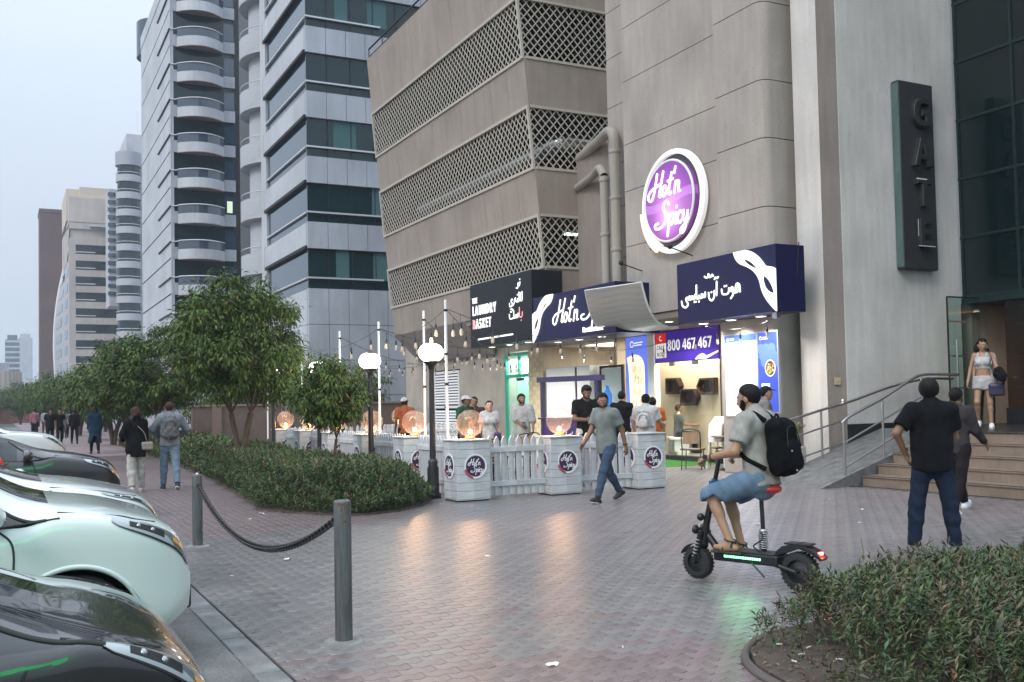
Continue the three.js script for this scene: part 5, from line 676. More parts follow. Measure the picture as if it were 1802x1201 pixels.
// ---------- figures: distance fields meshed with surface nets ----------
function sdfMesh(f, lo, hi, cell) {
  const nx = Math.ceil((hi[0] - lo[0]) / cell) + 2, ny = Math.ceil((hi[1] - lo[1]) / cell) + 2, nz = Math.ceil((hi[2] - lo[2]) / cell) + 2;
  const ox = lo[0] - cell * .5, oy = lo[1] - cell * .5, oz = lo[2] - cell * .5, V = new Float32Array(nx * ny * nz), id = (i, j, k) => (k * ny + j) * nx + i, B = 5, hd = B * cell * .9;
  for (let k = 0; k < nz; k += B) for (let j = 0; j < ny; j += B) for (let i = 0; i < nx; i += B) {
    const d = f(ox + (i + B / 2) * cell, oy + (j + B / 2) * cell, oz + (k + B / 2) * cell), skip = Math.abs(d) > hd * 1.3 + .012;
    for (let c = k; c < Math.min(k + B, nz); c++) for (let b = j; b < Math.min(j + B, ny); b++) for (let a = i; a < Math.min(i + B, nx); a++) V[id(a, b, c)] = skip ? d : f(ox + a * cell, oy + b * cell, oz + c * cell);
  }
  const vid = new Int32Array(nx * ny * nz).fill(-1), pos = [], idx = [];
  for (let k = 0; k < nz - 1; k++) for (let j = 0; j < ny - 1; j++) for (let i = 0; i < nx - 1; i++) {
    const v = [V[id(i, j, k)], V[id(i + 1, j, k)], V[id(i, j + 1, k)], V[id(i + 1, j + 1, k)], V[id(i, j, k + 1)], V[id(i + 1, j, k + 1)], V[id(i, j + 1, k + 1)], V[id(i + 1, j + 1, k + 1)]];
    let m = 0; for (let q = 0; q < 8; q++) if (v[q] < 0) m |= 1 << q; if (m === 0 || m === 255) continue;
    let sx = 0, sy = 0, sz = 0, n = 0; const E = [[0, 1], [2, 3], [4, 5], [6, 7], [0, 2], [1, 3], [4, 6], [5, 7], [0, 4], [1, 5], [2, 6], [3, 7]];
    for (const [a, b] of E) if ((v[a] < 0) !== (v[b] < 0)) { const t = v[a] / (v[a] - v[b]); sx += (a & 1) + t * ((b & 1) - (a & 1)); sy += (a >> 1 & 1) + t * ((b >> 1 & 1) - (a >> 1 & 1)); sz += (a >> 2) + t * ((b >> 2) - (a >> 2)); n++; }
    vid[id(i, j, k)] = pos.length / 3; pos.push(ox + (i + sx / n) * cell, oy + (j + sy / n) * cell, oz + (k + sz / n) * cell);
  }
  const q4 = (a, b, c, d, fl) => { if (a < 0 || b < 0 || c < 0 || d < 0) return; if (fl) idx.push(a, b, c, a, c, d); else idx.push(a, c, b, a, d, c); };
  for (let k = 1; k < nz - 1; k++) for (let j = 1; j < ny - 1; j++) for (let i = 1; i < nx - 1; i++) { const s = V[id(i, j, k)] < 0;
    if (s !== V[id(i + 1, j, k)] < 0) q4(vid[id(i, j - 1, k - 1)], vid[id(i, j, k - 1)], vid[id(i, j, k)], vid[id(i, j - 1, k)], s);
    if (s !== V[id(i, j + 1, k)] < 0) q4(vid[id(i - 1, j, k - 1)], vid[id(i - 1, j, k)], vid[id(i, j, k)], vid[id(i, j, k - 1)], s);
    if (s !== V[id(i, j, k + 1)] < 0) q4(vid[id(i - 1, j - 1, k)], vid[id(i, j - 1, k)], vid[id(i, j, k)], vid[id(i - 1, j, k)], s); }
  const g = new THREE.BufferGeometry(); g.setAttribute('position', new THREE.BufferAttribute(new Float32Array(pos), 3)); const uv = new Float32Array(pos.length / 3 * 2); for (let i = 0; i < uv.length / 2; i++) { uv[2 * i] = pos[3 * i] + pos[3 * i + 2]; uv[2 * i + 1] = pos[3 * i + 1]; } g.setAttribute('uv', new THREE.BufferAttribute(uv, 2)); g.setIndex(idx); g.computeVertexNormals(); return g;
}
const smin = (a, b, k) => { const h = Math.max(k - Math.abs(a - b), 0) / k; return Math.min(a, b) - h * h * k * .25; };
function cone(x, y, z, a, b, ra, rb) { const bx_ = b[0] - a[0], by = b[1] - a[1], bz = b[2] - a[2], px = x - a[0], py = y - a[1], pz = z - a[2]; const t = clamp((px * bx_ + py * by + pz * bz) / (bx_ * bx_ + by * by + bz * bz + 1e-9), 0, 1); return Math.hypot(px - bx_ * t, py - by * t, pz - bz * t) - (ra + (rb - ra) * t); }
function ell(x, y, z, c, r) { const a = (x - c[0]) / r[0], b = (y - c[1]) / r[1], d = (z - c[2]) / r[2], k0 = Math.hypot(a, b, d), k1 = Math.hypot(a / r[0], b / r[1], d / r[2]); return k1 < 1e-6 ? -Math.min(...r) : k0 * (k0 - 1) / k1; }
const add = (a, b, k = 1) => [a[0] + b[0] * k, a[1] + b[1] * k, a[2] + b[2] * k], nrm = a => { const l = Math.hypot(...a); return [a[0] / l, a[1] / l, a[2] / l]; }, crs = (a, b) => [a[1] * b[2] - a[2] * b[1], a[2] * b[0] - a[0] * b[2], a[0] * b[1] - a[1] * b[0]];
const skinM = { brown: std(lin(.20, .105, .065), .5), tan: std(lin(.34, .19, .12), .5), dark: std(lin(.11, .06, .04), .5), fair: std(lin(.45, .27, .19), .5) };
const cloth = (r, g, b, ro = .9) => phy(lin(r, g, b), ro, { specularIntensity: .22, map: rep(T.mottle, 3), bumpMap: rep(T.grain, 14), bumpScale: .0012 });
const hairM = phy(lin(.008, .007, .006), .6, { specularIntensity: .3 }), hairBrown = phy(lin(.04, .018, .01), .6, { specularIntensity: .3 });
// a person stands at the origin facing +z; +x is the left-hand side
function person(label, pos, heading, o = {}) {
  const t = thing('person', label, 'person', pos, heading, o.group), H = (o.h || 1.75) / 1.75; t.scale.setScalar(H); const c = o.cell || .016, fem = o.fem ? 1 : 0, far = c > .021;
  const pit = o.lean || 0, roll = o.roll || 0, yawT = o.twist || 0;
  const legs = {}; for (const s of ['L', 'R']) { const g = (o.legs && o.legs[s]) || {}, sx = s === 'L' ? 1 : -1; legs[s] = { sx, a: g.hip || 0, b: g.knee ?? .06, ab: g.out ?? .05, fy: g.foot || 0, pitch: g.pitch || 0 }; }
  const TH = .44, SH = .42, drop = s => { const l = legs[s]; return TH * Math.cos(l.a) * Math.cos(l.ab) + SH * Math.cos(l.a - l.b) * Math.cos(l.ab); };
  const py = o.py ?? (Math.max(drop('L'), drop('R')) + .085), P = [o.px || 0, py, o.pz || 0];
  for (const s of ['L', 'R']) { const l = legs[s]; l.hip = [P[0] + l.sx * .085, P[1] - .01, P[2]]; l.knee = add(l.hip, [l.sx * Math.sin(l.ab) * TH, -Math.cos(l.a) * TH * Math.cos(l.ab), Math.sin(l.a) * TH]); l.ank = add(l.knee, [l.sx * Math.sin(l.ab) * SH * .6, -Math.cos(l.a - l.b) * SH, Math.sin(l.a - l.b) * SH]); const fy = l.fy + l.sx * .12, fp = l.pitch; l.fd = [Math.sin(fy) * Math.cos(fp), -Math.sin(fp), Math.cos(fy) * Math.cos(fp)]; l.fu = [Math.sin(fy) * Math.sin(fp), Math.cos(fp), Math.cos(fy) * Math.sin(fp)]; }
  // torso frame
  const up = nrm([Math.sin(roll), Math.cos(pit), Math.sin(pit)]), fw0 = nrm([Math.sin(yawT), -Math.sin(pit) * .999, Math.cos(pit)]), rt = nrm(crs(up, fw0)), fw = crs(rt, up); const toW = (x, y, z) => [P[0] + rt[0] * x + up[0] * y + fw[0] * z, P[1] + rt[1] * x + up[1] * y + fw[1] * z, P[2] + rt[2] * x + up[2] * y + fw[2] * z];
  const loc = (x, y, z) => { const a = x - P[0], b = y - P[1], d = z - P[2]; return [a * rt[0] + b * rt[1] + d * rt[2], a * up[0] + b * up[1] + d * up[2], a * fw[0] + b * fw[1] + d * fw[2]]; };
  const sw = fem ? .15 : .178, arms = {}; for (const s of ['L', 'R']) { const g = (o.arms && o.arms[s]) || {}, sx = s === 'L' ? 1 : -1, sa = g.flex ?? .06, ab = g.out ?? .14, eb = g.elbow ?? .25, inn = g.in ?? 0; const sh = toW(sx * sw, .475, -.005), ud = [sx * Math.sin(ab), -Math.cos(sa) * Math.cos(ab), Math.sin(sa) * Math.cos(ab)], fd = nrm([sx * Math.sin(ab) * .6 - sx * inn, -Math.cos(sa + eb), Math.sin(sa + eb)]); const W = d => nrm([rt[0] * d[0] + up[0] * d[1] + fw[0] * d[2], rt[1] * d[0] + up[1] * d[1] + fw[1] * d[2], rt[2] * d[0] + up[2] * d[1] + fw[2] * d[2]]); const u = W(ud), f = W(fd), el = add(sh, u, .285), wr = add(el, f, .25); arms[s] = { sx, sh, el, wr, f, curl: g.curl ?? .55, pn: g.palm ? W(g.palm) : W([-sx, 0, 0]) }; if (g.hand) { arms[s].wr = toW(...g.hand); const a = arms[s]; let m = [(a.sh[0] + a.wr[0]) / 2, (a.sh[1] + a.wr[1]) / 2, (a.sh[2] + a.wr[2]) / 2]; const D = Math.hypot(a.wr[0] - a.sh[0], a.wr[1] - a.sh[1], a.wr[2] - a.sh[2]), hh = Math.sqrt(Math.max(.0005, .27 * .27 - D * D / 4)); const pole = W(g.pole || [sx * .6, -1, -.3]); const ax = nrm(add(a.wr, a.sh, -1)), dp = pole[0] * ax[0] + pole[1] * ax[1] + pole[2] * ax[2]; a.el = add(m, nrm(add(pole, ax, -dp)), hh); a.f = nrm(add(a.wr, a.el, -1)); } }
  const bel = o.belly || 0;
  const torso = (x, y, z, k) => { const [a, b, d] = loc(x, y, z), q = d * 1.38; let v = cone(a, b, q, [0, -.04, 0], [0, .16, bel * .3], .148 + fem * .008 + k, .128 - fem * .014 + bel + k); v = smin(v, cone(a, b, q, [0, .16, bel * .3], [0, .37, .01], .128 - fem * .014 + bel + k, .152 - fem * .018 + k), .06); v = smin(v, cone(a, b, d, [-sw * .82, .46, -.01], [sw * .82, .46, -.01], .058 + k, .058 + k), .09); v = smin(v, cone(a, b, d, [0, .5, -.012], [0, .58, .005], .052 + k * .5, .05 + k * .3), .07); if (fem) v = smin(v, Math.min(ell(a, b, d, [.068, .33, .085], [.062 + k, .065 + k, .055 + k]), ell(a, b, d, [-.068, .33, .085], [.062 + k, .065 + k, .055 + k])), .05); return v / 1.12; };
  const armD = (x, y, z, k, part) => { let v = 9; for (const s of ['L', 'R']) { const a = arms[s]; v = Math.min(v, smin(cone(x, y, z, a.sh, a.el, .052 - fem * .01 + k, .041 - fem * .007 + k), part === 'u' ? 9 : cone(x, y, z, a.el, a.wr, .041 - fem * .007 + k, .028 - fem * .004 + k), .02)); } return v; };
  const legD = (x, y, z, k, k2 = k) => { let v = 9; for (const s of ['L', 'R']) { const l = legs[s]; let w = smin(cone(x, y, z, l.hip, l.knee, .088 + k, .056 + (k + k2) / 2), cone(x, y, z, l.knee, l.ank, .055 + (k + k2) / 2, .036 + k2), .03); w = smin(w, cone(x, y, z, add(l.knee, add(l.ank, l.knee, -1), .25), add(add(l.knee, add(l.ank, l.knee, -1), .35), [0, 0, -.012]), .05 + k2, .046 + k2), .03); v = smin(v, w, .025); } return v; };
  const footD = (x, y, z, k, sides = ['L', 'R']) => { let v = 9; for (const s of sides) { const l = legs[s], b = add(l.ank, l.fu, -.045), heel = add(b, l.fd, -.045), toe = add(b, l.fd, .135), mid = add(b, l.fd, .06); let w = smin(cone(x, y, z, heel, mid, .034 + k, .037 + k), cone(x, y, z, mid, toe, .037 + k, .026 + k), .02); w = smin(w, cone(x, y, z, l.ank, mid, .036 + k, .03 + k), .03); const dy = (x - l.ank[0]) * l.fu[0] + (y - l.ank[1]) * l.fu[1] + (z - l.ank[2]) * l.fu[2]; w = Math.max(w, -.085 - dy); v = Math.min(v, w); } return v; };
  // head frame
  const hy = o.headYaw || 0, hp = o.headPitch || 0, nb = toW(0, .57, .01), hc = add(add(nb, up, .095), fw, .022 + Math.sin(hp) * .03); const hf = nrm([fw[0] * Math.cos(hy) * Math.cos(hp) + rt[0] * Math.sin(hy) * Math.cos(hp) - up[0] * Math.sin(hp), fw[1] * Math.cos(hy) * Math.cos(hp) + rt[1] * Math.sin(hy) - up[1] * Math.sin(hp), fw[2] * Math.cos(hy) * Math.cos(hp) + rt[2] * Math.sin(hy) * Math.cos(hp) - up[2] * Math.sin(hp)]), hr = nrm(crs(up, hf)), hu = crs(hf, hr);
  const hl = (x, y, z) => { const a = x - hc[0], b = y - hc[1], d = z - hc[2]; return [a * hr[0] + b * hr[1] + d * hr[2], a * hu[0] + b * hu[1] + d * hu[2], a * hf[0] + b * hf[1] + d * hf[2]]; }, hW = (a, b, d) => [hc[0] + hr[0] * a + hu[0] * b + hf[0] * d, hc[1] + hr[1] * a + hu[1] * b + hf[1] * d, hc[2] + hr[2] * a + hu[2] * b + hf[2] * d];
  const skull = (a, b, d, k) => smin(ell(a, b, d, [0, .03, -.01], [.074 + k, .088 + k, .094 + k]), ell(a, b, d, [0, -.035, .025], [.058 + k, .075 + k, .068 + k]), .04);
  const headD = (x, y, z) => { const [a, b, d] = hl(x, y, z); let v = skull(a, b, d, 0); v = smin(v, cone(a, b, d, [0, .012, .088], [0, -.024, .106], .009, .014), .02); v = smin(v, ell(a, b, d, [0, -.052, .083], [.024, .012, .014]), .015); v = smin(v, ell(a, b, d, [0, -.098, .062], [.026, .02, .024]), .02); v = smin(v, ell(a, b, d, [0, .03, .08], [.05, .012, .014]), .02); const aa = Math.abs(a); v = Math.max(v, -ell(aa, b, d, [.031, .008, .098], [.018, .012, .016])); v = smin(v, ell(aa, b, d, [.074, -.008, -.005], [.012, .03, .02]), .01); return v; };
  const neckD = (x, y, z) => cone(x, y, z, toW(0, .5, -.01), add(hc, hu, -.06), .052 - fem * .008, .05 - fem * .008);
  const handD = (x, y, z) => { let v = 9; for (const s of ['L', 'R']) { const a = arms[s], f = a.f; let n = a.pn; const dp = n[0] * f[0] + n[1] * f[1] + n[2] * f[2]; n = nrm(add(n, f, -dp)); const sd = crs(f, n); let w = cone(x, y, z, add(a.wr, f, -.03), add(a.wr, f, .02), .027, .026); for (const k of [-1, -.33, .33, 1]) w = smin(w, cone(x, y, z, add(add(a.wr, f, .01), sd, k * .016), add(add(a.wr, f, .085), sd, k * .026), .015, .0125), .012); [-1, -.33, .33, 1].forEach((k, i) => { const L = [.03, .036, .038, .034][i] * (a.sx > 0 ? 1 : 1); let p = add(add(a.wr, f, .087), sd, k * .027), d = f; for (let q = 0; q < 2; q++) { const cu = a.curl * (q + .6), dd = nrm(add([f[0] * Math.cos(cu), f[1] * Math.cos(cu), f[2] * Math.cos(cu)], n, Math.sin(cu))), p2 = add(p, dd, L * (q ? .95 : 1.1)); w = Math.min(w, cone(x, y, z, p, p2, .0098 - q * .0012, .0088 - q * .0012)); p = p2; } }); const th = a.thumb || 1; let p = add(add(a.wr, f, .025), sd, th * .028), p2 = add(add(add(p, f, .035), sd, th * .022), n, .018), p3 = add(add(p2, f, .03), n, .008); w = smin(w, cone(x, y, z, p, p2, .014, .011), .012); w = Math.min(w, cone(x, y, z, p2, p3, .011, .009)); v = Math.min(v, w); } return v; };
  const box = (pts, m) => { const lo = [9, 9, 9], hi = [-9, -9, -9]; for (const p of pts) for (let i = 0; i < 3; i++) { lo[i] = Math.min(lo[i], p[i] - m); hi[i] = Math.max(hi[i], p[i] + m); } return [lo, hi]; };
  const tp = [toW(-.2, -.1, 0), toW(.2, .56, 0)], ap = ['L', 'R'].flatMap(s => [arms[s].sh, arms[s].el, arms[s].wr]), lp = ['L', 'R'].flatMap(s => [legs[s].hip, legs[s].knee, legs[s].ank]), fp = ['L', 'R'].flatMap(s => [add(legs[s].ank, legs[s].fd, .15), add(legs[s].ank, legs[s].fd, -.06), legs[s].ank]);
  // continuous skin: body, then head and hands on finer grids, in one mesh
  const parts = []; { const [lo, hi] = box([...tp, ...ap, ...lp, hc], .13); parts.push(sdfMesh((x, y, z) => { let v = smin(torso(x, y, z, -.006), armD(x, y, z, 0), .035); v = smin(v, legD(x, y, z, -.004), .04); return smin(v, neckD(x, y, z), .03); }, lo, hi, far ? .03 : c * 1.15)); }
  { const [lo, hi] = box([hc], .15); parts.push(sdfMesh((x, y, z) => Math.max(smin(headD(x, y, z), neckD(x, y, z), .025), -((y - (hc[1] - .14)))), lo, hi, far ? .014 : Math.min(.0075, c * .5))); }
  for (const s of ['L', 'R']) { const a = arms[s], [lo, hi] = box([add(a.wr, a.f, .07)], .125); parts.push(sdfMesh((x, y, z) => Math.max(handD(x, y, z), cone(x, y, z, add(a.wr, a.f, .07), add(a.wr, a.f, .071), .12, .12)), lo, hi, far ? .013 : .0062)); }
  if (o.bareFeet) { const [lo, hi] = box(fp, .09); parts.push(sdfMesh((x, y, z) => footD(x, y, z, -.004), lo, hi, .011)); }
  obj('body', merge(parts), skinM[o.skin || 'brown'], t);
  const wr = (x, y, z, k) => k * (Math.sin(y * 38 + Math.sin(x * 21 + z * 17) * 2.2) * .5 + Math.sin(x * 47 + y * 23 - z * 31) * .35 + Math.sin(z * 55 - y * 41 + x * 13) * .3);
  if (o.top) { const sl = o.sleeve ?? 'short', hem = o.hem ?? -.09, kk = o.loose ?? .018; const [lo, hi] = box([...tp, ...ap], .17); if (o.robe) lo[1] = Math.min(lo[1], P[1] + o.robe);
    const D = (x, y, z) => { const [a, b, d] = loc(x, y, z); let v = torso(x, y, z, kk); if (o.robe) { const k = clamp(-b / -o.robe, 0, 1); v = smin(v, cone(a, b, d * 1.2, [0, .1, 0], [0, o.robe, .0], .13, .13 + o.flare), .05); } else if (hem < -.02) v = smin(v, cone(a, b, d * 1.3, [0, .05, 0], [0, hem, 0], .138 + kk, .146 + kk), .05); const hemY = o.robe ?? hem; v = Math.max(v, hemY - b + wr(x, y, z, .004)); if (sl !== 'none') { let w = 9; for (const s of ['L', 'R']) { const m = arms[s], E = sl === 'long' ? 1 : sl === 'three' ? .75 : sl === 'short' ? .68 : .4; let u = cone(x, y, z, m.sh, m.el, .062 - fem * .008 + kk * .6, .052 - fem * .006 + kk * (sl === 'short' ? 1 : .6)); if (sl === 'long' || sl === 'three') { u = smin(u, cone(x, y, z, m.el, m.wr, .05 + kk * .4, .037 + kk * .5), .025); const ax = nrm(add(m.wr, m.el, -1)), L = .25 * (sl === 'long' ? .97 : .25); u = Math.max(u, (x - m.el[0]) * ax[0] + (y - m.el[1]) * ax[1] + (z - m.el[2]) * ax[2] - L); } else { const ax = nrm(add(m.el, m.sh, -1)); u = Math.max(u, (x - m.sh[0]) * ax[0] + (y - m.sh[1]) * ax[1] + (z - m.sh[2]) * ax[2] - .285 * E); } w = Math.min(w, u); } v = smin(v, w, .045); } v = Math.max(v, -cone(a, b, d, [0, .555, .03], [0, .66, .05], o.neck || .062, .075)); if (sl === 'none') v = Math.max(v, Math.abs(a) - .135 + Math.max(0, b - .4) * .35); if (o.crop) v = Math.max(v, b - (Math.abs(a) > .055 && Math.abs(a) < .1 ? .56 : .43)); return v + wr(x, y, z, .0048); };
    obj(o.topName || 'shirt', sdfMesh(D, lo, hi, c), o.top, t); }
  if (o.bottom) { const kind = o.legsTo || 'long', kb = o.baggy ?? .014; const [lo, hi] = box([...lp, toW(-.18, .08, 0), toW(.18, .08, 0)], .15);
    const D = (x, y, z) => { const b = loc(x, y, z)[1]; let lv = 9; if (kind === 'long') lv = legD(x, y, z, .012, kb); else for (const s of ['L', 'R']) lv = smin(lv, cone(x, y, z, legs[s].hip, legs[s].knee, .1 + kb * .3, .066 + kb), .02); let v = smin(Math.max(torso(x, y, z, .008), b - .07), lv, .05); v = Math.max(v, b - .07); for (const s of ['L', 'R']) { const l = legs[s], ax = nrm(add(l.ank, l.knee, -1)), e = (x - l.knee[0]) * ax[0] + (y - l.knee[1]) * ax[1] + (z - l.knee[2]) * ax[2], near = cone(x, y, z, l.knee, l.ank, .12, .12) < 0; if (kind === 'long') { if (near) v = Math.max(v, e - .405); } else if (kind === 'knee') { if (near) v = Math.max(v, e - .015); } else { const at_ = nrm(add(l.knee, l.hip, -1)), f = (x - l.hip[0]) * at_[0] + (y - l.hip[1]) * at_[1] + (z - l.hip[2]) * at_[2]; if (cone(x, y, z, l.hip, l.knee, .16, .16) < 0) v = Math.max(v, f - .2); } } return v + wr(x, y * 1.2, z, .0042); };
    obj(o.bottomName || (kind === 'long' ? 'trousers' : 'shorts'), sdfMesh(D, lo, hi, c), o.bottom, t); }
  if (o.shoes) for (const S of ['L', 'R']) { const Q = [S], [lo, hi] = box([add(legs[S].ank, legs[S].fd, .15), add(legs[S].ank, legs[S].fd, -.06), legs[S].ank], .1); const sh = obj('shoe', sdfMesh((x, y, z) => footD(x, y, z, .008, Q), lo, hi, far ? .018 : .01), o.shoes, t); if (o.sole) obj('sole', sdfMesh((x, y, z) => { let m = 9; for (const s of Q) { const l = legs[s]; m = Math.min(m, Math.max(Math.abs((x - l.ank[0]) * l.fu[0] + (y - l.ank[1]) * l.fu[1] + (z - l.ank[2]) * l.fu[2] + .078) - .014, Math.hypot(x - l.ank[0], y - l.ank[1], z - l.ank[2]) - .25)); } return Math.max(footD(x, y, z, .013, Q), m); }, lo, hi, .011), o.sole, sh); }
  if (o.hair !== null) { const long = o.longHair || 0, [lo, hi] = box([hc, ...(long ? [add(hc, up, -long)] : [])], .16); const D = (x, y, z) => { const [a, b, d] = hl(x, y, z); const line = .062 - Math.max(0, -d + .02) * 1.8 - Math.max(0, Math.abs(a) - .045) * 1.1 * (d < .04 ? 1 : .1) + Math.max(0, d - .05) * .5 + .006 * Math.sin(a * 90); let v = skull(a, b, d, (o.hairK ?? .013) * clamp((b - line) / .045, .12, 1)); v = Math.max(v, (line - b) * .7); if (long) { let w = cone(a, b, d * .85, [0, .0, -.06], [0, -long * .5, -.085], .075, .1); w = smin(w, cone(a, b, d * .85, [0, -long * .5, -.085], [0, -long, -.08], .1, .05), .05); w = Math.max(w, d - .02 - Math.max(0, -b) * .2); v = smin(v, w, .03); } return v + .0022 * Math.sin(a * 310 + b * 160) * Math.sin(d * 290 - b * 210) + (long ? .008 * Math.sin(b * 55 + a * 40) * Math.sin(a * 70) : 0); }; obj('hair', sdfMesh(D, lo, hi, far ? .016 : .009), o.hair || hairM, t); }
  if (o.beard) { const [lo, hi] = box([hc], .14); obj('beard', sdfMesh((x, y, z) => { const [a, b, d] = hl(x, y, z); let v = skull(a, b, d, .004); v = Math.max(v, b + .045 - Math.max(0, Math.abs(a) - .045) * 2.2, -d + .005); return Math.max(v, -ell(a, b, d, [0, -.052, .09], [.022, .008, .03])); }, lo, hi, far ? .014 : .0085), hairM, t); }
  if (o.cap) { const [lo, hi] = box([hc], .19); obj('cap', sdfMesh((x, y, z) => { const [a, b, d] = hl(x, y, z); let v = Math.max(skull(a, b, d, .017), .055 - b - Math.max(0, -d) * .25); const s = o.capBack ? -1 : 1; const br = Math.max(ell(a, b, d * s, [0, .06 - .1 * Math.max(0, d * s - .09), .1], [.075, .009, .085]), -(d * s) + .05); return Math.min(v, br); }, lo, hi, far ? .015 : .008), o.cap, t); }
  if (o.eyes) for (const s of [-1, 1]) { const e = obj('eye', ball(hW(s * .031, .006, .083), .0105, 10, 8), std(lin(.6, .57, .54), .25), t); obj('iris', ball(hW(s * .031, .006, .0905), .0052, 8, 6), std(lin(.02, .012, .008), .2), e); }
  t.userData.frame = undefined; delete t.userData.frame; return { t, toW, hW, arms, legs, P, loc, up, fw, rt, wr };
}
function packMesh(p, o) { // rucksack on a person's back, with straps over the shoulders
  const t = o.parentTop ? p.t : thing('backpack', o.label, 'backpack', [0, 0, 0]); if (!o.parentTop) { p.t.updateMatrixWorld(true); t.applyMatrix4(p.t.matrixWorld); }
  const [w, h, d] = o.size, c = [0, o.y, -.125 - d / 2]; const L = (x, y, z) => p.loc(x, y, z);
  const rb = (a, b, q, cc, s, r) => { const x = Math.abs(a - cc[0]) - s[0] + r, y = Math.abs(b - cc[1]) - s[1] + r, z = Math.abs(q - cc[2]) - s[2] + r; return Math.hypot(Math.max(x, 0), Math.max(y, 0), Math.max(z, 0)) + Math.min(Math.max(x, y, z), 0) - r; };
  const corners = []; for (const sx of [-1, 1]) for (const sy of [-1, 1]) for (const sz of [-1, 1]) corners.push(p.toW(sx * w * .75, o.y + sy * h * .65, c[2] + sz * d * .95)); const lo = [9, 9, 9], hi = [-9, -9, -9]; for (const q of corners) for (let i = 0; i < 3; i++) { lo[i] = Math.min(lo[i], q[i]); hi[i] = Math.max(hi[i], q[i]); }
  const main = obj('main_bag', sdfMesh((x, y, z) => { const [a, b, q] = L(x, y, z); const taper = 1 + (b - o.y) * -.35; let v = rb(a / taper, b, q, c, [w / 2, h / 2, d / 2], .095) * .9; v = smin(v, rb(a, b, q, [0, o.y - h * .16, c[2] - d * .42], [w * .4, h * .26, d * .22], .05), .015); return v + .006 * Math.sin(b * 34 + a * 20) * Math.sin(a * 31 + b * 9); }, lo, hi, .012), o.mat, t);
  for (const s of [-1, 1]) obj('strap', tube([p.toW(s * .08, o.y + h * .46, c[2] + d * .4), p.toW(s * .1, .545, -.02), p.toW(s * .115, .49, .085), p.toW(s * .14, .36, .135), p.toW(s * .175, .2, .06), p.toW(s * .15, o.y - h * .34, c[2] + d * .45)], .02, 30, 7), o.mat, t);
  obj('top_loop', tube([p.toW(-.04, o.y + h * .48, c[2] + .02), p.toW(0, o.y + h * .56, c[2] + .02), p.toW(.04, o.y + h * .48, c[2] + .02)], .009, 10, 6), o.mat, t);
  for (const [x, y] of [[-.1, -.02], [.12, -.04], [.06, -.2]]) obj('buckle', ball(p.toW(x * w * 2.4, o.y + y, c[2] - d * .66), .008, 6, 5), M.steel, t); obj('zip', tube([p.toW(-w * .34, o.y + .0, c[2] - d * .55), p.toW(-w * .2, o.y + h * .3, c[2] - d * .52), p.toW(w * .2, o.y + h * .3, c[2] - d * .52), p.toW(w * .34, o.y, c[2] - d * .55)], .005, 20, 5), M.dark, main.parent === t ? t : t); return t;
}
const legWalk = (k, f = 1) => f > 0 ? { L: { hip: .42 * k, knee: .12, pitch: -.15 }, R: { hip: -.3 * k, knee: .3, pitch: .45 } } : { R: { hip: .42 * k, knee: .12, pitch: -.15 }, L: { hip: -.3 * k, knee: .3, pitch: .45 } };
// ---------- the people ----------
const jeans = cloth(.07, .105, .17), darkJeans = cloth(.02, .03, .06), lightJeans = cloth(.22, .3, .4), blackC = cloth(.014, .014, .017), whiteC = cloth(.66, .66, .66), greyC = cloth(.3, .32, .34), shoeB = std(lin(.015, .015, .017), .5), shoeW = std(lin(.72, .72, .72), .5);
const bagOn = (p, label, pos, size, mat, strapPts) => { const t = thing('shoulder_bag', label, 'bag'); p.t.updateMatrixWorld(true); t.applyMatrix4(p.t.matrixWorld); const c = p.toW(...pos); const g = new RoundedBoxGeometry(size[0], size[1], size[2], 4, Math.min(...size) * .4); g.translate(...c); obj('bag_body', clean(g), mat, t); obj('flap', at(clean(new RoundedBoxGeometry(size[0] * .94, size[1] * .45, size[2] * 1.08, 3, Math.min(...size) * .35)), c[0], c[1] + size[1] * .2, c[2]), mat, t); if (strapPts) obj('strap', tube(strapPts.map(q => p.toW(...q)), .009, 24, 6), mat, t); return t; };
{ // man walking past the fence
  const p = person('bearded man in grey green polo shirt and jeans striding past the white fence', [8.43, 0, -13.2], -1.3, { h: 1.8, cell: .014, skin: 'brown', top: cloth(.26, .29, .28), hem: -.13, loose: .03, bottom: jeans, shoes: shoeB, sole: M.white, beard: 1, eyes: 1, headYaw: .75, headPitch: .18, lean: .05, legs: { L: { hip: .5, knee: .12, pitch: -.2 }, R: { hip: -.34, knee: .34, pitch: .42 } }, arms: { L: { flex: -.35, out: .2, elbow: .25, curl: .8 }, R: { flex: .4, out: .12, elbow: .35, curl: .8 } } });
  obj('collar', sdfMesh((x, y, z) => { const [a, b, d] = p.loc(x, y, z); return Math.max(Math.abs(cone(a, b, d, [0, .5, 0], [0, .6, .015], .075, .066)) - .006, .525 - b, b - .575, d - .085 + Math.abs(a) * .3); }, [-.2, 1.2, -.3], [.2, 1.75, .3], .009), cloth(.24, .27, .26), p.t);
  obj('watch', clean(new THREE.TorusGeometry(.034, .01, 6, 16)).applyQuaternion(new THREE.Quaternion().setFromUnitVectors(V3(0, 0, 1), V3(...p.arms.L.f))).translate(...add(p.arms.L.wr, p.arms.L.f, -.03)), M.black, p.t);
  for (const s of ['L', 'R']) { const l = p.legs[s], up = l.fu; for (const k of [.03, .055, .08]) obj('shoe_stripe', rod(add(add(add(l.ank, up, -.062), l.fd, k), crs(up, l.fd), .044), add(add(add(l.ank, up, -.022), l.fd, k - .025), crs(up, l.fd), .035), .005, .005, 5), M.white, p.t), obj('shoe_stripe', rod(add(add(add(l.ank, up, -.062), l.fd, k), crs(up, l.fd), -.044), add(add(add(l.ank, up, -.022), l.fd, k - .025), crs(up, l.fd), -.035), .005, .005, 5), M.white, p.t); }
}
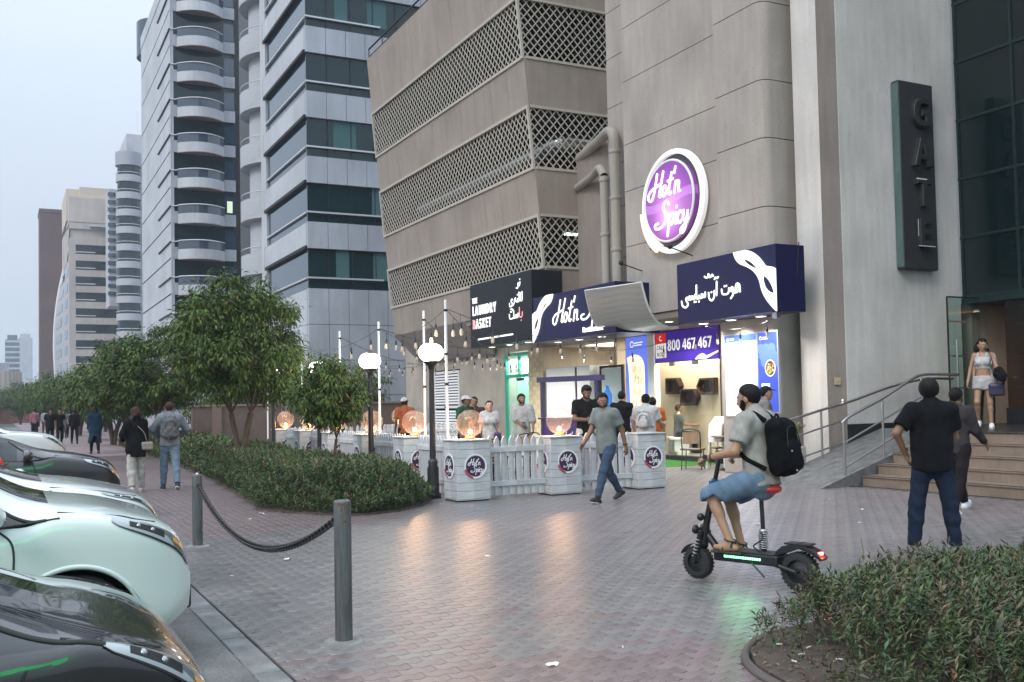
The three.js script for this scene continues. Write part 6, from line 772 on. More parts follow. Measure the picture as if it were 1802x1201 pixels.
{ // man with his back turned, hands on hips
  const p = person('man in black shirt and dark jeans standing with hands on hips behind the shrubs', [8.13, 0, -6.82], 2.5, { h: 1.75, cell: .014, skin: 'brown', top: cloth(.011, .011, .014), hem: -.12, loose: .034, belly: .025, bottom: darkJeans, baggy: .026, shoes: std(lin(.16, .15, .15), .6), sole: M.white, hairK: .022, headYaw: -.15, legs: { L: { out: .16, hip: .02, knee: .04 }, R: { out: .16, hip: .03, knee: .04 } }, arms: { L: { hand: [.23, .03, .06], pole: [1, 0, -.5], curl: .9 }, R: { flex: .28, out: .2, elbow: 1.05, in: .1, curl: .8 } } });
  obj('collar', sdfMesh((x, y, z) => { const [a, b, d] = p.loc(x, y, z); return Math.max(Math.abs(cone(a, b, d, [0, .5, 0], [0, .6, .015], .077, .068)) - .007, .525 - b, b - .585); }, [-.2, 1.2, -.3], [.2, 1.75, .3], .01), blackC, p.t);
}
{ // passer-by half hidden behind him
  person('man in dark trousers and white shoes walking past behind the man in black', [11.36, 0, -9.12], 1.75, { h: 1.75, cell: .016, skin: 'brown', top: cloth(.06, .05, .055), sleeve: 'long', bottom: cloth(.022, .018, .02), shoes: shoeW, sole: shoeW, beard: 1, eyes: 1, legs: { L: { hip: .5, knee: .1, pitch: -.3 }, R: { hip: -.3, knee: .25, pitch: .3 } }, arms: { L: { flex: -.3 }, R: { flex: .35, elbow: .5 } } });
}
{ // woman coming down from the doors
  const p = person('woman in white cropped top and white shorts coming out of the entrance', [16.1, .92, -12.3], -1.05, { h: 1.68, cell: .014, fem: 1, skin: 'tan', top: whiteC, topName: 'cropped_top', sleeve: 'none', hem: .2, loose: .008, crop: 1, neck: .085, bottom: cloth(.62, .6, .6), legsTo: 'short', baggy: .03, shoes: shoeW, sole: shoeW, hair: hairM, longHair: .2, headYaw: .5, headPitch: .25, eyes: 1, legs: { L: { hip: .1, knee: .1, pitch: 0 }, R: { hip: .28, knee: .75, pitch: .5 } }, arms: { L: { flex: .3, out: .35, elbow: .9, curl: .9 }, R: { flex: .1, out: .25, elbow: .3 } } });
  bagOn(p, 'dark purple shoulder bag at the thigh of the woman in white shorts', [.24, -.2, .12], [.28, .24, .1], std(lin(.03, .02, .06), .4), [[.26, -.08, .12], [.2, .2, .13], [.12, .52, .05], [-.02, .55, -.02]]);
  const j = thing('folded_jacket', 'black folded jacket held by the woman in white shorts', 'jacket'); p.t.updateMatrixWorld(true); j.applyMatrix4(p.t.matrixWorld); const c = add(p.arms.L.wr, p.arms.L.f, .08); obj('cloth_roll', sdfMesh((x, y, z) => smin(ell(x, y, z, c, [.1, .13, .08]), ell(x, y, z, add(c, [.06, -.06, .03]), [.09, .1, .07]), .05) + .006 * Math.sin(x * 60 + y * 50) * Math.sin(z * 60), add(c, [-.2, -.25, -.2]), add(c, [.25, .2, .2]), .012), blackC, j); obj('sleeve', tube([c, add(c, [.08, -.1, .03]), add(c, [.06, -.22, .02])], .03, 10, 8), blackC, j);
}
person('person in a white top half hidden by the open glass door', [17.25, .92, -13.15], -.9, { h: 1.7, cell: .02, fem: 1, skin: 'tan', top: whiteC, bottom: blackC, shoes: shoeB, longHair: .15, arms: { L: { flex: .5, elbow: .6 } } });
{ // man looking at his phone behind the fence
  const p = person('man in black t-shirt and white trousers looking at his phone behind the fence', [9.62, 0, -15.75], -.25, { h: 1.88, cell: .015, skin: 'dark', top: blackC, bottom: whiteC, shoes: shoeB, beard: 1, headPitch: .5, eyes: 1, hairK: .02, arms: { L: { hand: [.02, .22, .3], curl: 1 }, R: { hand: [-.06, .2, .27], curl: 1.1 } } });
  const t = thing('phone', 'dark phone held by the man in black t-shirt', 'phone'); p.t.updateMatrixWorld(true); t.applyMatrix4(p.t.matrixWorld); const c = p.toW(0, .24, .37); obj('case', at(rbx(-.037, .037, -.075, .075, -.005, .005, .004, 2), ...c, 0, -.9), M.black, t); obj('screen', at(bx(-.033, .033, -.07, .07, -.0062, -.0056), ...c, 0, -.9), std(lin(.03, .03, .04), .1), t);
  obj('chest_emblem', ball(p.toW(.09, .38, .135), .013, 8, 6, [1, 1, .4]), M.white, p.t);
}
person('man in black t-shirt with pale collar turned to the poster', [11.3, 0, -17.1], 2.2, { h: 1.79, cell: .017, skin: 'tan', top: blackC, bottom: blackC, shoes: shoeB, hairK: .006, neck: .08 });
{ const p = person('man in white t-shirt and backwards black cap standing at the last fence post', [10.95, 0, -15.75], 2.3, { h: 1.7, cell: .016, skin: 'tan', top: whiteC, loose: .035, belly: .02, hem: -.14, bottom: greyC, shoes: shoeB, hair: hairM, cap: blackC, headYaw: .3, arms: { L: { flex: .5, elbow: .9, out: .25 }, R: { flex: .5, elbow: .9, out: .25 } } }); packMesh(p, { label: 'white rucksack worn by the man in the black cap', size: [.26, .34, .1], y: .27, mat: cloth(.6, .6, .62) }); }
person('person in an orange shirt half hidden behind the man in the black cap', [11.5, 0, -16.3], 2.4, { h: 1.64, cell: .018, skin: 'tan', top: cloth(.62, .16, .03), loose: .04, hem: -.16, bottom: blackC, shoes: shoeB });
{ const p = person('young man in white shirt holding a phone near the green door', [10.3, 0, -19.6], -.7, { h: 1.78, cell: .017, skin: 'brown', top: cloth(.55, .56, .55), sleeve: 'three', loose: .03, hem: -.16, bottom: cloth(.5, .5, .48), shoes: shoeB, beard: 1, eyes: 1, headYaw: .55, hairK: .02, arms: { L: { flex: .1, out: .25, elbow: .7 }, R: { hand: [.05, .1, .24] } } }); const t = thing('phone', 'dark phone held by the young man in white shirt', 'phone'); p.t.updateMatrixWorld(true); t.applyMatrix4(p.t.matrixWorld); obj('case', at(rbx(-.04, .04, -.08, .08, -.006, .006, .004, 2), ...p.toW(.11, .13, .3), .5, -1), M.black, t); obj('screen', at(bx(-.035, .035, -.074, .074, .0062, .0068), ...p.toW(.11, .13, .3), .5, -1), std(lin(.02, .02, .03), .1), t); }
{ const p = person('woman in white t-shirt with purple crossbody bag on the terrace', [9.15, 0, -18.9], -.35, { h: 1.64, cell: .017, fem: 1, skin: 'fair', top: whiteC, loose: .03, hem: -.12, bottom: blackC, shoes: shoeW, hair: hairM, headPitch: -.15, eyes: 1, arms: { L: { out: .2 }, R: { out: .2 } } }); bagOn(p, 'purple crossbody bag of the woman in white t-shirt', [.16, -.02, .14], [.16, .18, .08], std(lin(.05, .02, .09), .5), [[.17, .06, .15], [.06, .3, .15], [-.12, .52, .03], [-.06, .5, -.12], [.14, .1, -.12], [.18, .0, .05]]); }
person('man in green shirt and white cap on the terrace', [9.05, 0, -19.9], .35, { h: 1.76, cell: .018, skin: 'dark', top: cloth(.03, .1, .05), bottom: blackC, shoes: shoeB, hair: hairM, cap: whiteC, headYaw: .3, arms: { L: { flex: .4, elbow: .8 } } });
person('man in dark brown shirt between the green shirt and the white t-shirt', [9.6, 0, -20.6], -.6, { h: 1.74, cell: .02, skin: 'brown', top: cloth(.09, .05, .035), sleeve: 'long', bottom: blackC, shoes: shoeB, headYaw: .2 });
person('man in orange shirt and white cap at the back fence', [8.9, 0, -23.2], 2.9, { h: 1.77, cell: .02, skin: 'dark', top: cloth(.45, .13, .05), bottom: blackC, shoes: shoeB, cap: whiteC, headYaw: -.7 });
person('seated guest with dark cap beside the louvred doors', [8.35, 0, -18.15], .5, { h: 1.7, cell: .02, skin: 'tan', top: cloth(.16, .07, .06), bottom: blackC, shoes: shoeB, cap: blackC, py: .56, legs: { L: { hip: 1.5, knee: 1.5 }, R: { hip: 1.5, knee: 1.5 } }, arms: { L: { flex: .5, elbow: 1 }, R: { flex: .5, elbow: 1 } } });
person('person with dark cap standing half hidden behind the scooter rider', [12.1, 0, -13.7], .9, { h: 1.79, cell: .02, skin: 'tan', top: cloth(.3, .28, .27), bottom: blackC, shoes: shoeB, cap: cloth(.02, .025, .05) });
{ const p = person('guest in grey shirt seated behind the restaurant glass', [16.1, .12, -21.65], 1.1, { h: 1.72, cell: .02, skin: 'tan', top: cloth(.18, .19, .2), bottom: blackC, shoes: shoeB, py: .55, legs: { L: { hip: 1.5, knee: 1.5 }, R: { hip: 1.5, knee: 1.5 } }, arms: { L: { flex: .6, elbow: .9 }, R: { flex: .6, elbow: .9 } } });
  const s = thing('indoor_bench', 'white indoor bench behind the restaurant glass', 'bench', [16.1, .12, -21.65], 1.1); obj('seat', rbx(-.6, .6, .38, .44, -.25, .22, .015, 2), M.white, s); for (const x of [-.52, .52]) obj('leg', bx(x - .04, x + .04, 0, .38, -.2, .18), M.white, s); }
{ // walkers seen from behind
  const p = person('man with grey hoodie and grey rucksack walking away along the hedge', [2.92, 0, -20.5], 3.05, { h: 1.75, cell: .015, skin: 'tan', top: cloth(.26, .28, .32), sleeve: 'long', loose: .035, hem: -.08, bottom: lightJeans, baggy: .022, shoes: shoeB, sole: M.white, hair: hairBrown, legs: { L: { hip: .22, knee: .1, pitch: 0 }, R: { hip: -.2, knee: .32, pitch: .35 } }, arms: { L: { hand: [.17, .1, .2], pole: [1, -.5, -.4] }, R: { hand: [-.17, .1, .2], pole: [-1, -.5, -.4] } } });
  packMesh(p, { label: 'grey rucksack on the man in the grey hoodie', size: [.3, .44, .15], y: .27, mat: cloth(.17, .17, .18) });
  const q = person('woman with long curly brown hair in black jacket and white trousers walking away', [2.28, 0, -20.4], 3.2, { h: 1.64, cell: .015, fem: 1, skin: 'tan', top: cloth(.012, .012, .014), topName: 'jacket', sleeve: 'long', loose: .045, hem: -.22, bottom: cloth(.6, .58, .54), baggy: .035, shoes: std(lin(.4, .38, .36), .6), sole: M.white, hair: hairBrown, hairK: .03, longHair: .3, legs: { L: { hip: -.12, knee: .25, pitch: .25 }, R: { hip: .18, knee: .1 } }, arms: { L: { hand: [.2, .12, .25] }, R: { flex: .1, elbow: .4 } } });
  bagOn(q, 'beige handbag on the hip of the woman in black jacket', [-.2, .0, -.1], [.24, .17, .09], cloth(.42, .36, .32), [[-.2, .1, -.1], [-.12, .3, -.15], [.1, .5, -.06], [.12, .5, .05]]);
  person('woman with long dark hair in a dark blue coat walking far along the path', [3.0, 0, -39.6], 3.1, { h: 1.74, cell: .024, fem: 1, skin: 'tan', top: cloth(.02, .05, .09), topName: 'coat', sleeve: 'long', loose: .06, robe: -.55, flare: .12, hem: -.5, bottom: blackC, shoes: shoeB, hair: hairM, longHair: .35, hairK: .03, legs: { L: { hip: .15, knee: .1 }, R: { hip: -.12, knee: .25 } } });
  const fc = [[2.4, -52, 'far walker in black clothes beside the hedge end', blackC, blackC], [3.1, -53, 'second far walker in black next to the first one', blackC, blackC], [1.9, -50, 'far walker bending in dark clothes near the cars', cloth(.03, .03, .04), blackC], [3.6, -66, 'distant person in white shirt under the trees', whiteC, blackC], [3.2, -64, 'distant person in grey under the trees', greyC, jeans], [1.8, -70, 'distant person in pink on the walkway', cloth(.4, .2, .24), blackC], [1.9, -78, 'distant person in red brown on the walkway', cloth(.25, .1, .1), jeans], [2.7, -80, 'distant person in pale top on the walkway', cloth(.5, .46, .46), blackC], [2.2, -88, 'distant person in purple on the walkway', cloth(.2, .1, .2), blackC]];
  fc.forEach(([x, z, l, a, b], i) => person(l, [x, 0, z], i % 2 ? 3.1 : .1, { h: 1.65 + h2(i, 3) * .18, cell: .03, skin: 'brown', top: a, sleeve: i % 2 ? 'long' : 'short', bottom: b, shoes: shoeB, legs: legWalk(.8, i % 2 ? 1 : -1), lean: i === 2 ? .35 : .02 }));
  person('man in blue shirt standing beside a parked motorbike', [9.95, 0, -54.6], 3.9, { h: 1.75, cell: .028, skin: 'brown', top: cloth(.03, .16, .3), bottom: greyC, shoes: shoeB });
}
// ---------- electric scooter and its rider ----------
{
  const pos = [5.6, 0, -6.616], th = Math.atan2(-.312, -.926), t = thing('electric_scooter', 'black seated electric scooter with green light strip and red saddle', 'scooter', pos, th);
  const blk = std(lin(.014, .014, .016), .4), rub = std(lin(.02, .02, .022), .85), alu = std(lin(.5, .5, .52), .35, { metalness: .9 });
  const wheel = (z, r, w) => { const o = obj('wheel', at(lathe([[r * .62, -w], [r * .8, -w * 1.05], [r * .95, -w * .85], [r, -w * .4], [r, w * .4], [r * .95, w * .85], [r * .8, w * 1.05], [r * .62, w], [r * .6, 0], [r * .62, -w]], 36), 0, 0, 0, 0, 0, Math.PI / 2), rub, t); o.position.set(0, r, z); obj('rim', merge([at(lathe([[0, -w * .6], [r * .3, -w * .7], [r * .32, -w * .3], [r * .6, -w * .5], [r * .63, 0], [r * .6, w * .5], [r * .32, w * .3], [r * .3, w * .7], [0, w * .6]], 28), 0, 0, 0, 0, 0, Math.PI / 2)]), std(lin(.06, .06, .065), .35, { metalness: .6 }), o); obj('tread_block', merge(Array.from({ length: 28 }, (_, i) => { const a = i / 28 * 6.283; return at(bx(-w * .8, w * .8, -.004, .006, -.008, .008), 0, r * Math.cos(a) * .985, r * Math.sin(a) * .985, 0, a); })), rub, o); return o; };
  wheel(.488, .138, .045); wheel(-.488, .155, .05);
  obj('deck', rbx(-.105, .105, .185, .275, -.34, .27, .02, 2), blk, t); obj('deck_mat', rbx(-.095, .095, .276, .284, -.3, .22, .003, 1), std(lin(.05, .05, .05), .9), t);
  const led = obj('led_strip', merge(Array.from({ length: 16 }, (_, i) => rbx(.107, .113, .224, .242, -.19 + i * .022, -.175 + i * .022, .002, 1))), glow(lin(.15, 1, .35), 4.5), t); const rl = new THREE.RectAreaLight(lin(.12, 1, .35), 16, .36, .025); rl.position.set(.118, .233, -.015); rl.rotation.y = Math.PI * .5 + Math.PI; rl.rotation.order = 'YXZ'; rl.rotation.x = -.5; t.add(rl);
  obj('neck', merge([rod([0, .24, .26], [0, .38, .38], .035, .03, 10), rod([0, .3, .43], [0, .46, .4], .04, .036, 12)]), blk, t);
  const fk = obj('fork', merge([rod([.075, .14, .488], [.07, .4, .42], .018, .02, 8), rod([-.075, .14, .488], [-.07, .4, .42], .018, .02, 8), rod([-.08, .4, .42], [.08, .4, .42], .02, .02, 8), rod([.085, .138, .488], [-.085, .138, .488], .012, .012, 8)]), blk, t); obj('spring', tube(Array.from({ length: 40 }, (_, i) => [.075 + .022 * Math.cos(i * .9), .2 + i * .0042, .475 - i * .0011 + .022 * Math.sin(i * .9)]), .005, 90, 5), alu, fk);
  obj('front_fender', clean(new THREE.CylinderGeometry(.165, .165, .1, 20, 1, true, -.2, 1.7)).rotateZ(Math.PI / 2).rotateX(-.6).translate(0, .14, .488), std(lin(.014, .014, .016), .5, { side: THREE.DoubleSide }), t);
  const st = obj('stem', merge([rod([0, .44, .405], [0, .8, .31], .03, .028, 12), rod([0, .8, .31], [0, 1.06, .245], .02, .02, 10)]), blk, t); obj('blue_clamp', merge([rod([0, .79, .313], [0, .87, .292], .034, .034, 12), bx(.03, .06, .8, .86, .29, .32)]), std(lin(.02, .14, .3), .4), st);
  const hb = obj('handlebar', tube([[-.3, 1.08, .2], [-.15, 1.075, .235], [0, 1.07, .245], [.15, 1.075, .235], [.3, 1.08, .2]], .013, 20, 8), blk, t); for (const s of [-1, 1]) { obj('grip', rod([s * .19, 1.077, .226], [s * .31, 1.08, .198], .018, .018, 10), rub, hb); obj('brake_lever', rod([s * .17, 1.07, .25], [s * .29, 1.06, .25], .006, .005, 6), alu, hb); } obj('display', rbx(-.05, .05, 1.08, 1.12, .2, .26, .01, 2), blk, hb);
  const hl = obj('headlight', merge([ball([.06, .43, .47], .04, 14, 10, [1, 1, .8]), ball([-.06, .43, .47], .04, 14, 10, [1, 1, .8]), rod([-.06, .43, .46], [.06, .43, .46], .012, .012, 6)]), blk, t); obj('lens', merge([ball([.06, .43, .492], .03, 12, 8, [1, 1, .5]), ball([-.06, .43, .492], .03, 12, 8, [1, 1, .5])]), phy(lin(.6, .55, .4), .1, { clearcoat: 1 }), hl); obj('horn', ball([.05, .54, .42], .034, 12, 8), blk, t);
  const sp = obj('seat_post', merge([rod([0, .44, -.16], [0, .78, -.15], .018, .018, 10), rod([0, .28, -.16], [0, .44, -.16], .026, .024, 12)]), blk, t); obj('seat_spring', tube(Array.from({ length: 60 }, (_, i) => [.036 * Math.cos(i * .85), .3 + i * .0024, -.16 + .036 * Math.sin(i * .85)]), .006, 120, 5), alu, sp); obj('cable', tube([[.02, .45, -.16], [.09, .4, -.2], [.06, .33, -.1], [.08, .29, -.2], [.03, .28, -.26]], .007, 24, 5), blk, sp); obj('clamp', lathe([[.018, 0], [.034, .004], [.034, .03], [.018, .034]], 14).translate(0, .44, -.16), alu, sp);
  const sd = obj('saddle', sdfMesh((x, y, z) => smin(ell(x, y, z, [0, .81, -.24], [.1, .042, .09]), ell(x, y, z, [0, .815, -.11], [.045, .032, .14]), .05), [-.14, .74, -.36], [.14, .88, .06], .01), std(lin(.38, .025, .02), .45), t); obj('saddle_rail', merge([rod([.03, .77, -.26], [.02, .77, -.06], .006, .006, 6), rod([-.03, .77, -.26], [-.02, .77, -.06], .006, .006, 6)]), blk, sd);
  obj('swing_arm', merge([rod([.07, .2, -.3], [.07, .155, -.488], .022, .018, 8), rod([-.07, .2, -.3], [-.07, .155, -.488], .022, .018, 8), rod([.085, .155, -.488], [-.085, .155, -.488], .014, .014, 8)]), blk, t);
  const rf = obj('rear_fender', flatShape(k => { k.moveTo(-.3, .3); k.lineTo(-.36, .35); k.lineTo(-.5, .385); k.lineTo(-.64, .335); k.lineTo(-.7, .28); k.lineTo(-.69, .265); k.lineTo(-.62, .31); k.lineTo(-.5, .35); k.lineTo(-.38, .3); k.lineTo(-.3, .27); }, .11, .004).rotateY(-Math.PI / 2).translate(.055, 0, 0), blk, t); obj('tail_light', rbx(-.03, .03, .295, .325, -.682, -.655, .006, 2), glow(lin(1, .04, .03), 7), rf); const tl = new THREE.PointLight(lin(1, .05, .03), .12); tl.position.set(0, .31, -.72); t.add(tl); obj('rear_plate', rbx(-.06, .06, .37, .385, -.6, -.38, .004, 1), blk, rf);
  obj('kickstand', rod([.1, .2, -.1], [.14, .1, -.24], .008, .008, 6), blk, t);
  // rider
  const p = person('man in pale t-shirt and denim shorts riding the seated electric scooter', pos, th, { h: 1.75, cell: .0125, skin: 'tan', top: cloth(.47, .45, .42), loose: .028, hem: -.07, bottom: cloth(.2, .3, .44), legsTo: 'knee', baggy: .034, bareFeet: 1, beard: 1, eyes: 1, hairK: .011, py: .905, pz: -.16, lean: .1, headYaw: .12, headPitch: .1, legs: { L: { hip: 1.2, knee: 1.66, out: .1 }, R: { hip: 1.12, knee: 1.36, out: .08 } }, arms: { L: { hand: [.25, .2, .325], pole: [.5, -1, -.4], curl: 1.4, palm: [0, -1, .2] }, R: { hand: [-.25, .2, .325], pole: [-.5, -1, -.4], curl: 1.4, palm: [0, -1, .2] } } });
  for (const s of ['L', 'R']) { const l = p.legs[s], a = l.ank; const sm = std(lin(.03, .018, .014), .7); const so = obj('sandal', sdfMesh((x, y, z) => { const b = add(a, [0, -.083, 0]), q = [x - b[0], y - b[1], z - b[2]]; return Math.max(cone(q[0], 0, q[2], [0, 0, -.05], [0, 0, .14], .045, .047), Math.abs(q[1]) - .011); }, add(a, [-.12, -.12, -.13]), add(a, [.12, .02, .23]), .009), sm, p.t); for (const [z, h, r] of [[.09, -.055, .046], [.05, -.035, .048], [-.03, -.01, .043]]) obj('sandal_strap', clean(new THREE.TorusGeometry(r, .007, 6, 20, Math.PI)).translate(...add(a, [0, h - .03, z])), sm, p.t); obj('ankle_strap', tube(Array.from({ length: 10 }, (_, i) => add(a, [.045 * Math.cos(i * .628), .02 + .01 * Math.sin(i * .628), .05 * Math.sin(i * .628)])), .006, 24, 5, true), sm, p.t); }
  packMesh(p, { label: 'large black rucksack on the scooter rider', size: [.31, .49, .2], y: .235, mat: cloth(.008, .008, .01) });
  obj('wrist_band', clean(new THREE.TorusGeometry(.032, .006, 6, 16)).applyQuaternion(new THREE.Quaternion().setFromUnitVectors(V3(0, 0, 1), V3(...p.arms.L.f))).translate(...add(p.arms.L.wr, p.arms.L.f, -.03)), M.black, p.t);
}
// ---------- parked cars ----------
function curve(k) { return z => { if (z <= k[0][0]) return k[0][1]; for (let i = 1; i < k.length; i++) if (z <= k[i][0]) { const p0 = k[Math.max(0, i - 2)], p1 = k[i - 1], p2 = k[i], p3 = k[Math.min(k.length - 1, i + 1)], h = p2[0] - p1[0], t = (z - p1[0]) / h, m1 = (p2[1] - p0[1]) / Math.max(1e-6, p2[0] - p0[0]) * h, m2 = (p3[1] - p1[1]) / Math.max(1e-6, p3[0] - p1[0]) * h; return (2 * t ** 3 - 3 * t * t + 1) * p1[1] + (t ** 3 - 2 * t * t + t) * m1 + (-2 * t ** 3 + 3 * t * t) * p2[1] + (t ** 3 - t * t) * m2; } return k[k.length - 1][1]; }; }
const linerM = std(lin(.02, .02, .02), .95, { side: THREE.DoubleSide }), rimDark = std(lin(.3, .31, .33), .2, { metalness: 1 }), lampGlass = phy(lin(.34, .37, .38), .1, { clearcoat: 1, metalness: .6 }), chrome = std(lin(.75, .75, .76), .15, { metalness: 1 }), amber = phy(lin(.8, .35, .08), .15, { clearcoat: 1 }), carGlass = phy(lin(.012, .016, .018), .03, { ior: 1.6 });
function car(label, pos, turn, S) {
  const t = thing('parked_car', label, 'car', pos, turn, 'cars parked along the kerb'), L = S.L, squash = t.scale.y = S.sy || 1, zf = L / 2, top = curve(S.top), belt = curve(S.belt), wid = curve(S.wid), bot0 = curve(S.bot);
  const R = S.R || .345, wz = [zf - S.fo, zf - S.fo - S.wb], bot = bot0, inArch = (z, y) => wz.some(w => Math.hypot(z - w, y - .31) < R + .03);
  const ctrl = z => { const w = wid(z), b = bot(z), be = Math.max(belt(z), b + .06), tp = Math.max(top(z), be + .015), cab = clamp((tp - be) / .42, 0, 1), dh = tp - be; return [[.9 * w, Math.min(b, be - .05)], [.985 * w, Math.min(b + .1, be - .04)], [w, lerp(b, be, .5)], [.998 * w, lerp(b, be, .86)], [.968 * w, be], [lerp(.9, .845, cab) * w, be + dh * lerp(.5, .5, cab)], [lerp(.7, .70, cab) * w, be + dh * lerp(.86, .93, cab)], [.36 * w, be + dh * .985], [0, tp]]; };
  const pt = (z, j) => { const c = ctrl(z), i = clamp(Math.floor(j), 0, 7), f = j - i, p0 = c[Math.max(0, i - 1)], p1 = c[i], p2 = c[i + 1], p3 = c[Math.min(8, i + 2)]; const cr = k => .5 * (2 * p1[k] + (p2[k] - p0[k]) * f + (2 * p0[k] - 5 * p1[k] + 4 * p2[k] - p3[k]) * f * f + (3 * p1[k] - p0[k] - 3 * p2[k] + p3[k]) * f ** 3); return [i < 7 ? cr(0) : lerp(p1[0], p2[0], f), i < 7 ? cr(1) : lerp(p1[1], p2[1], f), z]; };
  const nz = Math.round(L / (S.fine || .035)), nj = S.fine ? 88 : 40, body = [], glassCells = {}, isSide = (z, j) => j > 4.25 && j < 5.92 && z > S.gl[0] && z < S.gl[1] && !(S.pil.some(([a, b]) => z > a && z < b)) && j < 4.25 + (S.gl[1] - z) * 3.4 && j < 4.3 + (z - S.gl[0]) * 3.4, isWind = (z, j) => j > 6.12 && ((z > S.ws[0] && z < S.ws[1]) || (z > S.rw[0] && z < S.rw[1]));
  const push = (arr, a, b, c, d) => arr.push(...a, ...b, ...c, ...a, ...c, ...d);
  for (let i = 0; i < nz; i++) { const z0 = -zf + L * i / nz, z1 = -zf + L * (i + 1) / nz, zm = (z0 + z1) / 2; for (let k = 0; k < nj; k++) { const j0 = 8 * k / nj, j1 = 8 * (k + 1) / nj, jm = (j0 + j1) / 2, a = pt(z0, j0), b = pt(z1, j0), c = pt(z1, j1), d = pt(z0, j1), mir = p => [-p[0], p[1], p[2]]; if (inArch(zm, (a[1] + b[1] + c[1] + d[1]) / 4) && jm < 5) continue; const cell = (key, ...q) => push(key ? (glassCells[key] ||= []) : body, ...q); if (isSide(zm, jm)) { const n = S.pil.filter(p => zm > p[1]).length; cell('side_window.L' + n, a, d, c, b); cell('side_window.R' + n, mir(a), mir(b), mir(c), mir(d)); } else { const k = isWind(zm, jm) ? (zm > 0 ? 'windscreen.' : 'rear_window.') : ''; cell(k, a, d, c, b); cell(k, mir(a), mir(b), mir(c), mir(d)); } } }
  const mk = arr => { let g = new THREE.BufferGeometry(); g.setAttribute('position', new THREE.BufferAttribute(new Float32Array(arr), 3)); g = mergeVertices(g, 1e-4); g.computeVertexNormals(); return toCreasedNormals(g, .45); };
  obj('body', mk(body), S.paint, t); for (const k of Object.keys(glassCells)) obj(k.split('.')[0], mk(glassCells[k]), carGlass, t);
  // closed ends, floor and wheel houses
  for (const s of [1, -1]) { const z = s * zf, n = 16, fan = []; for (let k = 0; k < n; k++) { const a = pt(z, 8 * k / n), b = pt(z, 8 * (k + 1) / n), m = p => [-p[0], p[1], p[2]]; fan.push(...a, ...b, 0, .5, z + s * .03, ...m(b), ...m(a), 0, .5, z + s * .03); } const g = new THREE.BufferGeometry(); g.setAttribute('position', new THREE.BufferAttribute(new Float32Array(fan), 3)); g.computeVertexNormals(); obj(s > 0 ? 'nose' : 'tail', g, std(S.paint.color.clone(), .35, { side: THREE.DoubleSide }), t); }
  obj('underbody', bx(-wid(0) * .84, wid(0) * .84, .17, .5, -zf + .25, zf - .3), M.black, t); obj('front_grille', rbx(-wid(zf) * .72, wid(zf) * .72, .3, .46, zf - .05, zf + .035, .02, 2), M.black, t); obj('number_plate', rbx(-.26, .26, .33, .43, zf + .036, zf + .05, .006, 1), M.white, t);
  const tyreM = std(lin(.018, .018, .02), .85), rimM = std(lin(.4, .41, .42), .3, { metalness: .9 }), r = R - .03;
  for (const z of wz) for (const s of [-1, 1]) { const x = s * (wid(z) - .11); obj('wheel_house', at(clean(new THREE.CylinderGeometry(R + .045, R + .045, .1, 28, 1)), s * (wid(z) - .3), .31, z, 0, 0, Math.PI / 2), M.joint, t); obj('wheel_house_liner', at(clean(new THREE.CylinderGeometry(R + .04, R + .04, .24, 28, 1, true)), s * (wid(z) - .135), .31, z, 0, 0, Math.PI / 2), linerM, t); const w = obj('wheel', at(lathe([[r * .66, -.1], [r * .9, -.105], [r, -.07], [r, .07], [r * .9, .105], [r * .66, .1]], 36), 0, 0, 0, 0, 0, Math.PI / 2), tyreM, t); w.position.set(x, r, z); const sp = [at(lathe([[r * .6, -.06], [r * .67, -.1], [r * .67, .1], [r * .6, .06]], 30), 0, 0, 0, 0, 0, Math.PI / 2)]; for (let k = 0; k < 5; k++) { const a = k * 1.2566; sp.push(rod([s * .05, 0, 0], [s * .075, Math.cos(a) * r * .62, Math.sin(a) * r * .62], .034, .026, 6)); } sp.push(ball([s * .06, 0, 0], .05, 10, 8, [.5, 1, 1])); obj('rim', merge(sp), rimM, w); }
  const sideX = (z, y) => { let lo = 0, hi = 4; for (let k = 0; k < 22; k++) { const m = (lo + hi) / 2; if (pt(z, m)[1] < y) lo = m; else hi = m; } return pt(z, lo)[0]; };
  for (const w of wz) for (const s of [-1, 1]) obj('wheel_arch', tube(Array.from({ length: 19 }, (_, i) => { const a = -.12 + i / 18 * (Math.PI + .24), z = w + (R + .03) * Math.cos(a), y = .31 + (R + .03) * Math.sin(a); return [s * (sideX(z, y) - .006), y, z]; }), S.fine ? .017 : .03, 40, 7), S.paint, t);
  // patches that lie on the surface: lamps and mouldings
  const patch = (name, mat, f, n, m, off, parent, sides = [1, -1]) => { const out = []; for (const s of sides) { const P = (u, v) => { const [z, j] = f(u, v), p = pt(z, j), e = .004, a = pt(z, j + .02), b = pt(z + .01, j), U = [a[0] - p[0], a[1] - p[1], a[2] - p[2]], W = [b[0] - p[0], b[1] - p[1], b[2] - p[2]], nn = nrm(crs(W, U)), sg = nn[0] < 0 ? -1 : 1; return [s * (p[0] + nn[0] * off * sg), p[1] + nn[1] * off * sg, p[2] + nn[2] * off * sg]; }; for (let i = 0; i < n; i++) for (let k = 0; k < m; k++) { const a = P(i / n, k / m), b = P((i + 1) / n, k / m), c = P((i + 1) / n, (k + 1) / m), d = P(i / n, (k + 1) / m); if (s > 0) push(out, a, d, c, b); else push(out, a, b, c, d); } } const g = new THREE.BufferGeometry(); g.setAttribute('position', new THREE.BufferAttribute(new Float32Array(out), 3)); return obj(name, (() => { const q = mergeVertices(g, 1e-4); q.computeVertexNormals(); return clean(q); })(), mat, parent || t); };
  const hl = S.lamp, lampF = (u, v) => { const z = lerp(zf - hl[0], zf - .03, u), lo = lerp(hl[1] + .5, hl[1] - hl[3], Math.sqrt(u)), hi = hl[2] + .06 - .34 * u * u; return [z, lerp(lo, Math.max(lo + .05, hi), v)]; };
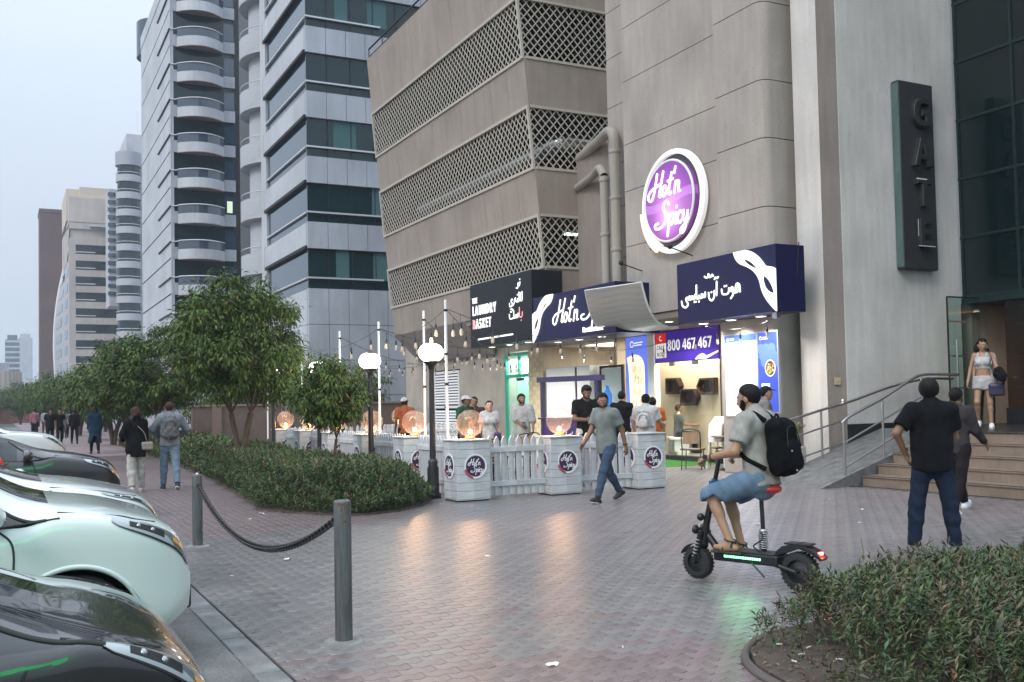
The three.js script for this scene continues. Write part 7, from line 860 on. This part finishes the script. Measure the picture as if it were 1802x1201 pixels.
  for (const s of [-1, 1]) { const lamp = patch('headlight', lampGlass, lampF, 14, 6, .006, null, [s]); patch('lamp_reflector', M.black, (u, v) => lampF(.22 + u * .45, .25 + v * .5), 6, 4, .008, lamp, [s]); for (const uu of [.34, .52]) { const [z, j] = lampF(uu, .5), p = pt(z, j); obj('projector_lens', ball([s * (p[0] - .004), p[1], p[2]], .019, 12, 10), rimDark, lamp); } patch('indicator', amber, (u, v) => lampF(.78 + u * .14, .3 + v * .3), 4, 3, .009, lamp, [s]); patch('lamp_surround', M.black, (u, v) => lampF(u, v * .1 - .06), 12, 1, .0075, lamp, [s]); }
  const seam = (name, pts, rr = .006) => [1, -1].forEach(s => obj(name, tube(pts.map(([z, j]) => { const p = pt(z, j); return [s * (p[0] + .0005), p[1], p[2]]; }), rr, 30, 4), M.joint, t));
  const df = S.door; seam('door_seam', [[df, 1.2], [df + .02, 2.4], [df + .01, 3.4], [df - .06, 4.2]]); seam('door_seam', [[df - 1.05, 1.2], [df - 1.08, 2.6], [df - 1.1, 4.2]]); seam('bonnet_seam', [[S.ws[1] + .05, 5.0], [lerp(S.ws[1], zf, .5), 5.1], [zf - hl[0] * .75, 5.0], [zf - .22, 5.3]]);
  seam('pillar_trim', Array.from({ length: 8 }, (_, i) => { const j = lerp(4.22, 5.95, i / 7); return [S.gl[1] - (j - 4.25) / 3.4, j]; }), .011); seam('window_trim', Array.from({ length: 8 }, (_, i) => [lerp(S.gl[0] + .05, S.gl[1] + .08, i / 7), 4.2]), .007);
  for (const s of [-1, 1]) { const mz = S.gl[1] - (S.mir || .3), p = pt(mz, 4.35); const m = obj('mirror', sdfMesh((x, y, z) => Math.max(ell(x, y, z, [s * (p[0] + .12), p[1] + .06, mz + .02], [.115, .072, .085]), -(z - mz + .02)), [s * (p[0] + .12) - .15, p[1] - .05, mz - .1], [s * (p[0] + .12) + .15, p[1] + .17, mz + .14], .012), S.paint, t); obj('mirror_arm', rod([s * (p[0] - .03), p[1], mz + .04], [s * (p[0] + .06), p[1] + .035, mz + .03], .028, .022, 7), M.black, m); obj('mirror_signal', rbx(s * (p[0] + .1) - .07, s * (p[0] + .1) + .07, p[1] + .03, p[1] + .045, mz + .1, mz + .108, .003, 1), lampGlass, m); obj('door_handle', rbx(s * (pt(df - .85, 3.3)[0] + .012) - .012, s * (pt(df - .85, 3.3)[0] + .012) + .012, pt(df - .85, 3.3)[1] - .015, pt(df - .85, 3.3)[1] + .015, df - .95, df - .75, .008, 2), chrome, t); }
  return t;
}
{
  const white = phy(lin(.62, .68, .66), .3, { clearcoat: 1, clearcoatRoughness: .04 }), pearl = phy(lin(.66, .68, .69), .32, { clearcoat: 1, clearcoatRoughness: .05 }), black = phy(lin(.009, .009, .01), .25, { clearcoat: 1, clearcoatRoughness: .02 }), grey = phy(lin(.018, .016, .016), .3, { clearcoat: 1, clearcoatRoughness: .05 }), plum = phy(lin(.06, .035, .08), .3, { clearcoat: 1 });
  const hatch = { L: 4.2, fo: .68, wb: 2.55, paint: white, top: [[-2.1, .85], [-2.0, 1.2], [-1.7, 1.47], [-.8, 1.53], [0, 1.52], [.35, 1.42], [.75, 1.33], [1.1, 1.12], [1.3, 1.045], [1.6, .995], [1.82, .935], [1.97, .87], [2.06, .76], [2.1, .62]], belt: [[-2.1, .8], [-1.6, 1.02], [-.5, .99], [.8, .9], [1.15, .9], [1.32, .955], [1.7, .91], [1.95, .82], [2.05, .71], [2.1, .56]], wid: [[-2.1, .72], [-1.9, .82], [-1, .86], [.8, .86], [1.4, .86], [1.72, .835], [1.93, .77], [2.04, .69], [2.1, .6]], bot: [[-2.1, .4], [-1.9, .24], [-1, .2], [1, .2], [1.9, .24], [2.1, .34]], fine: .018, gl: [-1.75, 1.26], pil: [[-.35, -.25], [.86, .93]], ws: [.34, 1.28], rw: [-2.02, -1.72], lamp: [.48, 3.5, 4.45, .5], door: 1.08 };
  const sedan = { L: 4.6, fo: .86, wb: 2.7, paint: black, top: [[-2.3, .9], [-2.1, 1.02], [-1.6, 1.06], [-1.0, 1.36], [-.4, 1.46], [.1, 1.45], [.45, 1.38], [.85, 1.22], [1.2, 1.08], [1.4, 1.025], [1.7, .98], [2.0, .91], [2.16, .85], [2.25, .74], [2.3, .6]], belt: [[-2.3, .8], [-1.6, 1.0], [-.5, .96], [.8, .9], [1.25, .9], [1.42, .95], [1.9, .88], [2.12, .82], [2.25, .68], [2.3, .54]], wid: [[-2.3, .74], [-2.0, .84], [-1, .9], [.8, .9], [1.5, .895], [1.9, .86], [2.12, .79], [2.24, .7], [2.3, .6]], bot: [[-2.3, .4], [-2.1, .25], [-1, .2], [1, .2], [2.05, .24], [2.3, .34]], fine: .022, gl: [-1.35, 1.36], pil: [[-.4, -.3], [.96, 1.03]], ws: [.36, 1.38], rw: [-1.62, -.92], lamp: [.5, 3.5, 4.5, .6], door: 1.16 };
  const suv = { L: 4.7, fo: .88, wb: 2.75, R: .385, paint: pearl, top: [[-2.35, 1.1], [-2.25, 1.5], [-1.9, 1.72], [-.8, 1.78], [0, 1.76], [.35, 1.62], [.75, 1.32], [1.05, 1.16], [1.6, 1.1], [2.05, 1.0], [2.25, .82], [2.35, .66]], belt: [[-2.35, 1.0], [-1.6, 1.14], [-.5, 1.1], [.8, 1.08], [1.3, 1.06], [1.95, .95], [2.25, .74], [2.35, .58]], wid: [[-2.35, .8], [-2.1, .88], [-1, .93], [.8, .93], [1.5, .93], [2.0, .87], [2.22, .76], [2.35, .6]], bot: [[-2.35, .5], [-2.15, .3], [-1, .26], [1, .26], [2.1, .3], [2.35, .42]], gl: [-2.0, .95], pil: [[-.45, -.35], [-1.5, -1.4]], ws: [.3, 1.02], rw: [-2.3, -1.95], lamp: [.55, 3.6, 4.4, .5], door: .7 };
  const mpv = { ...hatch, paint: black, L: 4.4, fo: .78, wb: 2.6, top: [[-2.2, .9], [-2.1, 1.3], [-1.8, 1.58], [-.8, 1.64], [0, 1.62], [.5, 1.5], [1.0, 1.2], [1.4, 1.02], [1.66, .91], [1.88, .84], [2.04, .77], [2.14, .67], [2.2, .54]], belt: [[-2.2, .85], [-1.6, .98], [0, .92], [1.2, .83], [1.6, .845], [1.76, .85], [1.98, .765], [2.12, .64], [2.2, .5]], wid: [[-2.2, .7], [-2.0, .76], [-1, .8], [.8, .8], [1.5, .795], [1.82, .765], [2.03, .71], [2.14, .64], [2.2, .56]], bot: [[-2.2, .4], [-2.0, .24], [-1, .2], [1, .2], [2.0, .24], [2.2, .34]], gl: [-1.85, 1.78], pil: [[-.3, -.2], [1.12, 1.2]], ws: [.42, 1.6], rw: [-2.12, -1.82], lamp: [.42, 3.5, 4.5, .5], door: 1.15, mir: .8, fine: .015, sy: .93 };
  const H = Math.PI / 2;
  car('black people carrier with short nose and green reflections parked nearest the rusty bollard', [-1.48, -.014, -4.4], H, mpv);
  car('white hatchback parked between the black people carrier and another white car', [-1.05, -.014, -7.15], H, hatch);
  car('white sedan with thin black headlights behind the white hatchback', [-1.1, -.014, -9.5], H, { ...sedan, paint: pearl, lamp: [.5, 3.9, 4.5, .2] });
  car('dark sedan with yellowed headlight parked next to the woman in black', [-.8, -.014, -15.9], H, { ...sedan, paint: grey, fine: 0 });
  car('white sport utility car parked beyond the dark sedan', [-.95, -.014, -27.6], H, suv);
  car('plum purple car parked beyond the white sport utility car', [-1.3, -.014, -32.4], H, { ...hatch, paint: plum });
  car('second white car farther along the parking row', [-1.8, -.014, -36.5], H, { ...suv, paint: pearl });
}
// ---------- motorbikes ----------
function motorbike(label, pos, turn, col) { const t = thing('motorbike', label, 'motorbike', pos, turn), b = std(lin(.015, .015, .017), .5), p = phy(col, .3, { clearcoat: 1 }); for (const z of [.62, -.6]) { const w = obj('wheel', clean(new THREE.TorusGeometry(.25, .055, 10, 28).rotateY(Math.PI / 2)), std(lin(.02, .02, .02), .9), t); w.position.set(0, .3, z); obj('rim', merge([0, 1, 2, 3, 4].map(k => rod([0, 0, 0], [0, .22 * Math.cos(k * 1.257), .22 * Math.sin(k * 1.257)], .014, .014, 5))), M.steel, w); } obj('fork', merge([rod([.07, .3, .62], [.06, .95, .4], .022, .022, 8), rod([-.07, .3, .62], [-.06, .95, .4], .022, .022, 8)]), M.steel, t); obj('frame', merge([rod([0, .4, -.55], [0, .55, 0], .05, .05, 8), rod([0, .5, 0], [0, .85, .38], .04, .04, 8), rod([0, .35, .05], [0, .4, -.3], .13, .12, 10)]), b, t); obj('tank', sdfMesh((x, y, z) => ell(x, y, z, [0, .82, .14], [.14, .13, .26]), [-.2, .65, -.16], [.2, 1, .44], .02), p, t); obj('seat', rbx(-.13, .13, .78, .86, -.62, -.08, .04, 3), b, t); obj('handlebar', tube([[-.34, 1.02, .28], [-.12, 1.04, .38], [.12, 1.04, .38], [.34, 1.02, .28]], .014, 16, 6), b, t); obj('headlight', ball([0, .9, .5], .085, 12, 10), M.steel, t); obj('rear_fender', rbx(-.07, .07, .6, .66, -.88, -.5, .02, 2), p, t); obj('stand', rod([.08, .35, -.1], [.2, 0, -.15], .012, .012, 6), b, t); return t; }
motorbike('dark parked motorbike beside the man in blue shirt', [9.2, 0, -54.6], .9, lin(.02, .02, .025));
motorbike('parked motorbike in the bay between the white sedan and the dark sedan', [-.35, -.014, -11.9], Math.PI / 2, lin(.3, .03, .02));
{ const h = thing('helmet', 'shiny red helmet on the motorbike seat in the parking bay', 'helmet', [-.12, .98, -11.95], .6); obj('shell', sdfMesh((x, y, z) => Math.max(ell(x, y, z, [0, 0, 0], [.135, .15, .16]), -ell(x, y, z, [0, -.02, .16], [.1, .06, .1]), -.12 - y), [-.17, -.17, -.19], [.17, .17, .19], .012), phy(lin(.55, .04, .02), .15, { clearcoat: 1 }), h); obj('visor', sdfMesh((x, y, z) => Math.max(Math.abs(ell(x, y, z, [0, 0, 0], [.138, .152, .163])) - .004, Math.abs(y + .02) - .055, .06 - z), [-.17, -.12, .03], [.17, .08, .19], .009), phy(lin(.03, .03, .03), .05, { clearcoat: 1 }), h); }
{ // green lit board across the forecourt behind the viewer, mirrored in the parked cars
  const s = thing('green_light_board', 'green glowing light board on two posts at the roadside', 'sign', [-1.2, 0, 8.2], Math.PI); obj('panel', rbx(-3.6, 3.6, 4.4, 7.6, -.06, .0, .02, 2), glow(lin(.03, 1, .28), 1.5), s); obj('housing', rbx(-3.68, 3.68, 4.32, 7.68, -.2, -.065, .02, 2), M.dark, s); for (const x of [-2.4, 2.4]) obj('post', rod([x, -.05, -.13], [x, 4.34, -.13], .09, .08, 12), M.dark, s); const l = new THREE.RectAreaLight(lin(.03, 1, .28), 1.5, 7.2, 3.2); l.position.set(0, 6, .02); l.rotation.y = Math.PI; s.add(l);
}
renderer.render(scene, camera);
